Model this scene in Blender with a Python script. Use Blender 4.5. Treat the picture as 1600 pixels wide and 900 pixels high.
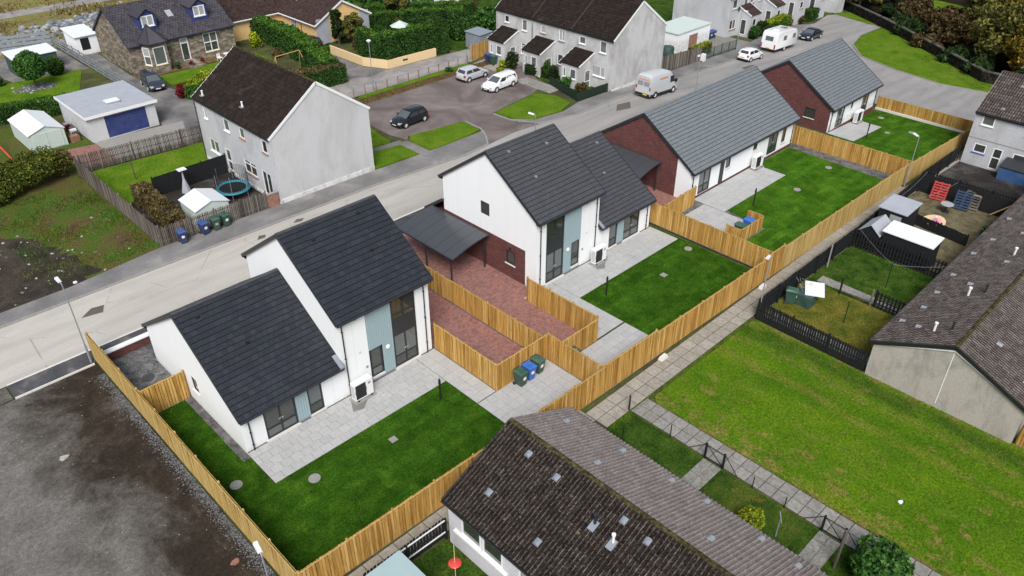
import bpy, bmesh, math, random
import numpy as np
from mathutils import Vector, Matrix
from mathutils.geometry import tessellate_polygon
random.seed(7); RNG = np.random.default_rng(11)
R = math.radians
scene = bpy.context.scene
COL = scene.collection
for o in list(bpy.data.objects): bpy.data.objects.remove(o)

# ------------------------------------------------------------------ camera
CAM_H = 31.0
cd = bpy.data.cameras.new('camera'); cam = bpy.data.objects.new('camera', cd); COL.objects.link(cam)
cd.sensor_fit = 'HORIZONTAL'; cd.sensor_width = 36.0; cd.lens = 36.0 * 1240.0 / 1600.0
cd.clip_start = 0.5; cd.clip_end = 2000
cam.location = (0, 0, CAM_H)
cam.rotation_euler = (R(90 - 34.0), 0, R(45.6 - 90.0))
scene.camera = cam

# ------------------------------------------------------------------ world, sun, exposure
world = bpy.data.worlds.new('World'); scene.world = world; world.use_nodes = True
nt = world.node_tree; nt.nodes.clear()
SUN_EL, SUN_ROT = R(48), math.atan2(-0.72, -0.70)
sky = nt.nodes.new('ShaderNodeTexSky'); sky.sky_type = 'NISHITA'; sky.sun_disc = False
sky.sun_elevation = SUN_EL; sky.sun_rotation = SUN_ROT; sky.dust_density = 2.5; sky.air_density = 1.0; sky.ozone_density = 1.0
hs = nt.nodes.new('ShaderNodeHueSaturation'); hs.inputs['Saturation'].default_value = 0.6
bg = nt.nodes.new('ShaderNodeBackground'); bg.inputs['Strength'].default_value = 0.09
wo = nt.nodes.new('ShaderNodeOutputWorld')
nt.links.new(sky.outputs[0], hs.inputs['Color']); nt.links.new(hs.outputs[0], bg.inputs['Color']); nt.links.new(bg.outputs[0], wo.inputs['Surface'])
sd = bpy.data.lights.new('sun', 'SUN'); sun = bpy.data.objects.new('sun', sd); COL.objects.link(sun)
sd.energy = 2.1; sd.angle = R(26); sd.color = (1.0, 0.99, 0.975)
sdir = Vector((math.sin(SUN_ROT) * math.cos(SUN_EL), math.cos(SUN_ROT) * math.cos(SUN_EL), math.sin(SUN_EL)))
sun.rotation_euler = sdir.to_track_quat('Z', 'Y').to_euler(); sun.location = (0, -20, 60)
scene.view_settings.view_transform = 'Standard'; scene.view_settings.look = 'None'
scene.view_settings.exposure = 0.70; scene.view_settings.gamma = 1.0; scene.view_settings.use_curve_mapping = False

# ------------------------------------------------------------------ materials
def srgb(r, g, b):
    f = lambda c: ((c / 255 + 0.055) / 1.055) ** 2.4 if c > 10 else c / 255 / 12.92
    return (f(r), f(g), f(b), 1)
def mix3(a, b, t): return tuple(a[i] * (1 - t) + b[i] * t for i in range(3)) + (1,)
MATS = {}; CON = 1.45      # noise clusters round one half: spread it
class NB:
    def __init__(s, name, rough=0.8, spec=0.3, metal=0.0):
        s.m = bpy.data.materials.new(name); s.m.use_nodes = True; s.t = s.m.node_tree
        s.b = s.t.nodes['Principled BSDF']; s.b.inputs['Roughness'].default_value = rough
        s.b.inputs['Specular IOR Level'].default_value = spec; s.b.inputs['Metallic'].default_value = metal
        s.pos = s.t.nodes.new('ShaderNodeNewGeometry').outputs['Position']; MATS[name] = s.m
    def n(s, k, **kw):
        x = s.t.nodes.new(k)
        for a, v in kw.items(): setattr(x, a, v)
        return x
    def l(s, a, b): s.t.links.new(a, b)
    def scaled(s, sc):
        if isinstance(sc, (int, float)): return s.pos, sc
        v = s.n('ShaderNodeVectorMath', operation='MULTIPLY'); s.l(s.pos, v.inputs[0]); v.inputs[1].default_value = sc
        return v.outputs[0], 1.0
    def noise(s, sc, det=4, rough=0.6, dist=0.0):
        v, k = s.scaled(sc); x = s.n('ShaderNodeTexNoise'); x.inputs['Scale'].default_value = k
        x.inputs['Detail'].default_value = det; x.inputs['Roughness'].default_value = rough; x.inputs['Distortion'].default_value = dist
        s.l(v, x.inputs['Vector'])
        k = s.n('ShaderNodeMath', operation='MULTIPLY_ADD'); k.use_clamp = True; s.l(x.outputs['Fac'], k.inputs[0]); k.inputs[1].default_value = CON; k.inputs[2].default_value = 0.5 - 0.5 * CON; return k.outputs[0]
    def vor(s, sc, out='Distance'):
        v, k = s.scaled(sc); x = s.n('ShaderNodeTexVoronoi'); x.inputs['Scale'].default_value = k; s.l(v, x.inputs['Vector']); return x.outputs[out]
    def ramp(s, fac, stops):
        x = s.n('ShaderNodeValToRGB'); s.l(fac, x.inputs['Fac']); e = x.color_ramp.elements
        while len(e) < len(stops): e.new(0.5)
        for i, (p, c) in enumerate(stops): e[i].position = p; e[i].color = c if not isinstance(c, (int, float)) else (c, c, c, 1)
        return x.outputs['Color']
    def mix(s, fac, a, b, mode='MIX'):
        x = s.n('ShaderNodeMix', data_type='RGBA', blend_type=mode)
        for i, v in ((0, fac), (6, a), (7, b)):
            if isinstance(v, bpy.types.NodeSocket): s.l(v, x.inputs[i])
            else: x.inputs[i].default_value = v
        return x.outputs[2]
    def rnd(s, island=True):
        o = s.n('ShaderNodeObjectInfo').outputs['Random']
        if not island: return o
        g = s.n('ShaderNodeNewGeometry').outputs['Random Per Island']
        a = s.n('ShaderNodeMath', operation='ADD'); s.l(o, a.inputs[0]); s.l(g, a.inputs[1])
        f = s.n('ShaderNodeMath', operation='FRACT'); s.l(a.outputs[0], f.inputs[0]); return f.outputs[0]
    def col(s, c):
        if isinstance(c, bpy.types.NodeSocket): s.l(c, s.b.inputs['Base Color'])
        else: s.b.inputs['Base Color'].default_value = c
    def bump(s, h, st=0.3, d=0.02):
        x = s.n('ShaderNodeBump'); x.inputs['Strength'].default_value = st; x.inputs['Distance'].default_value = d
        s.l(h, x.inputs['Height']); s.l(x.outputs[0], s.b.inputs['Normal'])

def flat(name, c, rough=0.6, spec=0.3, metal=0.0, var=0.06, sc=1.5):
    b = NB(name, rough, spec, metal)
    b.col(b.mix(b.noise(sc, 3), mix3(c, (0, 0, 0), var), mix3(c, (1, 1, 1), var))); return b.m
def patchy(name, stops, sc=0.6, fine=18, finew=0.35, rough=0.9, bump=0.4, bd=0.02, det=6, spec=0.06, dist=0.3):
    """large mottling from stops, fine light/dark grain on top"""
    b = NB(name, rough, spec)
    c = b.ramp(b.noise(sc, det, 0.62, dist), stops)
    f = b.noise(fine, 3, 0.7)
    g = b.ramp(f, [(0.25, 1 - finew), (0.75, 1.0 + 0 * finew)])
    c = b.mix(1.0, c, g, 'MULTIPLY'); b.col(c)
    b.bump(f, bump, bd); return b.m
def islandy(name, stops, rough=0.6, spec=0.3, grain=(40, 0.3), dirt=None, bump=0.2, sc=None):
    spec = spec * 0.5
    """colour picked per piece (tile, board, slab, leaf) plus grain"""
    b = NB(name, rough, spec)
    c = b.ramp(b.rnd(), stops)
    f = b.noise(grain[0] if sc is None else sc, 3, 0.65)
    c = b.mix(1.0, c, b.ramp(f, [(0.3, 1 - grain[1]), (0.7, 1.0)]), 'MULTIPLY')
    if dirt:
        d = b.ramp(b.noise(dirt[0], 5, 0.6, 0.4), [(dirt[1], 0), (dirt[1] + 0.14, 1)])
        c = b.mix(d, c, dirt[2])
    b.col(c); b.bump(f, bump, 0.01); return b.m
G = lambda v: (v, v, v, 1)

def rendermat():
    b = NB('white_render', 0.85, 0.2)
    sp = b.n('ShaderNodeSeparateXYZ'); b.l(b.pos, sp.inputs[0])
    mr = b.n('ShaderNodeMapRange'); mr.inputs[1].default_value = 0.45; mr.inputs[2].default_value = 0.0; b.l(sp.outputs[2], mr.inputs[0])
    st = b.ramp(b.noise((2.6, 2.6, 0.22), 4, 0.6), [(0.5, 0.0), (0.95, 0.16)])
    c = b.mix(st, (0.81, 0.82, 0.82, 1), (0.62, 0.62, 0.61, 1))
    sm = b.mix(1.0, mr.outputs[0], b.ramp(b.noise(3.5, 4, 0.7), [(0.3, 0.1), (0.8, 0.75)]), 'MULTIPLY')
    b.col(b.mix(sm, c, (0.42, 0.40, 0.36, 1))); b.bump(b.noise(30, 2), 0.15, 0.01)
rendermat()
flat('white_paint', (0.78, 0.78, 0.77, 1), 0.45, 0.4, var=0.02)
flat('upvc', (0.8, 0.8, 0.8, 1), 0.35, 0.4, var=0.01)
flat('anthracite', (0.022, 0.025, 0.030, 1), 0.4, 0.4, var=0.01)
flat('black_plastic', (0.012, 0.012, 0.013, 1), 0.45, 0.4, var=0.01)
flat('galvanised', (0.30, 0.325, 0.345, 1), 0.45, 0.5, 0.3, var=0.04)
flat('concrete', (0.255, 0.243, 0.222, 1), 0.9, 0.2, var=0.08, sc=3)
flat('coping', (0.62, 0.60, 0.56, 1), 0.85, 0.2, var=0.05, sc=3)
flat('lead_grey', (0.21, 0.24, 0.275, 1), 0.5, 0.4, var=0.05)
flat('sage_clad', (0.30, 0.40, 0.42, 1), 0.6, 0.3, var=0.02)
flat('red_plastic', (0.65, 0.03, 0.02, 1), 0.4, 0.4)
flat('pink', (0.75, 0.25, 0.35, 1), 0.6); flat('orange', (0.72, 0.16, 0.03, 1), 0.5)
flat('teal', (0.0, 0.20, 0.27, 1), 0.4, 0.4); flat('royal_blue', (0.006, 0.022, 0.14, 1), 0.5, 0.4)
flat('bin_green', (0.012, 0.055, 0.032, 1), 0.5, 0.35); flat('bin_blue', (0.015, 0.11, 0.42, 1), 0.45, 0.35); flat('bin_navy', (0.008, 0.02, 0.10, 1), 0.5, 0.35)
flat('bin_lid_green', (0.018, 0.075, 0.045, 1), 0.4, 0.4); flat('bin_lid_blue', (0.02, 0.06, 0.22, 1), 0.4, 0.4)
flat('rubber', (0.012, 0.012, 0.012, 1), 0.8, 0.2); flat('alloy', (0.55, 0.56, 0.58, 1), 0.35, 0.5, 0.6)
flat('plate_white', (0.75, 0.75, 0.72, 1), 0.5); flat('plate_yellow', (0.72, 0.5, 0.03, 1), 0.5)
flat('tail_red', (0.35, 0.01, 0.01, 1), 0.2, 0.5); flat('lamp_clear', (0.36, 0.38, 0.40, 1), 0.15, 0.6)
flat('pale_green_sheet', (0.52, 0.60, 0.55, 1), 0.5, 0.4, var=0.06); flat('sheet_white', (0.72, 0.74, 0.75, 1), 0.4, 0.4, var=0.05)
flat('pale_blue_roof', (0.32, 0.42, 0.42, 1), 0.5, 0.3, var=0.04)
flat('cream', (0.72, 0.47, 0.20, 1), 0.85, 0.2, var=0.05); flat('cream_wall', (0.72, 0.53, 0.29, 1), 0.9, 0.2, var=0.05)
flat('dark_board', (0.010, 0.011, 0.012, 1), 0.75, 0.2, var=0.01, sc=6); flat('felt_grey', (0.33, 0.35, 0.39, 1), 0.9, 0.2, var=0.08, sc=1.2)
flat('shed_green', (0.012, 0.05, 0.035, 1), 0.6); flat('dark_green_wood', (0.010, 0.024, 0.014, 1), 0.7, 0.2, var=0.02, sc=5)
flat('navy_trim', (0.005, 0.009, 0.035, 1), 0.5, 0.3); flat('store_blue', (0.02, 0.075, 0.20, 1), 0.6, 0.2)
flat('soil', (0.06, 0.048, 0.038, 1), 0.95, 0.1, var=0.04, sc=3)
flat('light_green_panel', (0.10, 0.36, 0.02, 1), 0.6)
flat('stain', (0.10, 0.08, 0.065, 1), 0.9, 0.1, var=0.05, sc=2); flat('damp_slab', (0.17, 0.165, 0.15, 1), 0.6, 0.3, var=0.05, sc=3); flat('patch_grey', (0.33, 0.315, 0.30, 1), 0.9, 0.1, var=0.06, sc=2)
def paint(name, c, met=0.0): 
    b = NB(name, 0.25, 0.5, met); b.b.inputs['Coat Weight'].default_value = 0.8; b.b.inputs['Coat Roughness'].default_value = 0.06; b.col(c)
paint('car_black', (0.008, 0.010, 0.013, 1)); paint('car_silver', (0.58, 0.59, 0.61, 1), 0.25); paint('car_white', (0.78, 0.78, 0.78, 1))
paint('car_grey', (0.03, 0.038, 0.055, 1), 0.2); paint('van_white', (0.50, 0.515, 0.525, 1)); paint('car_navy', (0.010, 0.013, 0.022, 1))
def glass(name, c, rough=0.06):
    b = NB(name, rough, 0.6); b.b.inputs['Coat Weight'].default_value = 1.0; b.b.inputs['Coat Roughness'].default_value = 0.03; b.col(b.mix(b.noise(0.9, 2), c, mix3(c, (0.3, 0.3, 0.3), 0.15)))
glass('glass_dark', (0.022, 0.027, 0.022, 1)); glass('glass_grey', (0.085, 0.10, 0.098, 1)); glass('glass_curtain', (0.36, 0.37, 0.37, 1), 0.12)
glass('car_glass', (0.016, 0.02, 0.022, 1), 0.04); glass('windscreen', (0.07, 0.085, 0.09, 1), 0.05)

def roughcast(name, c, stain, sc=0.5, amt=0.5):
    b = NB(name, 0.95, 0.1)
    n1 = b.noise((sc, sc, sc * 0.45), 5, 0.65, 0.5); g = b.noise(22, 2, 0.7)
    cc = b.mix(b.ramp(n1, [(0.42, 0), (0.75, amt)]), c, stain)
    cc = b.mix(1.0, cc, b.ramp(g, [(0.3, 0.78), (0.7, 1.04)]), 'MULTIPLY'); b.col(cc); b.bump(g, 0.6, 0.03)
roughcast('harl_light', (0.60, 0.605, 0.61, 1), (0.47, 0.455, 0.435, 1), 0.5, 0.75)
roughcast('harl_grey', (0.585, 0.58, 0.575, 1), (0.35, 0.33, 0.315, 1), 0.6, 0.8)
roughcast('harl_beige', (0.46, 0.42, 0.365, 1), (0.27, 0.25, 0.22, 1), 0.9, 0.85)
roughcast('harl_white', (0.66, 0.65, 0.68, 1), (0.48, 0.45, 0.45, 1), 0.5, 0.6)
roughcast('harl_pale', (0.55, 0.555, 0.57, 1), (0.42, 0.42, 0.42, 1), 0.5, 0.75)
roughcast('plinth_white', (0.78, 0.78, 0.77, 1), (0.40, 0.38, 0.35, 1), 1.6, 0.8)

def brickmat(name, c1, c2, mortar, bw, bh, along, rot=0.0, bump=0.4, msz=0.012, patch=None):
    """brick pattern from world position; along: which two world axes span the face"""
    b = NB(name, 0.85, 0.2)
    sp = b.n('ShaderNodeSeparateXYZ'); b.l(b.pos, sp.inputs[0]); cb = b.n('ShaderNodeCombineXYZ')
    b.l(sp.outputs[along[0]], cb.inputs[0]); b.l(sp.outputs[along[1]], cb.inputs[1])
    x = b.n('ShaderNodeTexBrick'); b.l(cb.outputs[0], x.inputs['Vector'])
    x.inputs['Scale'].default_value = 1; x.inputs['Brick Width'].default_value = bw; x.inputs['Row Height'].default_value = bh
    x.inputs['Mortar Size'].default_value = msz; x.inputs['Color1'].default_value = c1; x.inputs['Color2'].default_value = c2; x.inputs['Mortar'].default_value = mortar; x.inputs['Bias'].default_value = 0.1
    big = b.ramp(b.noise((3.5, 3.5, 8), 3, 0.7), [(0.2, 0.68), (0.8, 1.2)])
    c = b.mix(0.85, x.outputs['Color'], big, 'MULTIPLY')
    c = b.mix(b.ramp(b.noise(1.4, 4, 0.7), [(0.45, 0), (0.75, 0.55)]), c, patch or c2)
    b.col(c); b.bump(x.outputs['Fac'], -bump, 0.01)
brickmat('brick_wall_x', (0.20, 0.046, 0.034, 1), (0.085, 0.034, 0.036, 1), (0.14, 0.08, 0.072, 1), 0.225, 0.075, (1, 2))
brickmat('brick_wall_y', (0.20, 0.046, 0.034, 1), (0.085, 0.034, 0.036, 1), (0.14, 0.08, 0.072, 1), 0.225, 0.075, (0, 2))
brickmat('brick_pale', (0.36, 0.17, 0.11, 1), (0.25, 0.12, 0.09, 1), (0.40, 0.30, 0.25, 1), 0.45, 0.22, (0, 2))
brickmat('monoblock', (0.40, 0.17, 0.125, 1), (0.22, 0.11, 0.10, 1), (0.16, 0.105, 0.095, 1), 0.21, 0.11, (0, 1), msz=0.01, patch=(0.26, 0.15, 0.135, 1))
def stonewall(name, along):
    b = NB(name, 0.95, 0.1)
    sp = b.n('ShaderNodeSeparateXYZ'); b.l(b.pos, sp.inputs[0]); cb = b.n('ShaderNodeCombineXYZ')
    b.l(sp.outputs[along[0]], cb.inputs[0]); b.l(sp.outputs[along[1]], cb.inputs[1])
    m = b.n('ShaderNodeVectorMath', operation='MULTIPLY'); b.l(cb.outputs[0], m.inputs[0]); m.inputs[1].default_value = (1.7, 4.2, 1)
    v = b.n('ShaderNodeTexVoronoi'); v.inputs['Scale'].default_value = 1.0; b.l(m.outputs[0], v.inputs['Vector'])
    sx = b.n('ShaderNodeSeparateXYZ'); b.l(v.outputs['Color'], sx.inputs[0])
    c = b.ramp(sx.outputs[0], [(0, (0.14, 0.12, 0.10, 1)), (0.4, (0.24, 0.20, 0.15, 1)), (0.7, (0.34, 0.29, 0.215, 1)), (1, (0.19, 0.175, 0.155, 1))])
    e = b.ramp(v.outputs['Distance'], [(0.35, 1.0), (0.75, 0.6)])
    b.col(b.mix(1.0, c, e, 'MULTIPLY')); b.bump(v.outputs['Distance'], -0.5, 0.04)
stonewall('stone_front', (0, 2)); stonewall('stone_side', (1, 2))

# roofs
islandy('tile_slate', [(0, (0.029, 0.033, 0.041, 1)), (0.6, (0.033, 0.037, 0.046, 1)), (1, (0.041, 0.046, 0.056, 1))], 0.42, 0.4, (16, 0.40), (1.3, 0.86, (0.07, 0.075, 0.085, 1)))
flat('groove_shade', (0.006, 0.006, 0.007, 1), 0.9, 0.1, var=0.002)  # near-black roof deck; seen in tile grooves it draws the course shadows
islandy('tile_slate_plain', [(0, (0.066, 0.068, 0.074, 1)), (1, (0.076, 0.079, 0.086, 1))], 0.5, 0.4, (16, 0.30), (0.8, 0.86, (0.10, 0.10, 0.105, 1)))  # lighter copy of tile_slate; grazing sky sheen put into its colour
islandy('tile_grey', [(0, (0.150, 0.168, 0.178, 1)), (1, (0.170, 0.188, 0.198, 1))], 0.55, 0.5, (9, 0.16), (0.7, 0.86, (0.18, 0.19, 0.19, 1)))
islandy('tile_brown', [(0, (0.021, 0.016, 0.014, 1)), (1, (0.034, 0.026, 0.022, 1))], 0.9, 0.12, (8, 0.35), (0.35, 0.66, (0.048, 0.035, 0.029, 1)))
islandy('tile_maroon', [(0, (0.040, 0.025, 0.022, 1)), (1, (0.066, 0.043, 0.038, 1))], 0.8, 0.2, (8, 0.3), (0.5, 0.66, (0.08, 0.057, 0.05, 1)))
islandy('tile_purple', [(0, (0.050, 0.046, 0.056, 1)), (1, (0.085, 0.078, 0.088, 1))], 0.6, 0.3, (8, 0.3))
islandy('tile_moss', [(0, (0.026, 0.020, 0.017, 1)), (1, (0.046, 0.036, 0.030, 1))], 0.95, 0.1, (11, 0.75), (7.0, 0.66, (0.15, 0.12, 0.085, 1)), bump=0.9)
islandy('tile_moss_roll', [(0, (0.095, 0.080, 0.068, 1)), (1, (0.17, 0.148, 0.13, 1))], 0.95, 0.1, (9, 0.85), (5.0, 0.58, (0.030, 0.024, 0.02, 1)), bump=0.9)
islandy('tile_weathered', [(0, (0.205, 0.175, 0.160, 1)), (1, (0.26, 0.225, 0.207, 1))], 0.95, 0.1, (14, 0.5), (8.0, 0.68, (0.06, 0.05, 0.045, 1)), bump=0.8)  # paler tiles for one slope of the near terrace
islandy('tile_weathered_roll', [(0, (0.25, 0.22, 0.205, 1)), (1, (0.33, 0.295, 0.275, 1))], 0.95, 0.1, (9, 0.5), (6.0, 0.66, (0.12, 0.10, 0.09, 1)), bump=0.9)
islandy('tile_terrace', [(0, (0.058, 0.047, 0.042, 1)), (1, (0.095, 0.078, 0.070, 1))], 0.95, 0.1, (12, 0.6), (2.2, 0.7, (0.045, 0.036, 0.032, 1)), bump=0.6)
islandy('tile_terrace_roll', [(0, (0.17, 0.145, 0.132, 1)), (1, (0.29, 0.255, 0.235, 1))], 0.95, 0.1, (9, 0.6), (4.0, 0.66, (0.07, 0.058, 0.05, 1)), bump=0.9)
patchy('moss', [(0.35, (0.035, 0.03, 0.018, 1)), (0.6, (0.10, 0.085, 0.03, 1)), (0.8, (0.22, 0.19, 0.12, 1))], 5, 25, 0.5, bump=0.9)
# timber
islandy('timber_new', [(0, (0.40, 0.205, 0.050, 1)), (0.35, (0.56, 0.315, 0.082, 1)), (0.8, (0.63, 0.37, 0.108, 1)), (1, (0.70, 0.46, 0.17, 1))], 0.75, 0.15, (0, 0.40), (0.5, 0.80, (0.38, 0.23, 0.09, 1)), 0.2, sc=(14, 14, 0.8))
islandy('timber_pale', [(0, (0.48, 0.315, 0.10, 1)), (1, (0.62, 0.44, 0.17, 1))], 0.75, 0.15, (0, 0.32), (0.5, 0.82, (0.40, 0.27, 0.12, 1)), 0.2, sc=(14, 14, 0.8))
islandy('timber_grey', [(0, (0.085, 0.072, 0.06, 1)), (0.5, (0.155, 0.135, 0.115, 1)), (1, (0.27, 0.235, 0.20, 1))], 0.9, 0.1, (0, 0.35), None, 0.2, sc=(10, 10, 0.8))
# paving
islandy('slab_patio', [(0, (0.405, 0.405, 0.395, 1)), (0.5, (0.425, 0.42, 0.41, 1)), (1, (0.45, 0.445, 0.43, 1))], 0.8, 0.25, (6, 0.12), (0.5, 0.66, (0.34, 0.345, 0.35, 1)))
islandy('slab_path', [(0, (0.315, 0.288, 0.245, 1)), (0.6, (0.345, 0.315, 0.268, 1)), (1, (0.375, 0.348, 0.30, 1))], 0.9, 0.15, (5, 0.25), (1.0, 0.58, (0.255, 0.235, 0.195, 1)))
islandy('slab_old', [(0, (0.255, 0.243, 0.22, 1)), (1, (0.315, 0.30, 0.272, 1))], 0.9, 0.15, (5, 0.3), (1.3, 0.58, (0.19, 0.18, 0.14, 1)))
patchy('joint', [(0.3, (0.05, 0.05, 0.035, 1)), (0.7, (0.12, 0.11, 0.07, 1))], 3)
# ground
def roadmat():
    b = NB('road_surface', 0.9, 0.2)
    sp = b.n('ShaderNodeSeparateXYZ'); b.l(b.pos, sp.inputs[0])
    mr = b.n('ShaderNodeMapRange'); mr.inputs[1].default_value = 18; mr.inputs[2].default_value = 62; b.l(sp.outputs[0], mr.inputs[0])
    n1 = b.noise((0.10, 0.42, 1), 7, 0.65, 0.8)
    dusty = b.ramp(n1, [(0.1, (0.33, 0.308, 0.272, 1)), (0.4, (0.455, 0.428, 0.38, 1)), (0.65, (0.505, 0.475, 0.422, 1)), (0.95, (0.55, 0.52, 0.465, 1))])
    bare = b.ramp(n1, [(0.1, (0.22, 0.21, 0.205, 1)), (0.5, (0.295, 0.28, 0.268, 1)), (0.9, (0.37, 0.35, 0.33, 1))])
    c = b.mix(mr.outputs[0], dusty, bare)
    c = b.mix(b.ramp(b.noise((0.5, 0.8, 1), 6, 0.75, 1.2), [(0.66, 0), (0.8, 0.6)]), c, (0.20, 0.178, 0.155, 1))
    w = b.n('ShaderNodeTexWave'); w.wave_type = 'BANDS'; w.bands_direction = 'Y'; w.inputs['Scale'].default_value = 0.175; w.inputs['Distortion'].default_value = 1.2; w.inputs['Detail'].default_value = 3; w.inputs['Detail Scale'].default_value = 0.6; b.l(b.pos, w.inputs['Vector'])
    c = b.mix(1.0, c, b.ramp(w.outputs['Fac'], [(0.0, 0.93), (0.6, 1.0)]), 'MULTIPLY')
    v = b.n('ShaderNodeTexVoronoi'); v.feature = 'DISTANCE_TO_EDGE'; v.inputs['Scale'].default_value = 0.16; b.l(b.pos, v.inputs['Vector'])
    nz = b.noise(0.4, 3); cr = b.ramp(v.outputs['Distance'], [(0.0, 1), (0.006, 0)]); c = b.mix(b.mix(1.0, cr, b.ramp(nz, [(0.5, 0), (0.6, 0.55)]), 'MULTIPLY'), c, (0.13, 0.12, 0.11, 1))
    f = b.noise(12, 4, 0.75); b.col(b.mix(1.0, c, b.ramp(f, [(0.2, 0.80), (0.8, 1.06)]), 'MULTIPLY')); b.bump(f, 0.3, 0.01)
roadmat()
patchy('pavement_far', [(0.3, (0.17, 0.165, 0.16, 1)), (0.55, (0.225, 0.215, 0.21, 1)), (0.75, (0.30, 0.285, 0.27, 1))], 0.35, 16, 0.2)
patchy('tarmac_new', [(0.3, (0.065, 0.066, 0.072, 1)), (0.6, (0.10, 0.10, 0.105, 1)), (0.8, (0.20, 0.19, 0.18, 1))], 0.6, 25, 0.3)
patchy('tarmac_court', [(0.2, (0.115, 0.094, 0.088, 1)), (0.5, (0.18, 0.15, 0.14, 1)), (0.85, (0.29, 0.25, 0.235, 1))], 0.22, 14, 0.25, dist=0.8)
patchy('tarmac_drive', [(0.3, (0.13, 0.125, 0.125, 1)), (0.7, (0.26, 0.245, 0.23, 1))], 0.35, 14, 0.25)
patchy('lane', [(0.3, (0.22, 0.20, 0.19, 1)), (0.7, (0.38, 0.35, 0.33, 1))], 0.35, 14, 0.2)
def lotmat():
    b = NB('lot_earth', 0.95, 0.1)
    sp = b.n('ShaderNodeSeparateXYZ'); b.l(b.pos, sp.inputs[0])
    mr = b.n('ShaderNodeMapRange'); mr.inputs[1].default_value = -1.0; mr.inputs[2].default_value = 7.0; b.l(sp.outputs[0], mr.inputs[0])
    ad = b.n('ShaderNodeMath', operation='MULTIPLY_ADD'); b.l(b.noise(0.16, 7, 0.7, 0.5), ad.inputs[0]); ad.inputs[1].default_value = 1.5; b.l(mr.outputs[0], ad.inputs[2])
    k = b.n('ShaderNodeMath', operation='MULTIPLY_ADD'); b.l(ad.outputs[0], k.inputs[0]); k.inputs[1].default_value = 2.0; k.inputs[2].default_value = -2.3; k.use_clamp = True
    n2 = b.noise(0.55, 7, 0.7, 0.8)
    grey = b.ramp(n2, [(0.1, (0.135, 0.126, 0.112, 1)), (0.5, (0.215, 0.20, 0.18, 1)), (0.9, (0.31, 0.295, 0.27, 1))])
    brown = b.ramp(n2, [(0.1, (0.024, 0.019, 0.015, 1)), (0.5, (0.050, 0.038, 0.028, 1)), (0.9, (0.110, 0.087, 0.066, 1))])
    c = b.mix(k.outputs[0], grey, brown)
    f = b.noise(5, 6, 0.8); g = b.noise(20, 3, 0.8)
    c = b.mix(1.0, c, b.ramp(f, [(0.15, 0.45), (0.5, 0.85), (0.9, 1.4)]), 'MULTIPLY')
    c = b.mix(1.0, c, b.ramp(g, [(0.2, 0.6), (0.8, 1.25)]), 'MULTIPLY')
    c = b.mix(b.ramp(b.noise(11, 2, 0.5), [(0.86, 0), (0.93, 0.6)]), c, (0.26, 0.245, 0.22, 1))
    b.col(c); b.bump(f, 0.9, 0.08)
lotmat()
patchy('gravel_grey', [(0.3, (0.12, 0.115, 0.11, 1)), (0.7, (0.30, 0.29, 0.285, 1))], 2.0, 30, 0.6, bump=0.9, bd=0.04)
patchy('burnt_soil', [(0.12, (0.030, 0.025, 0.020, 1)), (0.45, (0.062, 0.050, 0.040, 1)), (0.7, (0.10, 0.083, 0.064, 1)), (0.92, (0.18, 0.155, 0.125, 1))], 0.55, 8, 0.55, bump=0.9, bd=0.06, det=8)
patchy('dark_soil', [(0.3, (0.035, 0.031, 0.029, 1)), (0.55, (0.065, 0.057, 0.053, 1)), (0.78, (0.15, 0.14, 0.13, 1))], 0.45, 10, 0.5, bump=0.9, bd=0.05)
patchy('rough_grass', [(0.12, (0.060, 0.046, 0.032, 1)), (0.3, (0.135, 0.095, 0.045, 1)), (0.45, (0.125, 0.125, 0.032, 1)), (0.6, (0.075, 0.145, 0.020, 1)), (0.75, (0.14, 0.14, 0.04, 1)), (0.92, (0.185, 0.13, 0.065, 1))], 0.42, 7, 0.55, bump=0.9, bd=0.06, det=8)
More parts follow.
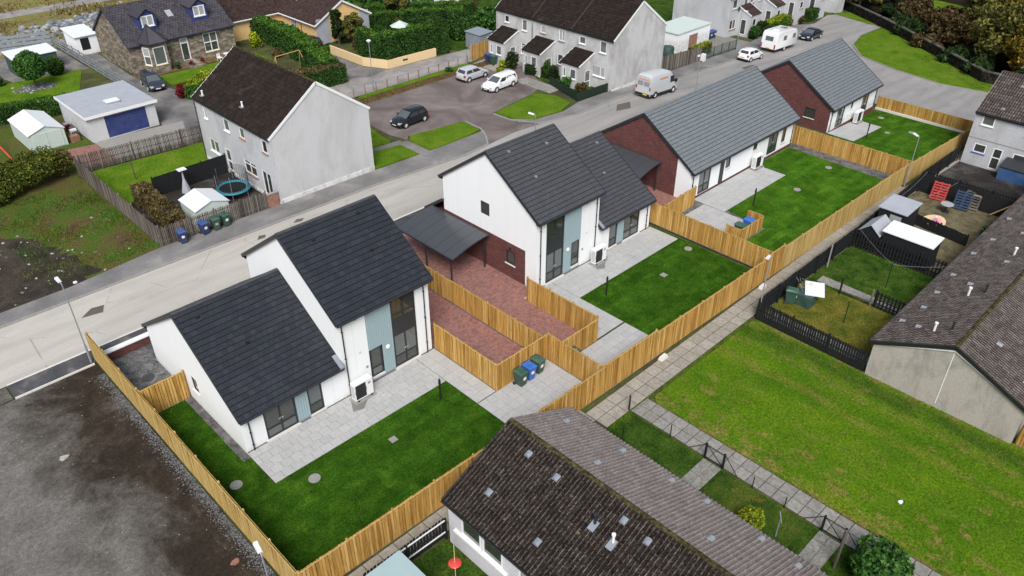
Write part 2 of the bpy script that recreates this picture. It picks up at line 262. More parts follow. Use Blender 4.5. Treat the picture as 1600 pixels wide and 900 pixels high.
def lawnmat(name, stops, sc=1.2, fine=16, strip=None, patch=None, finew=0.55, edge=False):
    b = NB(name, 0.95, 0.02)
    c = b.ramp(b.noise(sc, 6, 0.65, 0.4), stops)
    if strip:      # rolls of turf laid side by side
        sp = b.n('ShaderNodeSeparateXYZ'); b.l(b.pos, sp.inputs[0]); cb = b.n('ShaderNodeCombineXYZ'); b.l(sp.outputs[1 - strip], cb.inputs[0]); b.l(sp.outputs[strip], cb.inputs[1])
        x = b.n('ShaderNodeTexBrick'); b.l(cb.outputs[0], x.inputs['Vector']); x.inputs['Scale'].default_value = 1; x.inputs['Brick Width'].default_value = 2.3; x.inputs['Row Height'].default_value = 0.62
        x.inputs['Mortar Size'].default_value = 0.03; x.inputs['Mortar Smooth'].default_value = 1.0
        x.inputs['Color1'].default_value = G(0.72); x.inputs['Color2'].default_value = G(1.25); x.inputs['Mortar'].default_value = G(0.8)
        c = b.mix(0.85, c, x.outputs['Color'], 'MULTIPLY')
    if patch:
        for (psc, th, pc) in patch: c = b.mix(b.ramp(b.noise(psc, 7, 0.72, 0.6), [(th, 0), (th + 0.1, 0.85)]), c, pc)
    if edge:       # trodden dry grass beside the cross path and by the right terrace gable
        sp = b.n('ShaderNodeSeparateXYZ'); b.l(b.pos, sp.inputs[0])
        for (lo, hi) in ((34.0, 29.8), (37.5, 40.5)):
            mr = b.n('ShaderNodeMapRange'); mr.inputs[1].default_value = lo; mr.inputs[2].default_value = hi; b.l(sp.outputs[0], mr.inputs[0])
            ad = b.n('ShaderNodeMath', operation='MULTIPLY_ADD'); b.l(mr.outputs[0], ad.inputs[0]); ad.inputs[1].default_value = 0.16; b.l(b.noise((1.5, 0.9, 1), 7, 0.75, 0.6), ad.inputs[2])
            c = b.mix(b.ramp(ad.outputs[0], [(0.61, 0), (0.78, 0.9)]), c, (0.26, 0.20, 0.06, 1))
    if edge:       # worn desire lines along the green, and a darker green margin by the fence and gable
        for (cx, hw, th, cc) in ((36.7, 0.55, 0.5, (0.215, 0.20, 0.04, 1)), (38.6, 0.4, 0.55, (0.23, 0.19, 0.05, 1)), (39.9, 1.3, 0.3, (0.04, 0.095, 0.010, 1))):
            wob = b.n('ShaderNodeMath', operation='MULTIPLY_ADD'); b.l(b.noise((0.3, 0.18, 1), 2), wob.inputs[0]); wob.inputs[1].default_value = 1.2; b.l(sp.outputs[0], wob.inputs[2])
            d = b.n('ShaderNodeMath', operation='SUBTRACT'); b.l(wob.outputs[0], d.inputs[0]); d.inputs[1].default_value = cx + 0.6
            ab = b.n('ShaderNodeMath', operation='ABSOLUTE'); b.l(d.outputs[0], ab.inputs[0])
            band = b.ramp(ab.outputs[0], [(hw * 0.3, 0.85), (min(1.0, hw), 0.0)])
            c = b.mix(b.mix(1.0, band, b.ramp(b.noise((1.8, 0.7, 1), 5, 0.7), [(th - 0.15, 0.1), (th + 0.2, 1)]), 'MULTIPLY'), c, cc)
    f = b.noise(fine, 5, 0.8); c = b.mix(1.0, c, b.ramp(f, [(0.28, 1 - finew), (0.68, 1.25)]), 'MULTIPLY')
    b.col(c); b.bump(f, 0.8, 0.05)
lawnmat('turf_new', [(0.15, (0.0154, 0.0504, 0.0045, 1)), (0.5, (0.0378, 0.1064, 0.0072, 1)), (0.85, (0.0840, 0.1750, 0.0135, 1))], 1.0, 9, 1, [((0.7, 1.6, 1), 0.72, (0.1050, 0.1610, 0.0144, 1)), (0.35, 0.78, (0.0224, 0.0630, 0.0054, 1))], finew=0.62)
lawnmat('turf_light', [(0.15, (0.0253, 0.0736, 0.0064, 1)), (0.5, (0.0506, 0.1323, 0.0088, 1)), (0.85, (0.0920, 0.1840, 0.0152, 1))], 1.0, 8, 1, [((0.5, 1.2, 1), 0.80, (0.1150, 0.1725, 0.0160, 1))], finew=0.55)
lawnmat('green_mown', [(0.1, (0.0375, 0.1058, 0.0055, 1)), (0.35, (0.0725, 0.1683, 0.0070, 1)), (0.6, (0.1126, 0.2140, 0.0094, 1)), (0.9, (0.1814, 0.2465, 0.0156, 1))], (0.42, 0.20, 1), 7, None, [((0.8, 0.35, 1), 0.68, (0.1939, 0.1985, 0.0218, 1)), ((2.0, 1.5, 1), 0.81, (0.3377, 0.2405, 0.0586, 1))], edge=True, finew=0.6)
lawnmat('green_bright', [(0.15, (0.060, 0.125, 0.009, 1)), (0.5, (0.105, 0.190, 0.013, 1)), (0.85, (0.165, 0.225, 0.025, 1))], 0.5, 8, None, [((1.4, 1.1, 1), 0.80, (0.17, 0.16, 0.04, 1))], finew=0.55)
lawnmat('yard_grass', [(0.25, (0.022, 0.055, 0.010, 1)), (0.5, (0.065, 0.105, 0.016, 1)), (0.75, (0.125, 0.14, 0.025, 1))], 0.5, 10, None, [(0.7, 0.60, (0.20, 0.135, 0.03, 1))])
lawnmat('yard_dry', [(0.25, (0.055, 0.085, 0.012, 1)), (0.5, (0.125, 0.125, 0.020, 1)), (0.75, (0.22, 0.165, 0.035, 1))], 0.8, 8, finew=0.6)
lawnmat('yard_green', [(0.25, (0.022, 0.050, 0.008, 1)), (0.5, (0.045, 0.092, 0.012, 1)), (0.75, (0.085, 0.125, 0.022, 1))], 0.9, 8, None, [(1.1, 0.66, (0.11, 0.09, 0.03, 1))], finew=0.65)
lawnmat('moor', [(0.25, (0.11, 0.085, 0.035, 1)), (0.45, (0.23, 0.19, 0.075, 1)), (0.6, (0.18, 0.185, 0.05, 1)), (0.78, (0.32, 0.28, 0.18, 1))], 0.35, 6)
patchy('verge_dead', [(0.3, (0.12, 0.08, 0.04, 1)), (0.55, (0.25, 0.16, 0.085, 1)), (0.75, (0.13, 0.13, 0.03, 1))], 1.0, 10, 0.5, bump=0.9)
patchy('wood_floor', [(0.3, (0.012, 0.011, 0.007, 1)), (0.6, (0.032, 0.024, 0.014, 1)), (0.8, (0.035, 0.04, 0.012, 1))], 0.7, 8, 0.5)
patchy('yard_gravel', [(0.3, (0.12, 0.10, 0.055, 1)), (0.7, (0.22, 0.19, 0.11, 1))], 1.2, 14, 0.5, bump=0.8)
patchy('bare_ground', [(0.3, (0.07, 0.065, 0.04, 1)), (0.6, (0.10, 0.12, 0.035, 1)), (0.8, (0.16, 0.14, 0.08, 1))], 0.4, 8, 0.5)
islandy('rubble', [(0, (0.16, 0.145, 0.12, 1)), (0.5, (0.30, 0.28, 0.25, 1)), (1, (0.46, 0.44, 0.40, 1))], 0.95, 0.1, (6, 0.4), None, 0.4)
islandy('fence_stone', [(0, (0.10, 0.105, 0.11, 1)), (0.5, (0.17, 0.175, 0.18, 1)), (1, (0.28, 0.28, 0.285, 1))], 0.9, 0.1, (6, 0.4), None, 0.4)
islandy('slate_rubble', [(0, (0.12, 0.14, 0.15, 1)), (0.5, (0.24, 0.26, 0.28, 1)), (1, (0.42, 0.43, 0.44, 1))], 0.9, 0.15, (6, 0.4), None, 0.4)
islandy('wall_stone', [(0, (0.014, 0.013, 0.011, 1)), (1, (0.040, 0.036, 0.030, 1))], 0.95, 0.1, (6, 0.4), None, 0.4)
islandy('wall_cope', [(0, (0.07, 0.066, 0.058, 1)), (1, (0.15, 0.14, 0.125, 1))], 0.95, 0.1, (6, 0.4), None, 0.4)
# leaves
def leafmat(name, stops):
    b = NB(name, 0.7, 0.06); c = b.ramp(b.rnd(), stops)
    b.col(b.mix(1.0, c, b.ramp(b.noise(0.9, 3), [(0.3, 0.6), (0.7, 1.15)]), 'MULTIPLY')); b.b.inputs['Subsurface Weight'].default_value = 0.0
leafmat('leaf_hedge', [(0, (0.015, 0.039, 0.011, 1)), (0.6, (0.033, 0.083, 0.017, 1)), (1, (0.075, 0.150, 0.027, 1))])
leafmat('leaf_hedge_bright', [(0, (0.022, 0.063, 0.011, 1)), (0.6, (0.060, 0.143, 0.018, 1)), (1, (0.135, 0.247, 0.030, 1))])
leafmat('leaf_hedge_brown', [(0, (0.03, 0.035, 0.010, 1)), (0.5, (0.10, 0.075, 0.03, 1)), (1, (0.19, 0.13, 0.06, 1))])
leafmat('leaf_lime', [(0, (0.072, 0.120, 0.010, 1)), (0.5, (0.192, 0.264, 0.018, 1)), (1, (0.408, 0.432, 0.024, 1))])
leafmat('leaf_dark', [(0, (0.008, 0.017, 0.006, 1)), (0.6, (0.022, 0.043, 0.013, 1)), (1, (0.048, 0.078, 0.022, 1))])
leafmat('leaf_bush', [(0, (0.018, 0.053, 0.012, 1)), (0.6, (0.045, 0.128, 0.024, 1)), (1, (0.112, 0.232, 0.045, 1))])
leafmat('leaf_olive', [(0, (0.037, 0.044, 0.013, 1)), (0.6, (0.106, 0.106, 0.027, 1)), (1, (0.213, 0.188, 0.044, 1))])
leafmat('leaf_gold', [(0, (0.03, 0.035, 0.008, 1)), (0.4, (0.10, 0.085, 0.014, 1)), (0.8, (0.22, 0.145, 0.02, 1)), (1, (0.36, 0.21, 0.03, 1))])
leafmat('leaf_rust', [(0, (0.028, 0.024, 0.012, 1)), (0.5, (0.075, 0.052, 0.024, 1)), (0.8, (0.10, 0.085, 0.03, 1)), (1, (0.17, 0.10, 0.045, 1))])
leafmat('leaf_red', [(0, (0.06, 0.006, 0.008, 1)), (1, (0.22, 0.02, 0.03, 1))])
leafmat('leaf_autumn_hedge', [(0, (0.022, 0.040, 0.009, 1)), (0.5, (0.070, 0.105, 0.018, 1)), (0.85, (0.16, 0.17, 0.025, 1)), (1, (0.25, 0.17, 0.035, 1))])
leafmat('blade_new', [(0, (0.0168, 0.0504, 0.0054, 1)), (0.6, (0.0448, 0.1190, 0.0108, 1)), (1, (0.0980, 0.1960, 0.0198, 1))])
leafmat('blade_mown', [(0, (0.0495, 0.1210, 0.0070, 1)), (0.6, (0.1100, 0.1980, 0.0126, 1)), (1, (0.2090, 0.2530, 0.0245, 1))])
leafmat('blade_dry', [(0, (0.10, 0.09, 0.03, 1)), (0.6, (0.20, 0.16, 0.06, 1)), (1, (0.32, 0.25, 0.12, 1))])
flat('bark', (0.075, 0.058, 0.043, 1), 0.95, 0.1, var=0.05, sc=8)
M = MATS

# ------------------------------------------------------------------ geometry helpers
def zt(x): return -0.06 * min(max(0.0, x - 66.0), 134.0)      # the land falls away to the east
LOC = {}
class MB:
    def __init__(s): s.v = []; s.f = []
    def add(s, vs, fs):
        k = len(s.v); s.v.extend([tuple(map(float, p)) for p in vs]); s.f.extend([tuple(i + k for i in f) for f in fs]); return s
    def box(s, x0, y0, z0, x1, y1, z1):
        if x0 > x1: x0, x1 = x1, x0
        if y0 > y1: y0, y1 = y1, y0
        return s.add([(x0, y0, z0), (x1, y0, z0), (x1, y1, z0), (x0, y1, z0), (x0, y0, z1), (x1, y0, z1), (x1, y1, z1), (x0, y1, z1)],
              [(0, 3, 2, 1), (4, 5, 6, 7), (0, 1, 5, 4), (1, 2, 6, 5), (2, 3, 7, 6), (3, 0, 4, 7)])
    def obox(s, c, ax, ay, az):
        """box from centre and three half-axis vectors"""
        c, ax, ay, az = map(Vector, (c, ax, ay, az)); p = []
        for k in (-1, 1):
            for (i, j) in ((-1, -1), (1, -1), (1, 1), (-1, 1)): p.append(c + ax * i + ay * j + az * k)
        return s.add(p, [(0, 3, 2, 1), (4, 5, 6, 7), (0, 1, 5, 4), (1, 2, 6, 5), (2, 3, 7, 6), (3, 0, 4, 7)])
    def bar(s, p, q, w, h, up=(0, 0, 1)):
        p, q = Vector(p), Vector(q); d = (q - p); up = Vector(up)
        if abs(d.normalized().dot(up)) > 0.98: up = Vector((1, 0, 0))
        sd = d.cross(up).normalized(); u = sd.cross(d).normalized()
        return s.obox((p + q) / 2, d / 2, sd * w / 2, u * h / 2)
    def tube(s, p, q, r0, r1=None, n=8, cap=True):
        r1 = r0 if r1 is None else r1; p, q = Vector(p), Vector(q); d = (q - p).normalized()
        a = d.orthogonal().normalized(); b = d.cross(a); vs = []
        for c, r in ((p, r0), (q, r1)):
            for i in range(n):
                t = 2 * math.pi * i / n; vs.append(c + (a * math.cos(t) + b * math.sin(t)) * r)
        fs = [(i, (i + 1) % n, n + (i + 1) % n, n + i) for i in range(n)]
        if cap: fs += [tuple(range(n - 1, -1, -1)), tuple(range(n, 2 * n))]
        return s.add(vs, fs)
    def prism(s, poly, z0, z1):
        n = len(poly); vs = [(x, y, z0) for x, y in poly] + [(x, y, z1) for x, y in poly]
        return s.add(vs, [tuple(range(n - 1, -1, -1)), tuple(range(n, 2 * n))] + [(i, (i + 1) % n, n + (i + 1) % n, n + i) for i in range(n)])
    def lathe(s, prof, n=12, c=(0, 0, 0), axis='z'):
        k = len(s.v); vs = []; fs = []
        for r, z in prof:
            for i in range(n):
                t = 2 * math.pi * i / n; a, b = r * math.cos(t), r * math.sin(t)
                vs.append((c[0] + a, c[1] + b, c[2] + z) if axis == 'z' else (c[0] + a, c[1] + z, c[2] + b))
        for j in range(len(prof) - 1):
            for i in range(n): fs.append((j * n + i, j * n + (i + 1) % n, (j + 1) * n + (i + 1) % n, (j + 1) * n + i))
        return s.add(vs, fs)
    def loft(s, rings, cap=True):
        n = len(rings[0]); vs = [p for r in rings for p in r]; fs = []
        for j in range(len(rings) - 1):
            for i in range(n): fs.append((j * n + i, j * n + (i + 1) % n, (j + 1) * n + (i + 1) % n, (j + 1) * n + i))
        if cap: fs += [tuple(range(n - 1, -1, -1)), tuple(range((len(rings) - 1) * n, len(rings) * n))]
        return s.add(vs, fs)
    def mesh(s, name, mat, smooth=None, fix=False):
        me = bpy.data.meshes.new(name); me.from_pydata(s.v, [], s.f)
        if fix:
            bm = bmesh.new(); bm.from_mesh(me); bmesh.ops.recalc_face_normals(bm, faces=bm.faces); bm.to_mesh(me); bm.free()
        me.materials.append(M[mat])
        if smooth is not None:
            for p in me.polygons: p.use_smooth = True
            me.set_sharp_from_angle(angle=R(smooth))
        return me
    def build(s, name, mat, parent=None, smooth=None, world=True, fix=False):
        """parts are written in world coordinates; the thing's own place is taken off"""
        if parent is not None and world:
            l = LOC[parent.name]; s.v = [(a - l[0], b - l[1], c - l[2]) for a, b, c in s.v]
        return link(name, s.mesh(name, mat, smooth, fix), parent)
def link(name, me, parent=None, loc=None):
    o = bpy.data.objects.new(name, me); COL.objects.link(o)
    if parent is not None: o.parent = parent; LOC[o.name] = LOC[parent.name]
    else: LOC[o.name] = (0, 0, 0)
    if loc is not None: o.location = loc
    return o
def tag(o, label, cat, group=None, kind=None):
    if label: o['label'] = label
    if cat: o['category'] = cat
    if group: o['group'] = group
    if kind: o['kind'] = kind
    return o
def thing(name, label, cat, loc=(0, 0, 0), rz=0.0, group=None):
    o = bpy.data.objects.new(name, None); COL.objects.link(o); o.location = loc; o.rotation_euler = (0, 0, rz); o.empty_display_size = 0.3
    LOC[o.name] = tuple(loc); return tag(o, label, cat, group)
def copy_tree(o, parent=None):
    c = o.copy(); COL.objects.link(c); c.parent = parent; LOC[c.name] = LOC.get(o.name, (0, 0, 0))
    for ch in o.children: copy_tree(ch, c)
    return c
def npmesh(name, V, F, mat):
    """big mesh from arrays, all faces with the same number of corners"""
    me = bpy.data.meshes.new(name); k = F.shape[1]; me.vertices.add(len(V)); me.vertices.foreach_set('co', np.ascontiguousarray(V, dtype=np.float32).ravel())
    me.loops.add(F.size); me.loops.foreach_set('vertex_index', np.ascontiguousarray(F, dtype=np.int32).ravel())
    me.polygons.add(len(F)); me.polygons.foreach_set('loop_start', np.arange(0, F.size, k, dtype=np.int32))
    me.update(calc_edges=True); me.materials.append(M[mat]); return me

def sheet(name, poly, dz, mat, label=None, kind='structure', cat=None, follow=True, parent=None, cuts=()):
    bm = bmesh.new(); vs = [bm.verts.new((x, y, 0)) for x, y in poly]
    for tri in tessellate_polygon([[Vector((x, y, 0)) for x, y in poly]]):
        if len(set(tri)) == 3: bm.faces.new([vs[k] for k in tri])
    for cx in (66.0, 200.0):
        bmesh.ops.bisect_plane(bm, geom=bm.verts[:] + bm.edges[:] + bm.faces[:], plane_co=(cx, 0, 0), plane_no=(1, 0, 0))
    bmesh.ops.recalc_face_normals(bm, faces=bm.faces)
    for v in bm.verts: v.co.z = (zt(v.co.x) if follow else 0) + dz
    for f in bm.faces:
        if f.normal.z < 0: f.normal_flip()
    me = bpy.data.meshes.new(name); bm.to_mesh(me); bm.free(); me.materials.append(M[mat])
    o = link(name, me, parent); tag(o, label, cat, None, kind if parent is None else None); return o
def rect(x0, y0, x1, y1): return [(x0, y0), (x1, y0), (x1, y1), (x0, y1)]
def slab(name, poly, z0, z1, mat, label=None, kind='structure'):
    """raised block of ground with real edges, following the fall of the land"""
    n = len(poly); m = MB(); vs = [(x, y, zt(x) + z0) for x, y in poly] + [(x, y, zt(x) + z1) for x, y in poly]
    m.add(vs, [tuple(range(n, 2 * n))] + [(i, (i + 1) % n, n + (i + 1) % n, n + i) for i in range(n)])
    o = m.build(name, mat); tag(o, label, None, None, kind); return o
def strip(name, pts, w, z0, z1, mat, label=None):
    """kerb line: a bar that follows a polyline, cut into stones with open joints"""
    m = MB()
    for (a, b) in zip(pts[:-1], pts[1:]):
        a, b = Vector(a), Vector(b); L = (b - a).length; d = (b - a) / L; n = max(1, round(L / 0.92)); st = L / n; nn = Vector((-d.y, d.x))
        for i in range(n):
            p = a + d * (st * i + 0.006); q = a + d * (st * (i + 1) - 0.006); dz = random.uniform(-0.006, 0.006)
            c = [p + nn * w / 2, p - nn * w / 2, q - nn * w / 2, q + nn * w / 2]
            m.add([(k.x, k.y, zt(k.x) + z0) for k in c] + [(k.x, k.y, zt(k.x) + z1 + dz) for k in c], [(4, 5, 6, 7), (0, 1, 5, 4), (1, 2, 6, 5), (2, 3, 7, 6), (3, 0, 4, 7)])
    o = m.build(name, mat, fix=True); tag(o, label, None, None, 'structure'); return o

# ------------------------------------------------------------------ the land
sheet('ground', rect(-300, -300, 600, 500), -0.03, 'bare_ground', 'open ground under the whole estate')
sheet('vacant_lot', [(-60, -40), (8.2, -40), (8.2, 44.7), (-60, 44.7)], 0.0, 'lot_earth', 'bare brown and grey earth of the empty plot beside the new fence')
FARK = [(-60, 53.2), (11.9, 52.7), (35.2, 52.4), (44.3, 51.6), (47.6, 51.9)]
FARK2 = [(54.9, 52.0), (59.3, 51.0), (75, 51.2), (91.2, 51.7), (106.5, 53.3), (118, 55.3)]
sheet('road', [(-60, 46.3), (88, 46.3), (88, 2), (104.6, 2), (103.1, 25.5), (102, 30.3), (103.5, 36.4), (106.2, 42.3), (111.2, 45.8), (117.7, 47.6), (125.2, 48), (130.5, 55.5), (126, 57)] + [(118, 55.3), (106.5, 53.3), (91.2, 51.7), (75, 51.2), (59.3, 51.0), (54.9, 52.0), (51.5, 52.3), (47.6, 51.9), (44.3, 51.6), (35.2, 52.4), (11.9, 52.7), (-60, 53.2)], 0.004, 'road_surface', 'pale dusty road running past the new houses')
sheet('pavement_far_side', [(x, y) for x, y in FARK] + [(48.9, 53.6), (49.6, 54.6), (44.7, 54.5), (36.4, 54.75), (17, 55.2), (10, 54.4), (-60, 55)], 0.09, 'pavement_far', 'grey tarmac pavement along the far side of the road')
sheet('pavement_by_terrace', [(x, y) for x, y in FARK2] + [(112, 57.5), (95, 54.3), (77, 53.6), (67, 53.0), (62, 53.2), (58.9, 52.5), (55.2, 53.0), (53.8, 54.6), (53.4, 53.6)], 0.085, 'pavement_far', 'grey pavement in front of the terrace gable')
strip('kerb_far_side', FARK + [(48.9, 53.6), (49.7, 55.2), (49.8, 57.6)], 0.16, -0.02, 0.1, 'concrete', 'concrete kerb of the far pavement')
strip('kerb_by_terrace', [(53.3, 57.2), (53.4, 54.8), (54.9, 52.0)] + FARK2[1:], 0.16, -0.02, 0.1, 'concrete', 'concrete kerb in front of the terrace')
sheet('pavement_near_side', rect(3.6, 44.75, 60, 46.15), 0.1, 'tarmac_new', 'new black tarmac pavement in front of the new houses')
strip('kerb_near_side', [(3.6, 46.22), (88, 46.22)], 0.14, -0.02, 0.11, 'coping', 'new pale kerb along the near side of the road')
strip('edging_near_side', [(3.6, 44.7), (8.1, 44.7)], 0.08, -0.02, 0.115, 'coping', 'pale edging behind the new pavement')
sheet('dust_band', rect(-60, 44.75, 3.5, 46.15), 0.03, 'lot_earth', 'unpaved strip where the new pavement stops')
for nm, poly, mt, lb in (
    ('tar_patch', [(40.2, 47.7), (44, 47.4), (44.4, 48.7), (41, 49.1)], 'patch_grey', 'grey tar patch in the pale road beside the second house'),
    ('tar_patch', [(43.2, 47.2), (47.4, 46.7), (47.2, 48), (44.4, 48.7)], 'patch_grey', 'long grey repair strip in the road behind the second house'),
    ('tar_patch', [(24.7, 50.1), (26.6, 49.7), (27, 50.6), (25.2, 51)], 'patch_grey', 'faint grey patch in the road behind the first house'),
    ('wet_stain', [(63.0, 48.8), (64.5, 49.9), (66.2, 49.5), (64.8, 48.3)], 'stain', 'brown damp stain on the road in front of the van'),
    ('wet_stain', [(9.3, 50.2), (10.2, 50.9), (11, 50.7), (10.6, 49.9)], 'stain', 'dark oily stain on the pale road near the lot'),
    ('wet_stain', [(26.2, 51.6), (26.7, 51.95), (27.3, 51.7), (26.8, 51.4)], 'stain', 'small brown stain by the far kerb'),
    ('wet_stain', [(22.8, 51.2), (23.2, 51.7), (23.7, 51.5), (23.4, 51.1)], 'stain', 'small round brown stain on the pale road'),
    ('tar_patch', [(87.5, 48.2), (90, 48.1), (90.3, 49), (87.9, 49.2)], 'stain', 'dark square tar patch near the white hatchback')):
    sheet(nm, poly, 0.009, mt, lb)
sheet('parking_court', [(42.3, 60.4), (42.8, 58.2), (43.5, 58.85), (49.6, 57.9), (49.9, 57.0), (49.8, 55.2), (48.9, 53.6), (47.6, 51.95), (51.5, 52.35), (54.9, 52.05), (53.4, 54.8), (53.2, 57.4), (60.6, 58.5), (63.2, 59.6), (65, 63.2), (66.9, 66), (66.9, 71.2), (64, 68.9), (45.1, 68.6), (42.5, 64.5)], 0.006, 'tarmac_court', 'worn purple grey tarmac of the parking court')
sheet('court_slabs', [(62.5, 65.9), (66.9, 65.9), (66.9, 71.2), (62.6, 70.6)], 0.012, 'slab_path', 'pale concrete parking bay by the end porch')
slab('grass_island', [(42.75, 54.6), (46.8, 54.55), (49.3, 55.0), (49.6, 57.6), (43.5, 58.65), (42.75, 57.6)], -0.02, 0.13, 'green_bright', 'grass island between the pavement and the black hatchback')
slab('grass_island', [(53.6, 57.2), (60.4, 58.15), (61.6, 56.2), (61.2, 53.6), (58.7, 52.7), (55.3, 53.2), (53.8, 54.8)], -0.02, 0.13, 'green_bright', 'grass island in front of the terrace')
slab('side_lawn', [(36.6, 54.9), (41.5, 54.7), (41.5, 57.6), (37, 58.2), (36.6, 58.2)], -0.02, 0.12, 'green_bright', 'front lawn beside the roughcast house gable')
slab('side_lawn', [(36.6, 59.2), (41.2, 58.7), (42, 63.5), (44, 67.8), (36.6, 67.8)], -0.02, 0.1, 'green_bright', 'rear strip of grass beside the roughcast house')
sheet('house_path', [(36.6, 58.25), (42.2, 57.6), (42.2, 58.6), (36.6, 59.1)], 0.02, 'tarmac_drive', 'path to the roughcast house')
sheet('house_path', [(41.5, 54.6), (42.75, 54.6), (42.75, 58), (41.5, 58.3)], 0.024, 'tarmac_drive', 'path between the grass island and the side lawn')
sheet('verge', [(45.1, 68.6), (64, 68.9), (66, 70.3), (45.6, 70.5)], 0.02, 'verge_dead', 'brown dead verge behind the parked cars')
sheet('verge_grass', [(45.6, 70.1), (62, 70.1), (62, 71.3), (46.4, 71.2)], 0.03, 'green_bright', 'thin green verge under the railing')
sheet('lane', [(40, 71.2), (63, 71.3), (69, 72.6), (69, 75.0), (62, 75.6), (54, 76), (52.4, 79), (52.4, 84), (53, 91), (50.8, 91), (48.6, 80), (47.6, 76), (44, 75.4), (40, 75)], 0.008, 'lane', 'pinkish grey lane behind the railing')
sheet('driveway', [(50.9, 92), (52.9, 92), (52.4, 84), (52.3, 79), (54, 76.1), (51, 75.4), (48.4, 77), (49.6, 83)], 0.012, 'tarmac_drive', 'drive up to the cream bungalow')
sheet('cottage_drive', [(26.5, 72.2), (45, 71.3), (45, 78), (33, 87), (31.4, 95), (32, 110), (29.15, 110), (29.15, 92), (28.6, 86), (27.5, 78)], 0.006, 'tarmac_drive', 'worn tarmac drive between the garage and the stone cottage')
sheet('garage_apron', [(20.6, 73.5), (27.6, 72.6), (29.5, 77.9), (21, 79)], 0.012, 'concrete', 'concrete apron in front of the blue garage door')
sheet('brick_strip', [(18, 73.4), (21, 73), (21, 78.2), (17.5, 79)], 0.016, 'monoblock', 'red brick strip in front of the metal shed')
sheet('cottage_gravel', [(31.5, 93), (45, 93), (45, 95), (31.5, 95)], 0.02, 'verge_dead', 'tan gravel in front of the stone cottage')
sheet('cottage_lawn', [(33.4, 88.6), (46, 89.5), (46, 92.6), (33.6, 92.6)], 0.02, 'green_bright', 'small lawn in front of the stone cottage')
sheet('ball_tree_lawn', [(10, 91.2), (24, 91), (28.2, 101.5), (12, 103)], 0.012, 'green_bright', 'bright lawn round the ball shaped tree')
sheet('gravel_ring', [(22.2 + 2.1 * math.cos(a * .52), 98.6 + 1.3 * math.sin(a * .52)) for a in range(12)], 0.03, 'gravel_grey', 'grey stone ring round the ball shaped tree')
sheet('shed_plot', [(2, 73), (20.8, 73), (20.8, 88), (2, 90)], 0.004, 'rough_grass', 'rough ground round the metal shed')
sheet('side_yard', [(21, 101.8), (28.9, 101), (28.9, 112), (18, 115)], 0.006, 'tarmac_drive', 'dark yard round the green shed')
sheet('moorland', [(-40, 112), (29, 112.2), (31, 113), (60, 110), (75, 128), (110, 150), (110, 260), (-80, 260)], 0.01, 'moor', 'tussocky open ground beyond the gardens')
sheet('moor_track', [(10, 132), (28, 131), (37, 131), (46, 130.5), (52, 134), (46, 134), (37, 134.2), (28, 134.6), (10, 137)], 0.02, 'lane', 'pale track crossing the open ground')
sheet('garden_a_ground', rect(17.3, 55.2, 27.1, 72.6), 0.006, 'dark_soil', 'dark ground of the roughcast house garden')
sheet('garden_a_lawn', [(18.2, 64.0), (27.0, 63.8), (27.0, 67.9), (28.5, 68), (28.5, 71.4), (18.2, 72.3)], 0.03, 'green_bright', 'back lawn of the roughcast house')
sheet('rough_patch', [(-30, 54.9), (10, 54.5), (17.1, 55.3), (17.1, 73), (-30, 76)], 0.006, 'rough_grass', 'weedy waste ground outside the grey picket fence')
_sp = [(10.5, 54.4), (12.4, 55.4), (12.3, 57), (11.9, 58.5), (11.5, 60.2), (10.9, 62), (10.2, 63.8), (9, 65.5), (6.5, 67), (4, 68)]
_rg = []
for (a, b_) in zip(_sp[:-1], _sp[1:]):
    for k in range(5): u = k / 5; _rg.append((a[0] + (b_[0] - a[0]) * u + random.uniform(-.45, .35), a[1] + (b_[1] - a[1]) * u + random.uniform(-.25, .25)))
sheet('soil_patch', [(-30, 54.7), (10.3, 54.45)] + _rg[1:] + [(4, 68), (-30, 70)], 0.014, 'burnt_soil', 'dark burnt soil on the waste ground')
# new plots
sheet('lawn_first_garden', [(8.4, 21.5), (22.4, 21.4), (22.4, 28.5), (10.95, 28.5), (10.95, 37.8), (8.4, 37.8)], 0.02, 'turf_new', 'fresh dark turf of the first new garden')
sheet('front_gravel', rect(8.4, 37.9, 11.0, 44.6), 0.01, 'gravel_grey', 'grey gravel beside the first house')
sheet('side_gravel', rect(10.55, 31.0, 11.0, 37.8), 0.03, 'gravel_grey', 'gravel strip along the first house wall')
sheet('plot_base', rect(11, 28, 34, 45), 0.003, 'tarmac_new', 'ground under the first two houses')
sheet('drive_first', rect(24.05, 25.8, 27.9, 44.6), 0.03, 'monoblock', 'red block paved drive of the first house')
sheet('drive_second', rect(28.1, 24.9, 33.0, 44.6), 0.034, 'monoblock', 'red block paved drive of the second house')
sheet('lawn_second_garden', [(34.6, 21.1), (46.15, 20.95), (46.15, 31.4), (45.8, 31.4), (45.8, 28.7), (34.6, 28.7)], 0.02, 'turf_new', 'fresh turf of the second new garden')
slab('plot_third', [(46.45, 21.1), (66.0, 20.75), (68.3, 20.75), (68.3, 31.9), (66.0, 44.0), (46.45, 44.0)], -0.05, 0.35, 'gravel_grey', 'raised gravel base of the third plot')
sheet('lawn_third_garden', [(51.6, 21.3), (66.4, 21.2), (66.8, 31.2), (61.3, 31.2), (61.3, 28.6), (52, 28.3), (51.6, 24.6), (47.4, 24.6), (47.4, 21.4)], 0.372, 'turf_light', 'fresh turf of the third new garden', follow=False)
sheet('drive_third', rect(46.5, 31.2, 51.2, 44), 0.372, 'monoblock', 'red block paved drive of the third house', follow=False)
sheet('lawn_fourth_garden', [(68.6, 20.8), (85.9, 20.5), (86.0, 31.0), (80.9, 31.0), (80.9, 28.2), (74.3, 28.2), (74.3, 31), (68.6, 31.4)], 0.02, 'turf_light', 'fresh turf of the fourth new garden')
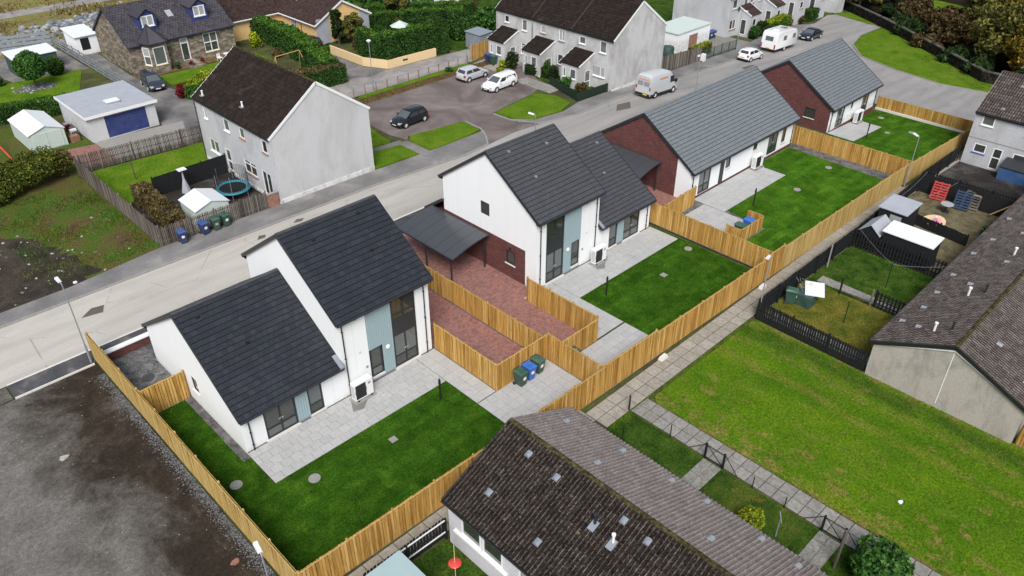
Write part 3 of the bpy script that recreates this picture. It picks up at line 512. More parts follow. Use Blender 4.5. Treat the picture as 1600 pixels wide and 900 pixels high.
# greens and yards
sheet('common_green', [(29.8, -30), (41, -30), (41, 19.0), (30.2, 19.0), (29.8, 18.6)], 0.012, 'green_mown', 'mown common green with worn yellow patches')
sheet('common_green_corner', [(41, -30), (110, -30), (110, 3.0), (41, 3.0)], 0.008, 'green_mown', 'grass on the far side of the right terrace')
sheet('terrace_yard', [(23.2, -20), (28.15, -20), (28.15, 19.2), (26.3, 19.3), (23.2, 17.5)], 0.012, 'yard_green', 'grass strip behind the near terrace')
sheet('terrace_yard_dry', [(24.5, 8.2), (28.1, 8.2), (28.1, 12.9), (24.5, 12.9)], 0.018, 'yard_grass', 'yellower grass plot with the lime shrub')
sheet('terrace_front_yard', [(8, -10), (15, -10), (15, 19.8), (8, 19.8)], 0.014, 'yard_green', 'dark grass in front of the near terrace')
sheet('right_yard', [(41.2, 11.4), (47.9, 11.4), (47.9, 18.95), (41.2, 18.95)], 0.014, 'yard_dry', 'yellow dry grass yard inside the black fence')
sheet('right_yard', [(47.9, 11.4), (54.6, 11.4), (54.6, 18.95), (47.9, 18.95)], 0.014, 'yard_green', 'green grass yard with the washing line')
sheet('right_yard', [(54.6, 11.4), (67.5, 11.4), (67.5, 19.2), (54.6, 19.0)], 0.014, 'yard_gravel', 'gravelly yard with the pallets')
sheet('right_yard', [(67.6, 10), (77.6, 10), (77.6, 19.6), (67.6, 19.4)], 0.014, 'dark_soil', 'dark weedy yard below the grey end house')
sheet('corner_green', [(111.0, 45.6), (106.1, 42.1), (103.4, 36.3), (102.1, 30.3), (103.2, 25.5), (104.6, 2), (112, 2), (107.4, 27.5), (116.2, 37), (125.4, 47.6), (117.7, 47.4)], 0.05, 'green_bright', 'bright green verge round the end of the road')
strip('kerb_corner_green', [(125.2, 48), (117.7, 47.6), (111.2, 45.8), (106.2, 42.3), (103.5, 36.4), (102, 30.3), (103.1, 25.5), (104.6, 2)], 0.16, -0.02, 0.1, 'concrete', 'kerb round the bright corner green')
sheet('corner_verge', [(126.2, 49), (131, 55.5), (128, 57.5), (125.8, 50)], 0.06, 'green_bright', 'small grass verge by the lane wall')
sheet('wood_ground', [(107.5, 2), (250, 2), (250, 200), (120, 140), (133, 58), (126.2, 47.8), (116.2, 36.4), (107.6, 27)], 0.006, 'wood_floor', 'dark leaf littered floor of the wood')
sheet('wood_clearing', [(137, 50), (140, 44), (146, 42), (154, 46), (156, 54), (146, 54)], 0.02, 'green_bright', 'bright clearing in the wood')
sheet('back_gardens', [(66, 72), (100, 60), (118, 60), (118, 130), (60, 110), (62, 84)], 0.004, 'yard_green', 'overgrown back gardens beyond the terrace')
sheet('terrace_front_garden', [(62.4, 53.6), (66.9, 53.4), (66.9, 66), (64.8, 63), (63.9, 59)], 0.02, 'yard_green', 'front gardens of the terrace')
sheet('garage_yard', [(77, 54), (100, 54.6), (100, 66), (77, 66)], 0.012, 'slab_old', 'paved yard beside the far garage')

sheet('damp_patch', [(16.9, 30.1), (17.3, 30.9), (18.2, 31.2), (18.9, 30.9), (18.0, 30.3), (17.5, 29.9)], 0.056, 'damp_slab', 'damp dark patch on the patio slabs under the first heat pump')
sheet('damp_patch', [(38.2, 30.2), (38.5, 31.0), (39.6, 31.2), (40.1, 30.8), (39.2, 30.3), (38.7, 29.9)], 0.056, 'damp_slab', 'damp dark patch on the patio slabs under the second heat pump')
# slabs laid one by one
def paving(name, label, x0, y0, x1, y1, w, d, mat, z=0.045, gap=0.014, bed='joint', follow=True, off=False):
    base = sheet(name, rect(x0, y0, x1, y1), z - 0.022, bed, label, follow=follow)
    nx = max(1, round((x1 - x0) / w)); ny = max(1, round((y1 - y0) / d)); w = (x1 - x0) / nx; d = (y1 - y0) / ny
    me = {}
    def mk(ww):
        k = round(ww, 3)
        if k not in me:
            a, b = ww / 2 - gap / 2, d / 2 - gap / 2; e = 0.012
            m = MB().add([(-a, -b, -0.02), (a, -b, -0.02), (a, b, -0.02), (-a, b, -0.02), (-a, -b, 0.0), (a, -b, 0.0), (a, b, 0.0), (-a, b, 0.0), (-a + e, -b + e, 0.006), (a - e, -b + e, 0.006), (a - e, b - e, 0.006), (-a + e, b - e, 0.006)],
                [(8, 9, 10, 11), (0, 1, 5, 4), (1, 2, 6, 5), (2, 3, 7, 6), (3, 0, 4, 7), (4, 5, 9, 8), (5, 6, 10, 9), (6, 7, 11, 10), (7, 4, 8, 11)])
            me[k] = m.mesh('paving_slab', mat)
        return me[k]
    for j in range(ny):
        cuts = [x0]; s = (w / 2 if off and j % 2 else 0)
        xs = x0 + (s if s else w)
        while xs < x1 - 0.05: cuts.append(xs); xs += w
        cuts.append(x1)
        for a, b in zip(cuts[:-1], cuts[1:]):
            cx, cy = (a + b) / 2, y0 + (j + 0.5) * d
            o = link('paving_slab', mk(b - a), base, (cx, cy, (zt(cx) if follow else 0) + z + random.uniform(-0.005, 0.004)))
            o.rotation_euler = (random.uniform(-.004, .004), random.uniform(-.004, .004) + (math.atan(0.06) if follow and cx > 66 else 0), random.uniform(-.006, .006))
    return base
paving('patio', 'grey slab patio along the back of the first house', 11.0, 28.5, 22.4, 31.38, 0.6, 0.6, 'slab_patio', off=True)
paving('patio_corner', 'grey slab path beside the first drive fence', 22.42, 25.75, 23.9, 31.38, 0.6, 0.6, 'slab_patio')
paving('bin_yard', 'paved bin yard of the first house', 22.42, 21.45, 28.15, 25.7, 0.6, 0.6, 'slab_patio')
paving('patio', 'grey slab patio along the back of the second house', 34.6, 28.7, 45.95, 31.38, 0.6, 0.6, 'slab_patio', off=True)
paving('patio_corner', 'grey slab path beside the second drive fence', 31.85, 24.85, 34.58, 31.38, 0.6, 0.6, 'slab_patio')
paving('bin_yard', 'paved bin yard of the second house', 28.35, 21.35, 34.58, 24.72, 0.6, 0.6, 'slab_patio')
paving('patio', 'grey slab patio along the back of the third house', 51.6, 28.3, 61.2, 31.3, 0.7, 0.7, 'slab_patio', 0.40, follow=False, off=True)
paving('bin_yard', 'paved strip beside the third house gate', 46.55, 24.8, 51.55, 30.2, 0.9, 0.7, 'slab_patio', 0.40, follow=False)
paving('patio', 'pale slab patio behind the fourth house', 74.4, 28.3, 80.8, 31.1, 0.8, 0.8, 'slab_patio', 0.05)
paving('slab_path', 'single row of big slabs between the long fence and the near terrace', 9.5, 20.05, 26.2, 21.35, 0.9, 1.3, 'slab_path', 0.035, gap=.04)
paving('slab_path', 'two row slab path along the back of the long timber fence', 26.22, 19.25, 67.2, 20.85, 0.9, 0.8, 'slab_path', 0.035, gap=.04)
paving('slab_path', 'sloping end of the back path by the grey end house', 67.22, 19.4, 84, 20.3, 0.9, 0.9, 'slab_path', 0.035, gap=.04)
paving('cross_path', 'slab path crossing between the terrace yard and the green', 28.25, -6, 29.75, 19.2, 0.75, 0.75, 'slab_old', 0.035, gap=.04)
paving('yard_path', 'row of old slabs inside the black fence', 41.7, 11.5, 42.6, 18.8, 0.9, 0.8, 'slab_old', 0.03)
paving('yard_path', 'row of old slabs across the washing line yard', 48.2, 12.6, 49.1, 18.4, 0.9, 0.8, 'slab_old', 0.03)
paving('gate_path', 'two old slabs behind the first yard gate', 25.6, 13.1, 28.1, 14.2, 1.2, 0.55, 'slab_old', 0.03)
paving('gate_path', 'paved strip behind the second yard gate', 24.2, 6.5, 28.1, 7.6, 0.65, 0.55, 'slab_old', 0.03)
paving('terrace_path', 'slab path in front of the porches', 61.8, 57.2, 63.8, 62.8, 0.65, 0.8, 'slab_old', 0.03)

# ------------------------------------------------------------------ building kit
class Wall:
    """a vertical wall face from p0 to p1, outside on the right hand"""
    def __init__(s, p0, p1, z0):
        s.p0 = Vector(p0); s.d = (Vector(p1) - s.p0); s.L = s.d.length; s.d /= s.L; s.n = Vector((s.d.y, -s.d.x)); s.z0 = z0
    def pt(s, u, v, out=0.0):
        q = s.p0 + s.d * u + s.n * out; return (q.x, q.y, s.z0 + v)
    def box(s, m, u0, u1, v0, v1, a, b):
        P = [s.pt(u0, v0, b), s.pt(u1, v0, b), s.pt(u1, v0, a), s.pt(u0, v0, a), s.pt(u0, v1, b), s.pt(u1, v1, b), s.pt(u1, v1, a), s.pt(u0, v1, a)]
        m.add(P, [(0, 3, 2, 1), (4, 5, 6, 7), (0, 1, 5, 4), (1, 2, 6, 5), (2, 3, 7, 6), (3, 0, 4, 7)])
    def face(s, m, v0, v1, ops=(), depth=0.11, u0=0.0, u1=None):
        u1 = s.L if u1 is None else u1
        us = sorted({u0, u1} | {c for o in ops for c in o[:2] if u0 < c < u1}); vs = sorted({v0, v1} | {c for o in ops for c in o[2:4] if v0 < c < v1})
        for a, b in zip(us[:-1], us[1:]):
            for c, d in zip(vs[:-1], vs[1:]):
                um, vm = (a + b) / 2, (c + d) / 2
                if any(o[0] < um < o[1] and o[2] < vm < o[3] for o in ops): continue
                m.add([s.pt(a, c), s.pt(b, c), s.pt(b, d), s.pt(a, d)], [(0, 1, 2, 3)])
        for (a, b, c, d) in [o[:4] for o in ops]:
            A = [s.pt(a, c), s.pt(b, c), s.pt(b, d), s.pt(a, d)]; B = [s.pt(a, c, -depth), s.pt(b, c, -depth), s.pt(b, d, -depth), s.pt(a, d, -depth)]
            m.add(A + B, [(0, 4, 5, 1), (1, 5, 6, 2), (2, 6, 7, 3), (3, 7, 4, 0)])
    def gable(s, m, v0, v1, at=None):
        at = s.L / 2 if at is None else at
        m.add([s.pt(0, v0), s.pt(s.L, v0), s.pt(at, v1)], [(0, 1, 2)])
def window(par, w, u0, u1, v0, v1, fr='upvc', gl='glass_grey', cols=1, rows=(), depth=0.09, fw=0.06, sill=None, name='window', handle=False, sillout=0.08):
    m = MB(); d0, d1 = -depth, -depth + 0.06
    for a, b, c, d in ((u0, u0 + fw, v0, v1), (u1 - fw, u1, v0, v1), (u0 + fw, u1 - fw, v0, v0 + fw), (u0 + fw, u1 - fw, v1 - fw, v1)): w.box(m, a, b, c, d, d0, d1)
    cu = [u0 + fw + (u1 - u0 - 2 * fw) * i / cols for i in range(cols + 1)] if isinstance(cols, int) else [u0 + fw] + [u0 + c * (u1 - u0) for c in cols] + [u1 - fw]
    rv = [v0 + fw] + [v0 + r * (v1 - v0) for r in rows] + [v1 - fw]; h = fw * 0.5
    for c in cu[1:-1]: w.box(m, c - h, c + h, v0 + fw, v1 - fw, d0 + .002, d1 - .004)
    for r in rv[1:-1]: w.box(m, u0 + fw, u1 - fw, r - h, r + h, d0 + .004, d1 - .007)
    o = m.build(name, fr, par)
    gls = gl if isinstance(gl, (list, tuple)) else [gl]
    k = 0
    for i in range(len(cu) - 1):
        for j in range(len(rv) - 1):
            p = MB(); a, b, c, d = cu[i], cu[i + 1], rv[j], rv[j + 1]
            p.add([w.pt(a, c, d0 + .022), w.pt(b, c, d0 + .022), w.pt(b, d, d0 + .022), w.pt(a, d, d0 + .022)], [(0, 1, 2, 3)]); p.build('pane', gls[k % len(gls)], o); k += 1
    if handle:
        um = (u0 + u1) / 2; hv = v0 + (v1 - v0) * .47
        for sg in (-1, 1):
            p = MB(); w.box(p, um + sg * 0.05 - 0.015, um + sg * 0.05 + 0.015, hv - .05, hv + 0.08, d1, d1 + 0.03); w.box(p, um + sg * 0.05 - (0.12 if sg < 0 else -.016), um + sg * 0.05 + (0.12 if sg > 0 else -.016), hv, hv + 0.03, d1 + 0.005, d1 + 0.045); p.build('handle', 'alloy', o)
    if sill:
        p = MB(); w.box(p, u0 - 0.06, u1 + 0.06, v0 - 0.07, v0 - 0.003, -depth + 0.01, sillout); p.build('sill', sill, o)
    return o
def downpipe(par, w, u, v1, v0=0.05, mat='black_plastic', out=0.07):
    m = MB(); m.tube(w.pt(u, v0, out), w.pt(u, v1, out), 0.036, n=8)
    for k in range(3): v = v0 + (v1 - v0) * (0.15 + 0.35 * k); w.box(m, u - 0.05, u + 0.05, v, v + 0.03, 0.002, out + 0.045)
    return m.build('downpipe', mat, par)

def tile_geom(w, h, style, groove=0.07):
    """one roof tile: u across, v up the slope, n off the roof; its foot stands proud"""
    if style == 'flat':
        a = w / 2 - 0.005; q = h * (1 - groove)  # cut short of the course, so the dark deck reads as shade
        V = [(-a, 0, .004), (a, 0, .004), (-a, 0, .034), (a, 0, .034), (-a, q, .008), (a, q, .008), (-a, q, .0), (a, q, .0)]
        return np.array(V), [(0, 1, 3, 2), (2, 3, 5, 4), (0, 2, 4, 6), (1, 7, 5, 3), (4, 5, 7, 6)], [0] * 5
    prof = {'roll': [(-.5, .018), (-.42, .012), (-.20, .012), (-.12, .042), (-.04, .058), (.04, .036), (.08, .012), (.30, .012), (.38, .042), (.45, .058), (.5, .03)],
            'pan': [(-.5, .02), (-.34, .05), (-.2, .02), (.05, .012), (.2, .03), (.36, .055), (.5, .02)]}[style]
    V = []; F = []; S = []; n = len(prof)
    for (u, z) in prof: V.append((u * w * 0.985, 0, z + (0.040 if style == 'roll' else 0.026)))
    for (u, z) in prof: V.append((u * w * 0.985, h * 1.04, z - 0.006))
    for (u, z) in prof: V.append((u * w * 0.985, 0, -0.004))
    for i in range(n - 1):
        roll = 1 if style == 'roll' and prof[i][1] + prof[i + 1][1] > .085 else 0
        F.append((i, i + 1, n + i + 1, n + i)); F.append((2 * n + i, 2 * n + i + 1, i + 1, i)); S += [roll, 0]
    return np.array(V), F, S
def slope(par, e0, e1, r0, r1, mat, tw=0.33, th=0.34, style='flat', bond=True, keep=None, detail=True, jit=0.004, nm='roof_slope', groove=.09):
    """one roof plane between eave e0-e1 and ridge r0-r1 (r above e): a deck, then tiles in courses"""
    e0, e1, r0, r1 = map(Vector, (e0, e1, r0, r1)); L = (e1 - e0).length; S = (r0 - e0).length
    ux = (e1 - e0) / L; vy = (r0 - e0) / S; n = ux.cross(vy)
    if n.z < 0: n = -n
    m = MB(); t = -n * 0.09; P = [e0, e1, r1, r0]; m.add(P + [p + t for p in P], [(0, 1, 2, 3), (4, 7, 6, 5), (0, 4, 5, 1), (1, 5, 6, 2), (2, 6, 7, 3), (3, 7, 4, 0)])
    deck = m.build(nm, 'groove_shade' if style == 'flat' and detail else mat, par, fix=True)
    ny = max(1, int(round(S / th))); th = S / ny; nx = max(1, int(round(L / tw))); tw = L / nx
    V0, F0, S0 = tile_geom(tw, th, style, groove)
    def two(me, k):
        if any(S0) and mat + '_roll' in M: me.materials.append(M[mat + '_roll']); me.polygons.foreach_set('material_index', S0 * k)
    fr = np.array([list(ux), list(vy), list(n)]); o = np.array(e0)
    if not detail:      # far roofs: whole courses only
        rows = MB()
        for j in range(ny):
            a, b = e0 + vy * (j * th), e0 + vy * ((j + 1.05) * th)
            P = [a + n * .003, a + ux * L + n * .003, a + n * .035, a + ux * L + n * .035, b + n * .004, b + ux * L + n * .004]
            rows.add(P, [(0, 1, 3, 2), (2, 3, 5, 4), (0, 2, 4), (1, 5, 3)])
        c = rows.build('tile_course', mat, deck); c['kind'] = 'stuff'; return deck
    slots = []
    for j in range(ny):
        sh = 0.5 if (bond and j % 2) else 0.0
        for i in range(nx + (1 if sh else 0)):
            uc = (i + 0.5 - sh) * tw; slots.append((uc, j * th, uc < tw * .45 or uc > L - tw * .45))
    mine = []
    if keep:
        wpos = lambda s_: Vector(o + np.array([s_[0], s_[1], 0]) @ fr)
        full = [s_ for s_ in slots if not s_[2]]
        full.sort(key=lambda s_: (wpos(s_) - cam.location).length); mine = full[:keep]; ms = set(mine); slots = [s_ for s_ in slots if s_ not in ms]
        base = LOC[par.name]; mm = MB(); mm.v = [tuple(v) for v in V0]; mm.f = [tuple(f) for f in F0]; me = mm.mesh('roof_tile', mat); two(me, 1)
        rot = Matrix((ux, vy, n)).transposed()
        for s_ in mine:
            ob = link('roof_tile', me, par); ob.matrix_local = Matrix.Translation(wpos(s_) - Vector(base) + n * random.uniform(0, jit)) @ rot.to_4x4()
    VV = []; FF = []; k = 0
    for (uc, v, edge) in slots:
        q = V0.copy(); q[:, 0] = np.clip(q[:, 0] + uc, 0, L); q[:, 1] += v + random.uniform(-.004, .004); q[:, 2] += random.uniform(0, jit)
        VV.append(q @ fr + o); FF += [tuple(a + k for a in f) for f in F0]; k += len(q)
    if VV:
        mm = MB(); mm.v = [tuple(v) for v in np.concatenate(VV)]; mm.f = FF; c = mm.build('roof_tiles', mat, deck); c['kind'] = 'stuff'; two(c.data, len(slots))
    return deck
def gable_roof(par, x0, y0, x1, y1, eave, ridge, axis, mat, mat2=None, over=0.35, verge=0.12, style='flat', tw=0.33, th=0.34, keep=(None, None), detail=(True, True), trim='anthracite', bargemat=None, ridgemat=None, ridge_single=False, bond=True, soffit=True, at=None):
    """slopes fall to low side (first) and high side (second) of the other axis; the eave heights are at the wall line"""
    mat2 = mat2 or mat; bargemat = bargemat or trim; ridgemat = ridgemat or mat
    if axis == 'x':
        a0, a1, b0, b1 = x0 - verge, x1 + verge, y0, y1; P = lambda a, b, z: (a, b, z)
    else:
        a0, a1, b0, b1 = y0 - verge, y1 + verge, x0, x1; P = lambda a, b, z: (b, a, z)
    bm_ = (b0 + b1) / 2 if at is None else at
    s1 = (ridge - eave) / (bm_ - b0); s2 = (ridge - eave) / (b1 - bm_)
    lo, hi = eave - over * s1, eave - over * s2
    slope(par, P(a0, b0 - over, lo), P(a1, b0 - over, lo), P(a0, bm_, ridge), P(a1, bm_, ridge), mat, tw, th, style, bond, keep[0], detail[0])
    slope(par, P(a0, b1 + over, hi), P(a1, b1 + over, hi), P(a0, bm_, ridge), P(a1, bm_, ridge), mat2, tw, th, style, bond, keep[1], detail[1])
    # gutters, fascias, barge boards, ridge
    for bb, z, sg in ((b0 - over, lo, -1), (b1 + over, hi, 1)):
        m = MB(); q0, q1 = P(a0 + .02, bb, z - 0.1), P(a1 - .02, bb, z - 0.1); m.bar(q0, q1, 0.05, 0.2)
        m.tube(P(a0 + .02, bb + sg * 0.07, z - 0.05), P(a1 - .02, bb + sg * 0.07, z - 0.05), 0.055, n=8); m.build('gutter', trim, par)
        if soffit:
            m = MB(); m.bar(P(a0 + .05, bb - sg * over / 2, z - 0.17), P(a1 - .05, bb - sg * over / 2, z - 0.17), over, 0.02); m.build('soffit', trim, par)
    for aa in (a0, a1):
        for bb, z in ((b0 - over, lo), (b1 + over, hi)):
            m = MB(); sg = -1 if aa == a0 else 1
            m.bar(P(aa + sg * 0.012, bb, z - 0.06), P(aa + sg * 0.012, bm_, ridge - 0.06), 0.035, 0.22); m.build('bargeboard', bargemat, par)
    n = max(1, int((a1 - a0) / 0.45)); st = (a1 - a0) / n
    if ridge_single:
        m = MB(); r = []
        for k in (0, 1): r.append([(k * (st - .012), .115 * math.cos(t), .10 * math.sin(t) - .035) for t in [math.pi * i / 6 for i in range(7)]])
        m.loft([[(p if axis == 'x' else (p[1], p[0], p[2])) for p in q] for q in r]); me = m.mesh('ridge_tile', ridgemat, fix=True); base = LOC[par.name]
        for i in range(n):
            q = P(a0 + i * st, bm_, ridge + 0.02); link('ridge_tile', me, par, tuple(q[k] - base[k] for k in range(3)))
    else:
        m = MB()
        for i in range(n):
            r = [[P(a0 + i * st + k * (st - .012), bm_ + .12 * math.cos(t), ridge + .02 + .10 * math.sin(t) - .035) for t in [math.pi * j / 6 for j in range(7)]] for k in (0, 1)]
            m.loft(r)
        m.build('ridge', ridgemat, par, fix=True)

# ------------------------------------------------------------------ new two storey houses
def new_house(label, mx, keep):
    X = (lambda x: 56.75 - x) if mx else (lambda x: x)
    def span(a, b): return (X(b), X(a)) if mx else (X(a), X(b))
    xl, xr = span(11.0, 17.3); ml, mr = span(17.3, 23.75)
    t = thing('new_house', label, 'house', (min(xl, ml), 31.4, 0), group='new two storey houses')
    y0, yl, ym = 31.4, 42.5, 40.9; el, rl, em, rm = 2.78, 6.35, 5.72, 9.0
    fl = Wall((xl, y0), (xr, y0), 0.0); fm = Wall((ml, y0), (mr, y0), 0.0)
    def U(w, a, b): p, q = span(a, b); return p - w.p0.x, q - w.p0.x
    # lower wing
    m = MB(); o1 = U(fl, 12.3, 15.92); fl.face(m, 0, el, [(o1[0], o1[1], 0.12, 2.3)])
    gx = xl if not mx else xr
    gl_ = Wall((gx, yl), (gx, y0), 0) if not mx else Wall((gx, y0), (gx, yl), 0)
    gw = (yl - 37.0, yl - 36.3, 1.1, 2.1); ops = [gw] if not mx else []
    gl_.face(m, 0, el, ops); gl_.gable(m, el, rl)
    bk = Wall((xr, yl), (xl, yl), 0); bk.face(m, 0, el); m.build('wall', 'white_render', t)
    if ops: window(t, gl_, *gw, 'anthracite', 'glass_dark', sill='white_paint')
    a, b = U(fl, 12.32, 14.2); dr = window(t, fl, a, b, 0.14, 2.26, 'anthracite', ['glass_grey', 'glass_dark'], 2, (0.3,), name='patio_door', handle=True, fw=0.09)
    a, b = U(fl, 15.0, 15.9); window(t, fl, a, b, 0.2, 2.26, 'anthracite', ['glass_dark', 'glass_grey'], 1, (0.3,), fw=0.08)
    def cladding(w, a, b, v0, v1, ops=()):
        k = 0; n = max(3, round((b - a) / 0.16)); st = (b - a) / n; mb = {}
        for i in range(n):
            q = MB(); u0, u1 = a + i * st + .006, a + (i + 1) * st - .006; um = (u0 + u1) / 2; hit = [o for o in ops if o[0] - .02 < um < o[1] + .02]
            if hit: w.box(q, u0, u1, hit[0][3], v1, -.05, 0.02); 
            else: w.box(q, u0, u1, v0, v1, -.05, 0.02)
            q.build('cladding_board', 'sage_clad', t)
        q = MB(); w.box(q, a, b, v0, v1, -.1, -.055) if not ops else None
        if not ops: q.build('cladding_backing', 'sage_clad', t)
        q = MB(); w.box(q, a, b, v0 - .12, v0 - .01, -.08, .03); q.build('cladding_foot', 'lead_grey', t)
    a, b = U(fl, 14.22, 14.98); cladding(fl, a, b, 0.25, 2.3)
    p = MB(); a, b = U(fl, 12.2, 14.3); fl.box(p, a, b, 0.05, 0.13, -.1, .1); p.build('threshold', 'coping', t)
    p = MB(); a, b = U(fl, 14.95, 15.98); fl.box(p, a, b, 0.1, 0.19, -.1, .07); p.build('window_sill', 'coping', t)
    # main block
    m = MB(); a0, b0 = U(fm, 19.2, 22.75); fm.face(m, 0, em - .05, [(a0, b0, 0.12, em - .25)])
    gx2 = mr if not mx else ml; inner = ml if not mx else mr
    if not mx:
        side = Wall((inner, ym), (inner, y0), 0); side.face(m, 0, em, ()); side.gable(m, em, rm)
        far = Wall((gx2, y0), (gx2, ym), 0); far.face(m, 0, em); far.gable(m, em, rm)
    else:
        side = Wall((ml, ym), (ml, y0), 0); L = side.L
        up = (ym - 36.85, ym - 35.95, 4.1, 5.1); dn = (ym - 34.3, ym - 33.4, 1.15, 2.2)
        ub = ym - 32.4    # brick up to 2.85 on the rear part of the gable, white at the corner
        side.face(m, 0, 2.85, (), u0=ub); side.face(m, 2.85, em, [up]); side.gable(m, em, rm)
        q = MB(); side.face(q, 0, 2.85, [dn], u1=ub); q.build('brick_wall', 'brick_wall_x', t)
        window(t, side, *up, 'anthracite', 'glass_dark', fw=0.09); window(t, side, *dn, 'anthracite', 'glass_dark', sill='coping', fw=0.12)
        far = Wall((mr, y0), (mr, ym), 0); far.face(m, 0, em); far.gable(m, em, rm)
    bk = Wall((mr, ym), (ml, ym), 0); bk.face(m, 0, em); m.build('wall', 'white_render', t)
    a, b = U(fm, 20.98, 22.72)
    window(t, fm, a, b, 0.16, 2.52, 'anthracite', ['glass_dark', 'glass_grey', 'glass_dark', 'glass_grey'], 2, (0.32,), name='patio_door', handle=True, fw=0.09)
    window(t, fm, a, b, 3.52, em - .27, 'anthracite', ['glass_dark'], 2, (0.22,), fw=0.09)
    p = MB(); fm.box(p, a, b, 2.53, 3.51, -.1, -.03); p.build('spandrel_panel', 'anthracite', t)
    ca, cb = U(fm, 19.22, 20.94); wa, wb = U(fm, 19.28, 20.1)
    window(t, fm, wa, wb, 0.4, 2.4, 'anthracite', ['glass_grey', 'glass_dark'], 1, (0.3,), fw=0.08)
    cladding(fm, ca, cb, 0.25, em - .27, [(wa, wb, 0.4, 2.42)])
    p = MB(); fm.box(p, a - .08, b + .1, 0.05, 0.14, -.1, .1); p.build('threshold', 'coping', t)
    p = MB(); fm.box(p, wa - .03, wb + .03, 0.28, 0.39, -.1, .07); p.build('window_sill', 'coping', t)
    p = MB(); um = U(fm, 20.52, 20.53)[0]; c = fm.pt(um, 2.05, 0.02); p.lathe([(0.0, -.09), (.10, -.085), (.14, -.04), (.15, 0)], 14, c, 'y'); p.build('bulkhead_light', 'white_paint', t, 40)
    p = MB(); um = U(fm, 18.95, 18.96)[0]; fm.box(p, um - .06, um + .06, 1.35, 1.5, 0, .05); p.build('outside_tap_box', 'galvanised', t)
    # movement joints, vents, meter boxes
    for (w_, u_, v0_, v1_) in ((fl, U(fl, 16.6, 16.61)[0], 0.1, el - .2), (fm, U(fm, 18.3, 18.31)[0], .1, em - .3)): p = MB(); w_.box(p, u_ - .006, u_ + .006, v0_, v1_, .001, .004); p.build('movement_joint', 'coping', t)
    if mx:
        for u_ in (1.6, 4.0, 6.6): p = MB(); side.box(p, u_ - .006, u_ + .006, 2.9, em - .1 + min(u_, L - u_) * .6, .001, .004); p.build('movement_joint', 'coping', t)
        p = MB(); side.box(p, 6.95, 7.1, 2.35, 2.5, 0, .06); p.build('wall_vent', 'black_plastic', t)
    else:
        for u_ in (3.0, 7.2): p = MB(); gl_.box(p, u_ - .006, u_ + .006, .2, el + min(u_, gl_.L - u_) * .55, .001, .004); p.build('movement_joint', 'coping', t)
    for (w_, a_, v_) in ((fl, 16.3, 2.1), (fm, 18.6, 2.6), (fm, 18.6, 4.9)): p = MB(); u_ = U(fm if w_ is fm else fl, a_, a_ + .01)[0]; w_.box(p, u_ - .07, u_ + .07, v_, v_ + .14, 0, .03); p.build('wall_vent', 'coping', t)
    # pipes
    downpipe(t, fl, U(fl, 11.42, 11.43)[0], el - .25); downpipe(t, fm, U(fm, 17.62, 17.63)[0], em - .3); downpipe(t, fm, U(fm, 23.35, 23.36)[0], em - .3)
    # roofs
    gable_roof(t, *( (xl + .0, y0, xr - .14, yl) if not mx else (xl + .14, y0, xr, yl)), el, rl, 'x', 'tile_slate' if not mx else 'tile_slate_plain', keep=(keep[0], None), detail=(True, False), ridge_single=True, ridgemat='tile_slate_plain')
    gable_roof(t, ml, y0, mr, ym, em, rm, 'x', 'tile_slate' if not mx else 'tile_slate_plain', keep=(keep[1], None), detail=(True, False), ridge_single=True, ridgemat='tile_slate_plain')
    for (vx, vy) in ((18.9, 35.2), (21.6, 33.6), (22.2, 35.6)) + ((12.0, 36.3), (13.5, 34.2)):
        z = (em + (vy - y0) * (rm - em) / (36.15 - y0)) if vx > 17.3 else (el + (vy - y0) * (rl - el) / (36.95 - y0))
        p = MB(); p.box(X(vx) - .09, vy - .09, z - .02, X(vx) + .09, vy + .09, z + .09); p.build('roof_vent', 'black_plastic' if not mx else 'lead_grey', t)
    p = MB(); q0, q1 = span(17.0, 17.28); zz = el - .25
    p.add([(q0, 31.0, 2.62), (q1, 31.0, 2.62), (q1, 31.75, 3.08), (q0, 31.75, 3.08)], [(0, 1, 2, 3)]); p.box(q0, 30.96, 2.55, q1, 31.0, 2.64); p.build('lead_flashing', 'lead_grey', t)
    p = MB(); fl.box(p, 0.02, fl.L - .02, 0, .1, .004, .012); fm.box(p, .02, fm.L - .02, 0, .1, .004, .012); p.build('plinth', 'stain', t)
    if mx:      # brick rear store with its own lean-to roof
        p = MB(); p.box(ml + .02, ym + .0, 0, mr, ym + 1.9, 2.3); p.build('rear_store', 'brick_wall_x', t)
        slope(t, (ml - .12, ym + 2.2, 2.2), (mr, ym + 2.2, 2.2), (ml - .12, ym, 3.7), (mr, ym, 3.7), 'tile_slate_plain', detail=False)
        p = MB(); p.bar((ml - .14, ym + 2.2, 2.14), (ml - .14, ym + .0, 3.66), .04, .22); p.build('bargeboard', 'anthracite', t)
    return t
new_house('white two storey house with dark slate roofs and lower left wing, nearest the bare plot', False, (150, 150))
new_house('white two storey house with brick lower gable and lower wing on its right', True, (None, None))

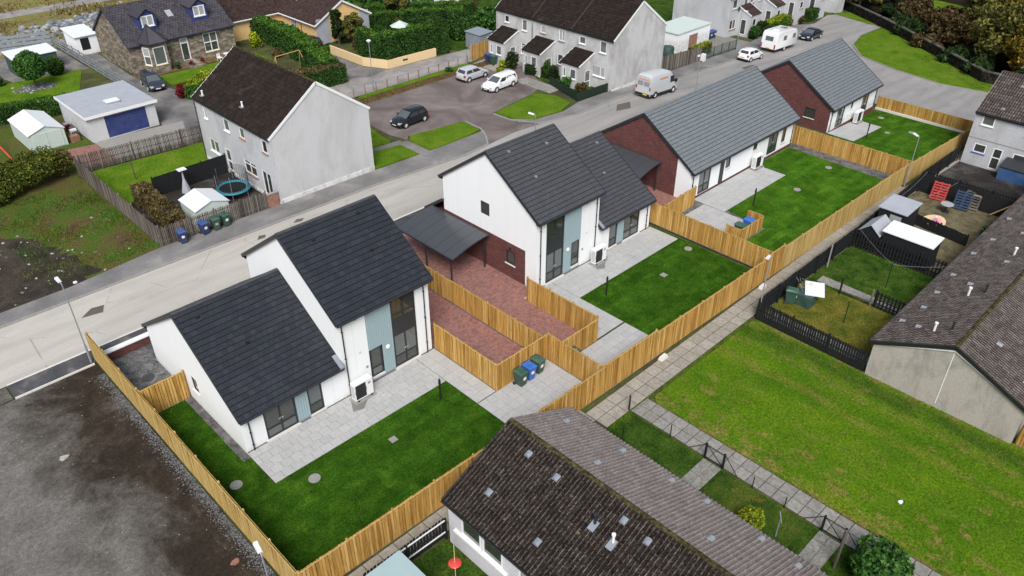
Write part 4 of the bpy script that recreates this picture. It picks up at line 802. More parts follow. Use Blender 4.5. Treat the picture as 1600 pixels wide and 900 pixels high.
def bungalow(label, x0, x1, y0, y1, zb, eave, ridge, feats, gwin, corner):
    t = thing('new_bungalow', label, 'bungalow', (x0, y0, zb), group='new bungalows')
    f = Wall((x0, y0), (x1, y0), zb); s = Wall((x0, y1), (x0, y0), zb); L = s.L
    e, r = eave - zb, ridge - zb
    m = MB(); f.face(m, -.6, e - .0, [q[1:5] for q in feats if q[0] != 'panel']); s.face(m, -.6, e, (), u0=L - corner)
    bk = Wall((x1, y1), (x0, y1), zb); bk.face(m, -.6, e); fr = Wall((x1, y0), (x1, y1), zb); fr.face(m, -1.2, e); fr.gable(m, e, r); m.build('wall', 'white_render', t)
    q = MB(); uc = L - corner; sl = (r - e) / (L / 2); s.face(q, -.6, e, [gwin] if gwin else [], u1=uc)
    vc = e + sl * corner
    q.add([s.pt(0, e), s.pt(uc, e), s.pt(uc, vc), s.pt(L / 2, r)], [(0, 1, 2, 3)]); q.build('brick_gable', 'brick_wall_x', t)
    q = MB(); q.add([s.pt(uc, e), s.pt(L, e), s.pt(uc, vc)], [(0, 1, 2)]); q.build('gable_corner', 'white_render', t)
    if gwin: window(t, s, *gwin, 'anthracite', 'glass_dark', sill='coping', fw=0.1)
    for k, a, b, v0, v1, cols in feats:
        if k == 'door': window(t, f, a, b, v0, v1, 'anthracite', ['glass_dark', 'glass_grey'], cols, (0.32,), name='patio_door', handle=cols == 2, fw=0.09)
        elif k == 'win': window(t, f, a, b, v0, v1, 'anthracite', ['glass_dark', 'glass_grey'], cols, (), fw=0.08, sill='coping')
        if k == 'panel':
            p = MB(); f.box(p, a, b, v0, v1, 0.0, .03); p.build('back_door', 'anthracite', t)
    p = MB(); f.box(p, .05, f.L - .05, -.58, .12, .004, .014); p.build('plinth', 'brick_wall_y', t)
    downpipe(t, f, .35, e - .25); downpipe(t, f, f.L - .3, e - .25)
    gable_roof(t, x0, y0, x1, y1, eave, ridge, 'x', 'tile_grey', detail=(True, False), tw=0.33, th=0.34)
bungalow('long grey roofed bungalow with red brick gable and carport beside it', 50.95, 67.6, 31.4, 41.6, 0.4, 3.22, 6.6,
    [('door', 1.3, 3.0, 0.12, 2.25, 2), ('panel', 4.35, 4.95, 0.1, 2.3, 1), ('win', 5.2, 5.95, 1.2, 2.3, 1), ('win', 9.5, 10.2, 1.5, 2.35, 1), ('door', 12.1, 13.8, 0.2, 2.4, 2), ('win', 14.5, 15.2, 0.7, 2.4, 1)], None, 1.4)
bungalow('far grey roofed bungalow with brick gable and small square window by the road end', 74.5, 85.0, 31.2, 41.8, -0.6, 2.15, 5.6,
    [('door', 1.6, 3.2, 0.12, 2.1, 2), ('win', 4.5, 5.0, 1.4, 2.1, 1), ('door', 7.1, 8.6, 0.12, 2.1, 2)], (7.9, 9.0, 1.1, 2.1), 0.02)

# carports
def carport(label, x0, y0, x1, y1, zb, h):
    t = thing('carport', label, 'carport', (x0, y0, zb), group='carports'); n = 10; W = x1 - x0
    arc = [(x0 + W * i / n, h + 0.62 * math.sin(math.pi * 0.5 * i / n) ) for i in range(n + 1)]
    for k in range(6):
        a, b = y0 + (y1 - y0) * k / 6 + .012, y0 + (y1 - y0) * (k + 1) / 6 - .012; m = MB()
        for i in range(n):
            (xa, za), (xb, zb_) = arc[i], arc[i + 1]
            m.add([(xa, a, zb + za), (xb, a, zb + zb_), (xb, b, zb + zb_), (xa, b, zb + za)], [(0, 1, 2, 3)])
            m.add([(xa, a, zb + za - .02), (xb, a, zb + zb_ - .02), (xb, b, zb + zb_ - .02), (xa, b, zb + za - .02)], [(3, 2, 1, 0)])
        m.build('roof_sheet', 'carport_sheet', t)
    m = MB()
    for k in range(7):
        y = y0 + (y1 - y0) * k / 6
        for i in range(n): (xa, za), (xb, zb_) = arc[i], arc[i + 1]; m.bar((xa, y, zb + za - .03), (xb, y, zb + zb_ - .03), .03, .07)
    m.bar((x0, y0, zb + h - .03), (x0, y1, zb + h - .03), .08, .1); m.bar((x1, y0, zb + arc[-1][1] - .03), (x1, y1, zb + arc[-1][1] - .03), .06, .1); m.build('roof_frame', 'anthracite', t)
    for px_, hh in ((x0 + .15, h), (x1 - .12, arc[-1][1])):
        for py_ in (y0 + .35, (y0 + y1) / 2, y1 - .35):
            m = MB(); m.box(px_ - .045, py_ - .045, zb, px_ + .045, py_ + .045, zb + hh - .02); m.build('post', 'anthracite', t)
b = NB('carport_sheet', 0.28, 0.5); b.col((0.055, 0.06, 0.066, 1))
carport('dark curved carport against the brick wall of the second house', 29.35, 35.8, 32.75, 42.0, 0.0, 2.2)
carport('dark curved carport against the brick gable of the long bungalow', 47.6, 34.2, 50.75, 40.5, 0.35, 2.1)

# white coped dwarf wall beside the first house
t = thing('garden_wall', 'low brick wall with white coping beside the first house', 'wall', (8.5, 44.6, 0))
m = MB(); m.box(8.5, 44.35, 0, 11.6, 44.6, .62); m.build('brickwork', 'brick_wall_y', t)
m = MB(); m.box(8.46, 44.27, .625, 11.9, 44.68, .7); m.build('coping', 'white_paint', t)
m = MB(); m.box(8.44, 38.0, 0.0, 8.62, 44.25, .52); m.build('side_coping', 'coping', t)

# ------------------------------------------------------------------ older houses
def old_windows(t, w, lst):
    for q in lst:
        u0, u1, v0, v1, cols, rows, gl, sl = q; window(t, w, u0, u1, v0, v1, 'upvc', gl, cols, rows, sill=sl, fw=0.07, depth=0.07, sillout=0.12)
# A: roughcast house by the road
t = thing('roughcast_house', 'grey roughcast two storey house with dark brown roof, its blank gable to the road', 'house', (27.1, 54.95, 0))
x0, x1, y0, y1, e, r = 27.1, 36.6, 54.95, 67.9, 5.9, 9.3
g = Wall((x0, y0), (x1, y0), 0); f = Wall((x0, y1), (x0, y0), 0)
W_ = lambda ya, yb, v0, v1, cols=1, rows=(), gl='glass_curtain', sl='white_paint': (y1 - ya, y1 - yb, v0, v1, cols, rows, gl, sl)
wins = [W_(66.35, 65.75, 4.35, 5.4), W_(62.75, 61.85, 4.3, 5.4, gl='glass_grey'), W_(60.0, 59.2, 4.45, 5.4, gl='glass_grey', sl='brick_pale'), W_(56.4, 55.6, 4.3, 5.4, gl='glass_dark', sl='brick_pale'),
        W_(66.4, 64.75, 1.3, 2.5, 2, gl='glass_grey'), W_(60.2, 58.2, 1.3, 2.5, 2, (0.72,), 'glass_dark', 'brick_pale')]
door1 = (y1 - 63.6, y1 - 62.6, 0.3, 2.45); door2 = (y1 - 57.3, y1 - 55.85, 0.15, 2.45)
m = MB(); g.face(m, .45, e); g.gable(m, e, r); m.build('gable_wall', 'harl_light', t)
m = MB(); f.face(m, .3, e, [q[:4] for q in wins] + [door1, door2], .08); m.build('front_wall', 'harl_pale', t)  # darker, bluer harl than the gable: side-wall shade put into the colour
m = MB(); bk = Wall((x1, y0), (x1, y1), 0); bk.face(m, 0, e); rr = Wall((x1, y1), (x0, y1), 0); rr.face(m, 0, e); rr.gable(m, e, r); m.build('rear_wall', 'harl_light', t)
m = MB(); g.box(m, 0, g.L, 0, .45, -.1, .05); f.box(m, 0, door1[0], 0, .3, -.1, .04); f.box(m, door1[1], f.L, 0, .3, -.1, .04); m.build('plinth', 'plinth_white', t)
old_windows(t, f, wins); window(t, f, *door1, 'upvc', ['glass_grey'], 1, (.45,), name='front_door', fw=.13, depth=.07); window(t, f, *door2, 'upvc', 'glass_dark', 2, name='patio_door', fw=.08, depth=.07)
gable_roof(t, x0, y0, x1, y1, e, r, 'y', 'tile_brown', over=.12, verge=.04, style='pan', tw=.34, th=.36, detail=(True, False), trim='black_plastic', bargemat='white_paint', ridgemat='moss', soffit=False)
downpipe(t, f, .1, e - .2); m = MB(); g.box(m, 0, .06, .45, e, .0, .03); m.build('corner_trim', 'harl_light', t)
for (vy, vz) in ((66.6, 6.15), (60.6, 6.6)):
    m = MB(); m.lathe([(.09, 0), (.07, .42), (.09, .44), (.09, .52), (0, .54)], 8, (x0 + (vz - e) * 1.38, vy, vz)); m.build('roof_vent', 'white_paint', t)
    m = MB(); m.box(x0 + (vz - e) * 1.38 - .22, vy - .2, vz + .02, x0 + (vz - e) * 1.38 + .22, vy + .2, vz + .1); m.build('vent_flashing', 'lead_grey', t)
# B: terrace of three with porches
t = thing('porch_terrace', 'grey roughcast terrace of three with maroon roofed porches, gable behind the white van', 'terrace', (67.05, 52.9, 0))
x0, x1, y0, y1, e, r = 67.05, 76.2, 52.9, 71.2, 5.65, 8.9; zb = -.4
g = Wall((x0, y0), (x1, y0), zb); f = Wall((x0, y1), (x0, y0), zb)
W_ = lambda ya, yb, v0, v1, cols=1, rows=(), gl='glass_grey', sl='white_paint': (y1 - ya, y1 - yb, v0 - zb, v1 - zb, cols, rows, gl, sl)
wins = [W_(69.7, 68.95, 4.3, 5.1, gl='glass_dark'), W_(66.75, 65.95, 3.9, 5.15), W_(63.75, 62.9, 4.25, 5.1, gl='glass_curtain', sl='concrete'), W_(60.85, 59.95, 3.95, 5.2, 2, gl='glass_curtain', sl='concrete'), W_(57.8, 56.9, 4.3, 5.1), W_(54.8, 53.9, 3.95, 5.2),
        W_(66.9, 65.3, 1.1, 2.4, 1, (.72,)), W_(61.0, 59.3, 1.2, 2.4, 2, gl='glass_dark', sl='concrete'), W_(55.8, 53.9, 1.25, 2.4, (.64,), gl='glass_curtain')]
m = MB(); g.face(m, .0, e - zb); g.gable(m, e - zb, r - zb); m.build('gable_wall', 'harl_grey', t)
m = MB(); f.face(m, -.2, e - zb, [q[:4] for q in wins], .08); m.build('front_wall', 'harl_grey', t)
m = MB(); bk = Wall((x1, y0), (x1, y1), -1); bk.face(m, 0, e + 1); rr = Wall((x1, y1), (x0, y1), -1); rr.face(m, 0, e + 1); rr.gable(m, e + 1, r + 1); m.build('rear_wall', 'harl_grey', t)
old_windows(t, f, wins)
m = MB(); g.box(m, 0, g.L, -.6, .55, -.1, .04); m.build('plinth', 'plinth_white', t)
gable_roof(t, x0, y0, x1, y1, e, r, 'y', 'tile_brown', over=.12, verge=.04, style='pan', tw=.36, th=.36, detail=(True, False), trim='black_plastic', bargemat='white_paint', soffit=False)
m = MB()
for yy in (58.95, 65.05): m.bar((x0 - .1, yy, e - .02), (71.6, yy, r + .1), .12, .08)
m.build('party_wall_ridge', 'tile_terrace', t); downpipe(t, f, y1 - 65.05, e - .2)
for (pa, pb) in ((55.6, 58.3), (61.5, 64.3), (67.4, 70.1)):
    px0 = 64.7; q = MB(); w = Wall((px0, pb), (px0, pa), zb); D = pb - pa
    o1 = (.35, .7, 1.5, 2.55); o2 = (1.35, 2.2, 1.5, 2.6); w.face(q, 0, 3.1, [o1, o2], .07)
    s1 = Wall((px0, pa), (x0, pa), zb); dr = (1.0, 1.9, .3, 2.35); s1.face(q, 0, 3.1, [dr], .07)
    q.add([s1.pt(0, 3.1), s1.pt(s1.L, 3.1), s1.pt(s1.L, 4.1)], [(0, 1, 2)])
    s2 = Wall((x0, pb), (px0, pb), zb); s2.face(q, 0, 3.1); q.add([s2.pt(0, 3.1), s2.pt(s2.L, 3.1), s2.pt(0, 4.1)], [(0, 1, 2)])
    po = q.build('porch', 'harl_grey', t)
    def pwin(w, o, nm='porch_window', **k): return window(t, w, *o, 'upvc', 'glass_grey', fw=.07, depth=.06, name=nm, **k)
    pwin(w, o1, sill='white_paint'); pwin(w, o2, sill='white_paint'); pwin(s1, dr, 'front_door', rows=(.4,))
    slope(t, (px0 - .15, pa - .08, zb + 3.08), (px0 - .15, pb + .08, zb + 3.08), (x0, pa - .08, zb + 4.15), (x0, pb + .08, zb + 4.15), 'tile_brown', .34, .34, 'pan', nm='porch_roof')
    for yy in (pa - .1, pb + .1): q = MB(); q.bar((px0 - .17, yy, zb + 3.05), (x0, yy, zb + 4.12), .04, .16); q.build('bargeboard', 'white_paint', po)
# C: far terrace
zb = -2.0
t = thing('far_terrace', 'pale grey far terrace with brown roofed porches beside the caravan', 'terrace', (99.3, 58.8, zb))
x0, x1, y0, y1 = 99.3, 137.0, 58.8, 68.0; e, r = 5.4, 8.6
f = Wall((x0, y0), (x1, y0), zb); s = Wall((x0, y1), (x0, y0), zb); wins = []
for k in range(5):
    b = k * 6.6
    wins += [(b + .8, b + 1.9, 3.7, 4.9, 1, (), 'glass_dark', 'harl_grey'), (b + 3.7, b + 4.6, 3.7, 4.9, 1, (), 'glass_grey', 'brick_pale'), (b + 5.2, b + 6.1, 3.7, 4.9, 1, (), 'glass_grey', 'brick_pale'), (b + .6, b + 2.1, .9, 2.2, 2, (), 'glass_dark', 'brick_pale')]
m = MB(); f.face(m, -2.5, e, [q[:4] for q in wins], .08); m.build('front_wall', 'harl_pale', t)
m = MB(); s.face(m, -1, e); s.gable(m, e, r); bk = Wall((x1, y1), (x0, y1), zb); bk.face(m, -2.5, e); rr = Wall((x1, y0), (x1, y1), zb); rr.face(m, -3, e); rr.gable(m, e, r); m.build('gable_wall', 'harl_pale', t)
old_windows(t, f, wins)
gable_roof(t, x0, y0, x1, y1, zb + e, zb + r, 'x', 'tile_maroon', over=.15, verge=.05, detail=(False, False), trim='white_paint', soffit=False)
for k in range(5):
    a = x0 + 2.6 + k * 6.6; zz = -(a - x0) * .03; px0 = y0 - 2.0; q = MB(); w = Wall((a, px0), (a + 2.5, px0), zb); o1 = (.6, 1.5, 1.3, 2.3)
    w.face(q, -2.4, 2.9, [o1], .06); s1 = Wall((a, y0), (a, px0), zb); dr = (.5, 1.4, .1, 2.2); s1.face(q, -2.4, 2.9, [dr], .06); q.add([s1.pt(0, 2.9), s1.pt(s1.L, 2.9), s1.pt(0, 3.8)], [(0, 1, 2)])
    s2 = Wall((a + 2.5, px0), (a + 2.5, y0), zb); s2.face(q, -2.4, 2.9); q.add([s2.pt(0, 2.9), s2.pt(s2.L, 2.9), s2.pt(s2.L, 3.8)], [(0, 1, 2)]); po = q.build('porch', 'harl_pale', t)
    window(t, w, *o1, 'upvc', 'glass_dark', fw=.07, depth=.05, sill='brick_pale', name='porch_window'); window(t, s1, *dr, 'upvc', 'glass_dark', fw=.09, depth=.05, name='front_door')
    slope(t, (a - .06, px0 - .12, zb + 2.85), (a + 2.56, px0 - .12, zb + 2.85), (a - .06, y0, zb + 3.85), (a + 2.56, y0, zb + 3.85), 'tile_maroon', .34, .34, nm='porch_roof', detail=False)
    for xx in (a - .09, a + 2.59): q = MB(); q.bar((xx, px0 - .14, zb + 2.83), (xx, y0, zb + 3.83), .04, .16); q.build('bargeboard', 'white_paint', po)
m = MB(); m.tube((x0 + 2.2, y0 - .05, zb + 3.6), (x0 + 2.2, y0 - .2, zb + 3.6), .02); m.lathe([(0, -.34), (.2, -.3), (.3, -.22)], 12, (x0 + 2.2, y0, zb + 3.6), 'y'); m.build('satellite_dish', 'anthracite', t)
# D: stone cottage
t = thing('stone_cottage', 'stone cottage with purple slate roof, bay window and two blue dormers', 'house', (31.8, 94.9, 0))
x0, x1, y0, y1, e, r = 31.8, 44.7, 94.9, 104.6, 3.45, 6.7
f = Wall((x0, y0), (x1, y0), 0); s = Wall((x0, y1), (x0, y0), 0)
dr = (6.0, 7.0, .25, 2.95); w2 = (8.9, 10.7, .7, 2.95)
m = MB(); f.face(m, 0, e, [dr, w2], .14); m.build('front_wall', 'stone_front', t)
m = MB(); s.face(m, 0, e); s.gable(m, e, r); rr = Wall((x1, y0), (x1, y1), 0); rr.face(m, 0, e); rr.gable(m, e, r); bk = Wall((x1, y1), (x0, y1), 0); bk.face(m, 0, e); m.build('gable_wall', 'stone_side', t)
window(t, f, *dr, 'upvc', ['glass_dark', 'glass_curtain'], 1, (.78,), name='front_door', fw=.12, depth=.1); window(t, f, *w2, 'upvc', ['glass_dark', 'glass_grey'], 2, (.5,), sill='cream_wall', fw=.1, depth=.1)
q = MB(); f.box(q, 8.6, 11.0, 2.97, 3.2, 0.004, .05); f.box(q, 5.8, 7.2, 2.97, 3.2, 0.004, .05); q.build('lintel', 'cream_wall', t)
gable_roof(t, x0, y0, x1, y1, e, r, 'x', 'tile_purple', over=.3, verge=.15, style='pan', tw=.34, th=.34, detail=(True, False), trim='navy_trim')
bay = [(33.1, 94.9), (33.7, 93.5), (35.6, 93.5), (36.2, 94.9)]
for k in range(3):
    w = Wall(bay[k], bay[k + 1], 0); q = MB(); o = (.25, w.L - .25, .95, 3.0); w.face(q, 0, 3.4, [o], .1); q.build('bay_wall', 'stone_front', t); window(t, w, *o, 'upvc', ['glass_grey', 'glass_curtain'], 1, (.5,) if k != 1 else (), fw=.1, depth=.07, sill='cream_wall', name='bay_window')
ap = (34.65, 95.6, 5.1); ev = [(32.9, 95.0, 3.4), (33.55, 93.3, 3.4), (35.75, 93.3, 3.4), (36.4, 95.0, 3.4)]
q = MB()
for k in range(3): q.add([ev[k], ev[k + 1], ap], [(0, 1, 2)])
q.build('bay_roof', 'tile_purple', t)
q = MB()
for k in range(4): q.bar(ev[k], ap, .12, .08)
for k in range(3): q.bar(ev[k], ev[k + 1], .1, .16)
q.build('bay_roof_hip', 'anthracite', t)
for dx in (34.1, 40.4):
    d0, d1, yd = dx, dx + 2.0, 96.0; w = Wall((d0, yd), (d1, yd), 0); o = (.28, 1.72, 4.75, 5.95); q = MB(); w.face(q, 4.2, 6.0, [o], .05); w.gable(q, 6.0, 6.7)
    for xx in (d0, d1): q.add([(xx, yd, 4.2), (xx, yd, 6.0), (xx, yd + 2.4, 6.0), (xx, yd + .2, 4.2)], [(0, 1, 2, 3)])
    d = q.build('dormer', 'royal_blue', t, fix=True)
    window(t, w, *o, 'upvc', 'glass_curtain', 2, fw=.12, depth=.03, sill='white_paint', name='dormer_window')
    for sg in (0, 1):
        ee = d0 - .15 if sg == 0 else d1 + .15; q = MB(); mid = (d0 + d1) / 2
        P = [(ee, yd - .25, 5.92), (mid, yd - .25, 6.78), (mid, yd + 3.2, 6.78), (ee, yd + 2.6, 5.92)]; q.add(P + [(a, b, c - .08) for a, b, c in P], [(0, 1, 2, 3), (7, 6, 5, 4), (0, 4, 5, 1), (1, 5, 6, 2), (2, 6, 7, 3), (3, 7, 4, 0)]); q.build('dormer_roof', 'tile_purple', d, fix=True)
q = MB(); q.obox((38.4, 97.6, 5.28), (.35, 0, 0), (0, .42, .28), (0, -.03, .05)); q.build('roof_light', 'glass_curtain', t)
q = MB(); q.box(37.4, 92.4, 0, 39.4, 94.85, .2); q.box(37.7, 93.0, .2, 39.2, 94.85, .36); q.build('front_step', 'stone_front', t)
# E: cream bungalow
t = thing('cream_bungalow', 'cream bungalow with brown tiled cross roof behind the tall hedges', 'bungalow', (53.2, 89.7, 0))
g = Wall((53.3, 89.7), (61.3, 89.7), 0); f2 = Wall((53.3, 98.5), (53.3, 89.7), 0); f3 = Wall((44.6, 98.5), (53.3, 98.5), 0); e, r = 2.75, 4.95
wg = (4.9, 5.9, .9, 2.2); m = MB(); g.face(m, 0, e, [wg], .08); g.gable(m, e, r); dr = (5.5, 6.6, .4, 2.5)
dr = (2.6, 4.0, .3, 2.45); f2.face(m, 0, e, [dr], .08); wl = (4.3, 6.6, .9, 2.35); f3.face(m, 0, e, [wl], .08)
s3 = Wall((44.6, 106.5), (44.6, 98.5), 0); s3.face(m, 0, e); s3.gable(m, e, r); rr = Wall((61.3, 89.7), (61.3, 106.5), 0); rr.face(m, 0, e); m.build('wall', 'cream', t)
window(t, g, *wg, 'upvc', 'glass_curtain', 2, fw=.09, depth=.06, sill='brick_pale'); window(t, f2, *dr, 'upvc', 'glass_grey', 3, (.4,), fw=.1, depth=.06, name='front_door'); window(t, f3, *wl, 'upvc', 'glass_curtain', 3, (.8,), fw=.1, depth=.06, sill='brick_pale')
q = MB(); g.box(q, 0.02, 1.9, 0, e + .45, .003, .04); g.box(q, 6.5, g.L, 0, e + .35, .003, .04); f2.box(q, f2.L - .02, f2.L + .04, 0, e, -.04, .04); q.build('stone_cladding', 'felt_grey', t)
gable_roof(t, 53.3, 89.7, 61.3, 106.5, e, r, 'y', 'tile_maroon', over=.35, verge=.25, style='pan', tw=.34, th=.36, detail=(True, False), trim='white_paint')
gable_roof(t, 44.6, 98.5, 56.5, 106.5, e, r, 'x', 'tile_maroon', over=.35, verge=.2, style='pan', tw=.34, th=.36, detail=(True, False), trim='white_paint')
q = MB(); q.box(50.9, 90.6, 0, 53.2, 97, .25); q.build('entrance_step', 'brick_pale', t); downpipe(t, f2, 5.2, e - .2)
q = MB(); q.obox((55.6, 97.5, 4.15), (.4, 0, .22), (0, .5, 0), (-.03, 0, .05)); q.build('roof_light', 'glass_curtain', t)
# derelict cottage at the top edge
t = thing('pale_cottage', 'pale stone cottage with boarded dark doorway at the top edge', 'house', (71.5, 95.5, -.4))
f = Wall((70.3, 97.0), (82.6, 93.0), -.4); ops = [(2.2, 4.2, .9, 2.9), (5.6, 6.8, .1, 2.8), (8.7, 10.2, 1.2, 2.9)]; m = MB(); f.face(m, -.3, 3.6, ops, .15); m.build('front_wall', 'harl_white', t)
window(t, f, *ops[0], 'upvc', 'glass_dark', 2, (.6,), depth=.12, sill='concrete'); window(t, f, *ops[2], 'upvc', 'glass_dark', 2, depth=.12, sill='concrete')
q = MB(); f.box(q, 5.62, 6.78, .1, 2.79, -.2, -.14); q.build('door', 'dark_board', t)
q = MB(); f.box(q, 0, f.L, 3.6, 3.9, -.3, .15); q.build('gutter', 'concrete', t)
b0, b1 = f.pt(0, 0, -7), f.pt(f.L, 0, -7); s = Wall((b0[0], b0[1]), (70.3, 97.0), -.4); q = MB(); s.face(q, -.3, 3.6); s.gable(q, 3.6, 6.2); s2 = Wall((82.6, 93.0), (b1[0], b1[1]), -.4); s2.face(q, -.5, 3.6); s2.gable(q, 3.6, 6.2); q.build('gable_wall', 'harl_white', t)
md0, md1 = f.pt(-.2, 6.3, -3.5), f.pt(f.L + .2, 6.3, -3.5); slope(t, f.pt(-.2, 3.75, .2), f.pt(f.L + .2, 3.75, .2), md0, md1, 'tile_purple', detail=False); slope(t, f.pt(-.2, 3.75, -7.2), f.pt(f.L + .2, 3.75, -7.2), md0, md1, 'tile_purple', detail=False)

# F: near terrace
def low_terrace(t, x0, y0, x1, y1, e, r, axis, mats, wallmat, keep, verge=.12, trim='black_plastic', ends=(True, True), fronts=()):
    P = (lambda a, b: (a, b))
    wl = {'S': Wall((x0, y0), (x1, y0), 0), 'E': Wall((x1, y0), (x1, y1), 0), 'N': Wall((x1, y1), (x0, y1), 0), 'W': Wall((x0, y1), (x0, y0), 0)}
    for k, w in wl.items():
        m = MB(); ops = [q[:4] for q in fronts if q[-1] == k]; w.face(m, -.05, e, ops, .08)
        if (axis == 'x' and k in 'EW') or (axis == 'y' and k in 'NS'): w.gable(m, e, r)
        m.build('wall', wallmat, t)
    for (a, b, c, d, cols, gl, k) in fronts: window(t, wl[k], a, b, c, d, 'upvc', gl, cols, fw=.09, depth=.05, sill='white_paint', sillout=.1)
    gable_roof(t, x0, y0, x1, y1, e, r, axis, mats[0], mats[1], over=.22, verge=verge, style='roll', tw=.42, th=.345, keep=keep, trim=trim, bargemat=trim, ridgemat='moss', bond=False)
    return wl
t = thing('near_terrace', 'single storey terrace with mossy dark tiled roof at the bottom of the picture', 'terrace', (15.0, 19.55, 0))
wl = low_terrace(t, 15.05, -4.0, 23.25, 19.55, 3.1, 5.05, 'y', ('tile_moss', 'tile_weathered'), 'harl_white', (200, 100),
    fronts=[(.9, 2.2, 1.35, 2.45, 1, ['glass_dark'], 'W'), (2.3, 3.6, 1.35, 2.45, 1, ['glass_dark'], 'W'), (4.6, 5.6, .3, 2.4, 1, ['glass_dark'], 'W'), (6.6, 8.4, 1.2, 2.4, 2, ['glass_dark'], 'W'), (10, 11.5, 1.2, 2.4, 2, ['glass_dark'], 'W')])
q = MB(); wl['W'].box(q, .45, 3.9, 1.2, 1.32, .0, .14); q.build('long_sill', 'white_paint', t)
def roof_cowls(t, lst, z_of, ax, mat='lead_grey'):
    """little lead hoods over the roof vents; ax is the downhill direction"""
    for (x, y) in lst:
        z = z_of(x, y); m = MB(); n = 6; d = Vector(ax).normalized(); sd = Vector((-d.y, d.x, 0)); rings = []
        for k, (dd, hh) in enumerate(((-.13, .03), (.17, .15))):
            c = Vector((x, y, z)) + d * dd - Vector((0, 0, dd * .45)); rings.append([c + sd * (.15 * math.cos(math.pi * i / n)) + Vector((0, 0, .02 + hh * math.sin(math.pi * i / n))) for i in range(n + 1)])
        m.loft(rings); m.build('roof_vent', mat, t, fix=True)
zF = lambda x, y: 3.1 + (4.1 - abs(x - 19.15)) * 1.95 / 4.1 + .05
roof_cowls(t, [(16.2, 18.0), (15.9, 14.7), (18.3, 15.9), (18.5, 12.3), (18.4, 11.0), (15.9, 12.0), (15.8, 9.5), (18.4, 17.7), (17.0, 6.0)], zF, (-1, 0, 0))
roof_cowls(t, [(21.9, 18.6), (20.3, 15.3), (22.6, 15.6), (22.8, 12.9), (23.0, 11.1), (20.5, 9.4), (22.9, 8.3), (22.7, 6.5), (21.5, 4.5)], zF, (1, 0, 0), 'galvanised')
for (x, y, mt, h, rr_) in ((17.75, 13.2, 'anthracite', .5, .07), (17.6, 12.1, 'white_paint', .45, .06)):
    m = MB(); z = zF(x, y); m.tube((x, y, z - .05), (x, y, z + h), rr_); m.lathe([(rr_ + .03, 0), (rr_ + .03, .1), (0, .12)], 8, (x, y, z + h)); m.build('flue', mt, t)
    m = MB(); m.obox((x - .1, y, z - .02), (.22, 0, .1), (0, .16, 0), (-.01, 0, .03)); m.build('flue_flashing', 'lead_grey', t)
# G: right terrace
t = thing('right_terrace', 'single storey terrace with beige roughcast gable and brown tiled roof on the right', 'terrace', (40.85, 3.2, 0))
wl = low_terrace(t, 40.85, 3.2, 78.0, 11.4, 2.5, 4.4, 'x', ('tile_terrace', 'tile_terrace'), 'harl_beige', (None, None), fronts=[(5, 6.4, 1.1, 2.2, 2, ['glass_dark'], 'N'), (12, 13.4, 1.1, 2.2, 2, ['glass_dark'], 'N'), (20, 21.4, 1.1, 2.2, 2, ['glass_dark'], 'N')])
q = MB(); w = wl['W']
for a, b in (((-.2, 2.36), (w.L / 2, 4.2)), ((w.L + .2, 2.36), (w.L / 2, 4.2))): q.bar(w.pt(a[0], a[1] - .1, .06), w.pt(b[0], b[1] - .1, .06), .05, .07)
w.box(q, w.L / 2 - .02, w.L / 2 + .02, 0.3, 4.1, .0, .02); q.build('verge_trim', 'white_paint', t)
zG = lambda x, y: 2.5 + (4.1 - abs(y - 7.3)) * 1.9 / 4.1 + .05
roof_cowls(t, [(43.6, 11.0), (45.6, 10.6), (47.9, 10.7), (50.8, 10.8), (54.6, 10.9), (57.2, 10.6), (61.5, 10.9), (66, 10.7), (42.9, 9.9), (49.3, 9.4), (53, 8.6), (58.3, 9.2), (63, 9), (69, 9.6)], zG, (0, 1, 0), 'galvanised')
roof_cowls(t, [(43.6, 5.9), (42.5, 3.9), (47, 5.5), (50, 4.2)], zG, (0, -1, 0), 'galvanised')
for (x, y, mt) in ((42.5, 9.0, 'white_paint'), (42.7, 8.2, 'anthracite'), (47.6, 9.0, 'white_paint'), (48.1, 8.3, 'anthracite'), (54.2, 8.6, 'white_paint'), (55.2, 8.2, 'anthracite')):
    m = MB(); z = zG(x, y); m.tube((x, y, z - .05), (x, y, z + .5), .065); m.lathe([(.1, 0), (.1, .09), (0, .11)], 8, (x, y, z + .5)); m.build('flue', mt, t)
# I: grey end house
zb = -.7; t = thing('end_house', 'pale grey end house with brown tiled roof and aerial at the right edge', 'house', (77.7, 19.4, zb))
x0, x1, y0, y1, e, r = 77.7, 86.0, -6.0, 19.4, 5.0, 7.6
f = Wall((x0, y1), (x0, y0), zb); ops = [(.65, 1.7, 3.85, 4.75), (.7, 1.75, 1.25, 2.1), (2.35, 3.15, .12, 2.1), (4.3, 5.4, 3.85, 4.75), (4.0, 5.2, 1.2, 2.1), (7.5, 8.6, 3.85, 4.75)]
m = MB(); f.face(m, -.2, e, ops, .08); m.build('front_wall', 'harl_pale', t); s = Wall((x1, y1), (x0, y1), zb); m = MB(); s.face(m, -1, e); s.gable(m, e, r); m.build('gable_wall', 'harl_pale', t)
for k in (0, 1, 3, 4, 5): window(t, f, *ops[k], 'upvc', 'glass_dark' if k != 0 else 'glass_grey', 1, fw=.09, depth=.05, sill='white_paint' if k != 1 else 'bin_blue')
window(t, f, *ops[2], 'upvc', 'glass_dark', 1, (.55,), fw=.09, depth=.05, name='back_door'); q = MB(); f.box(q, 0, f.L, 2.5, 2.58, 0, .02); q.build('band_course', 'concrete', t)
gable_roof(t, x0, y0, x1, y1, zb + e, zb + r, 'y', 'tile_terrace', over=.15, verge=.06, style='roll', tw=.42, th=.36, detail=(True, False), trim='black_plastic', bargemat='concrete', soffit=False)
zI = lambda x, y: zb + e + (x - x0) * (r - e) / 4.15
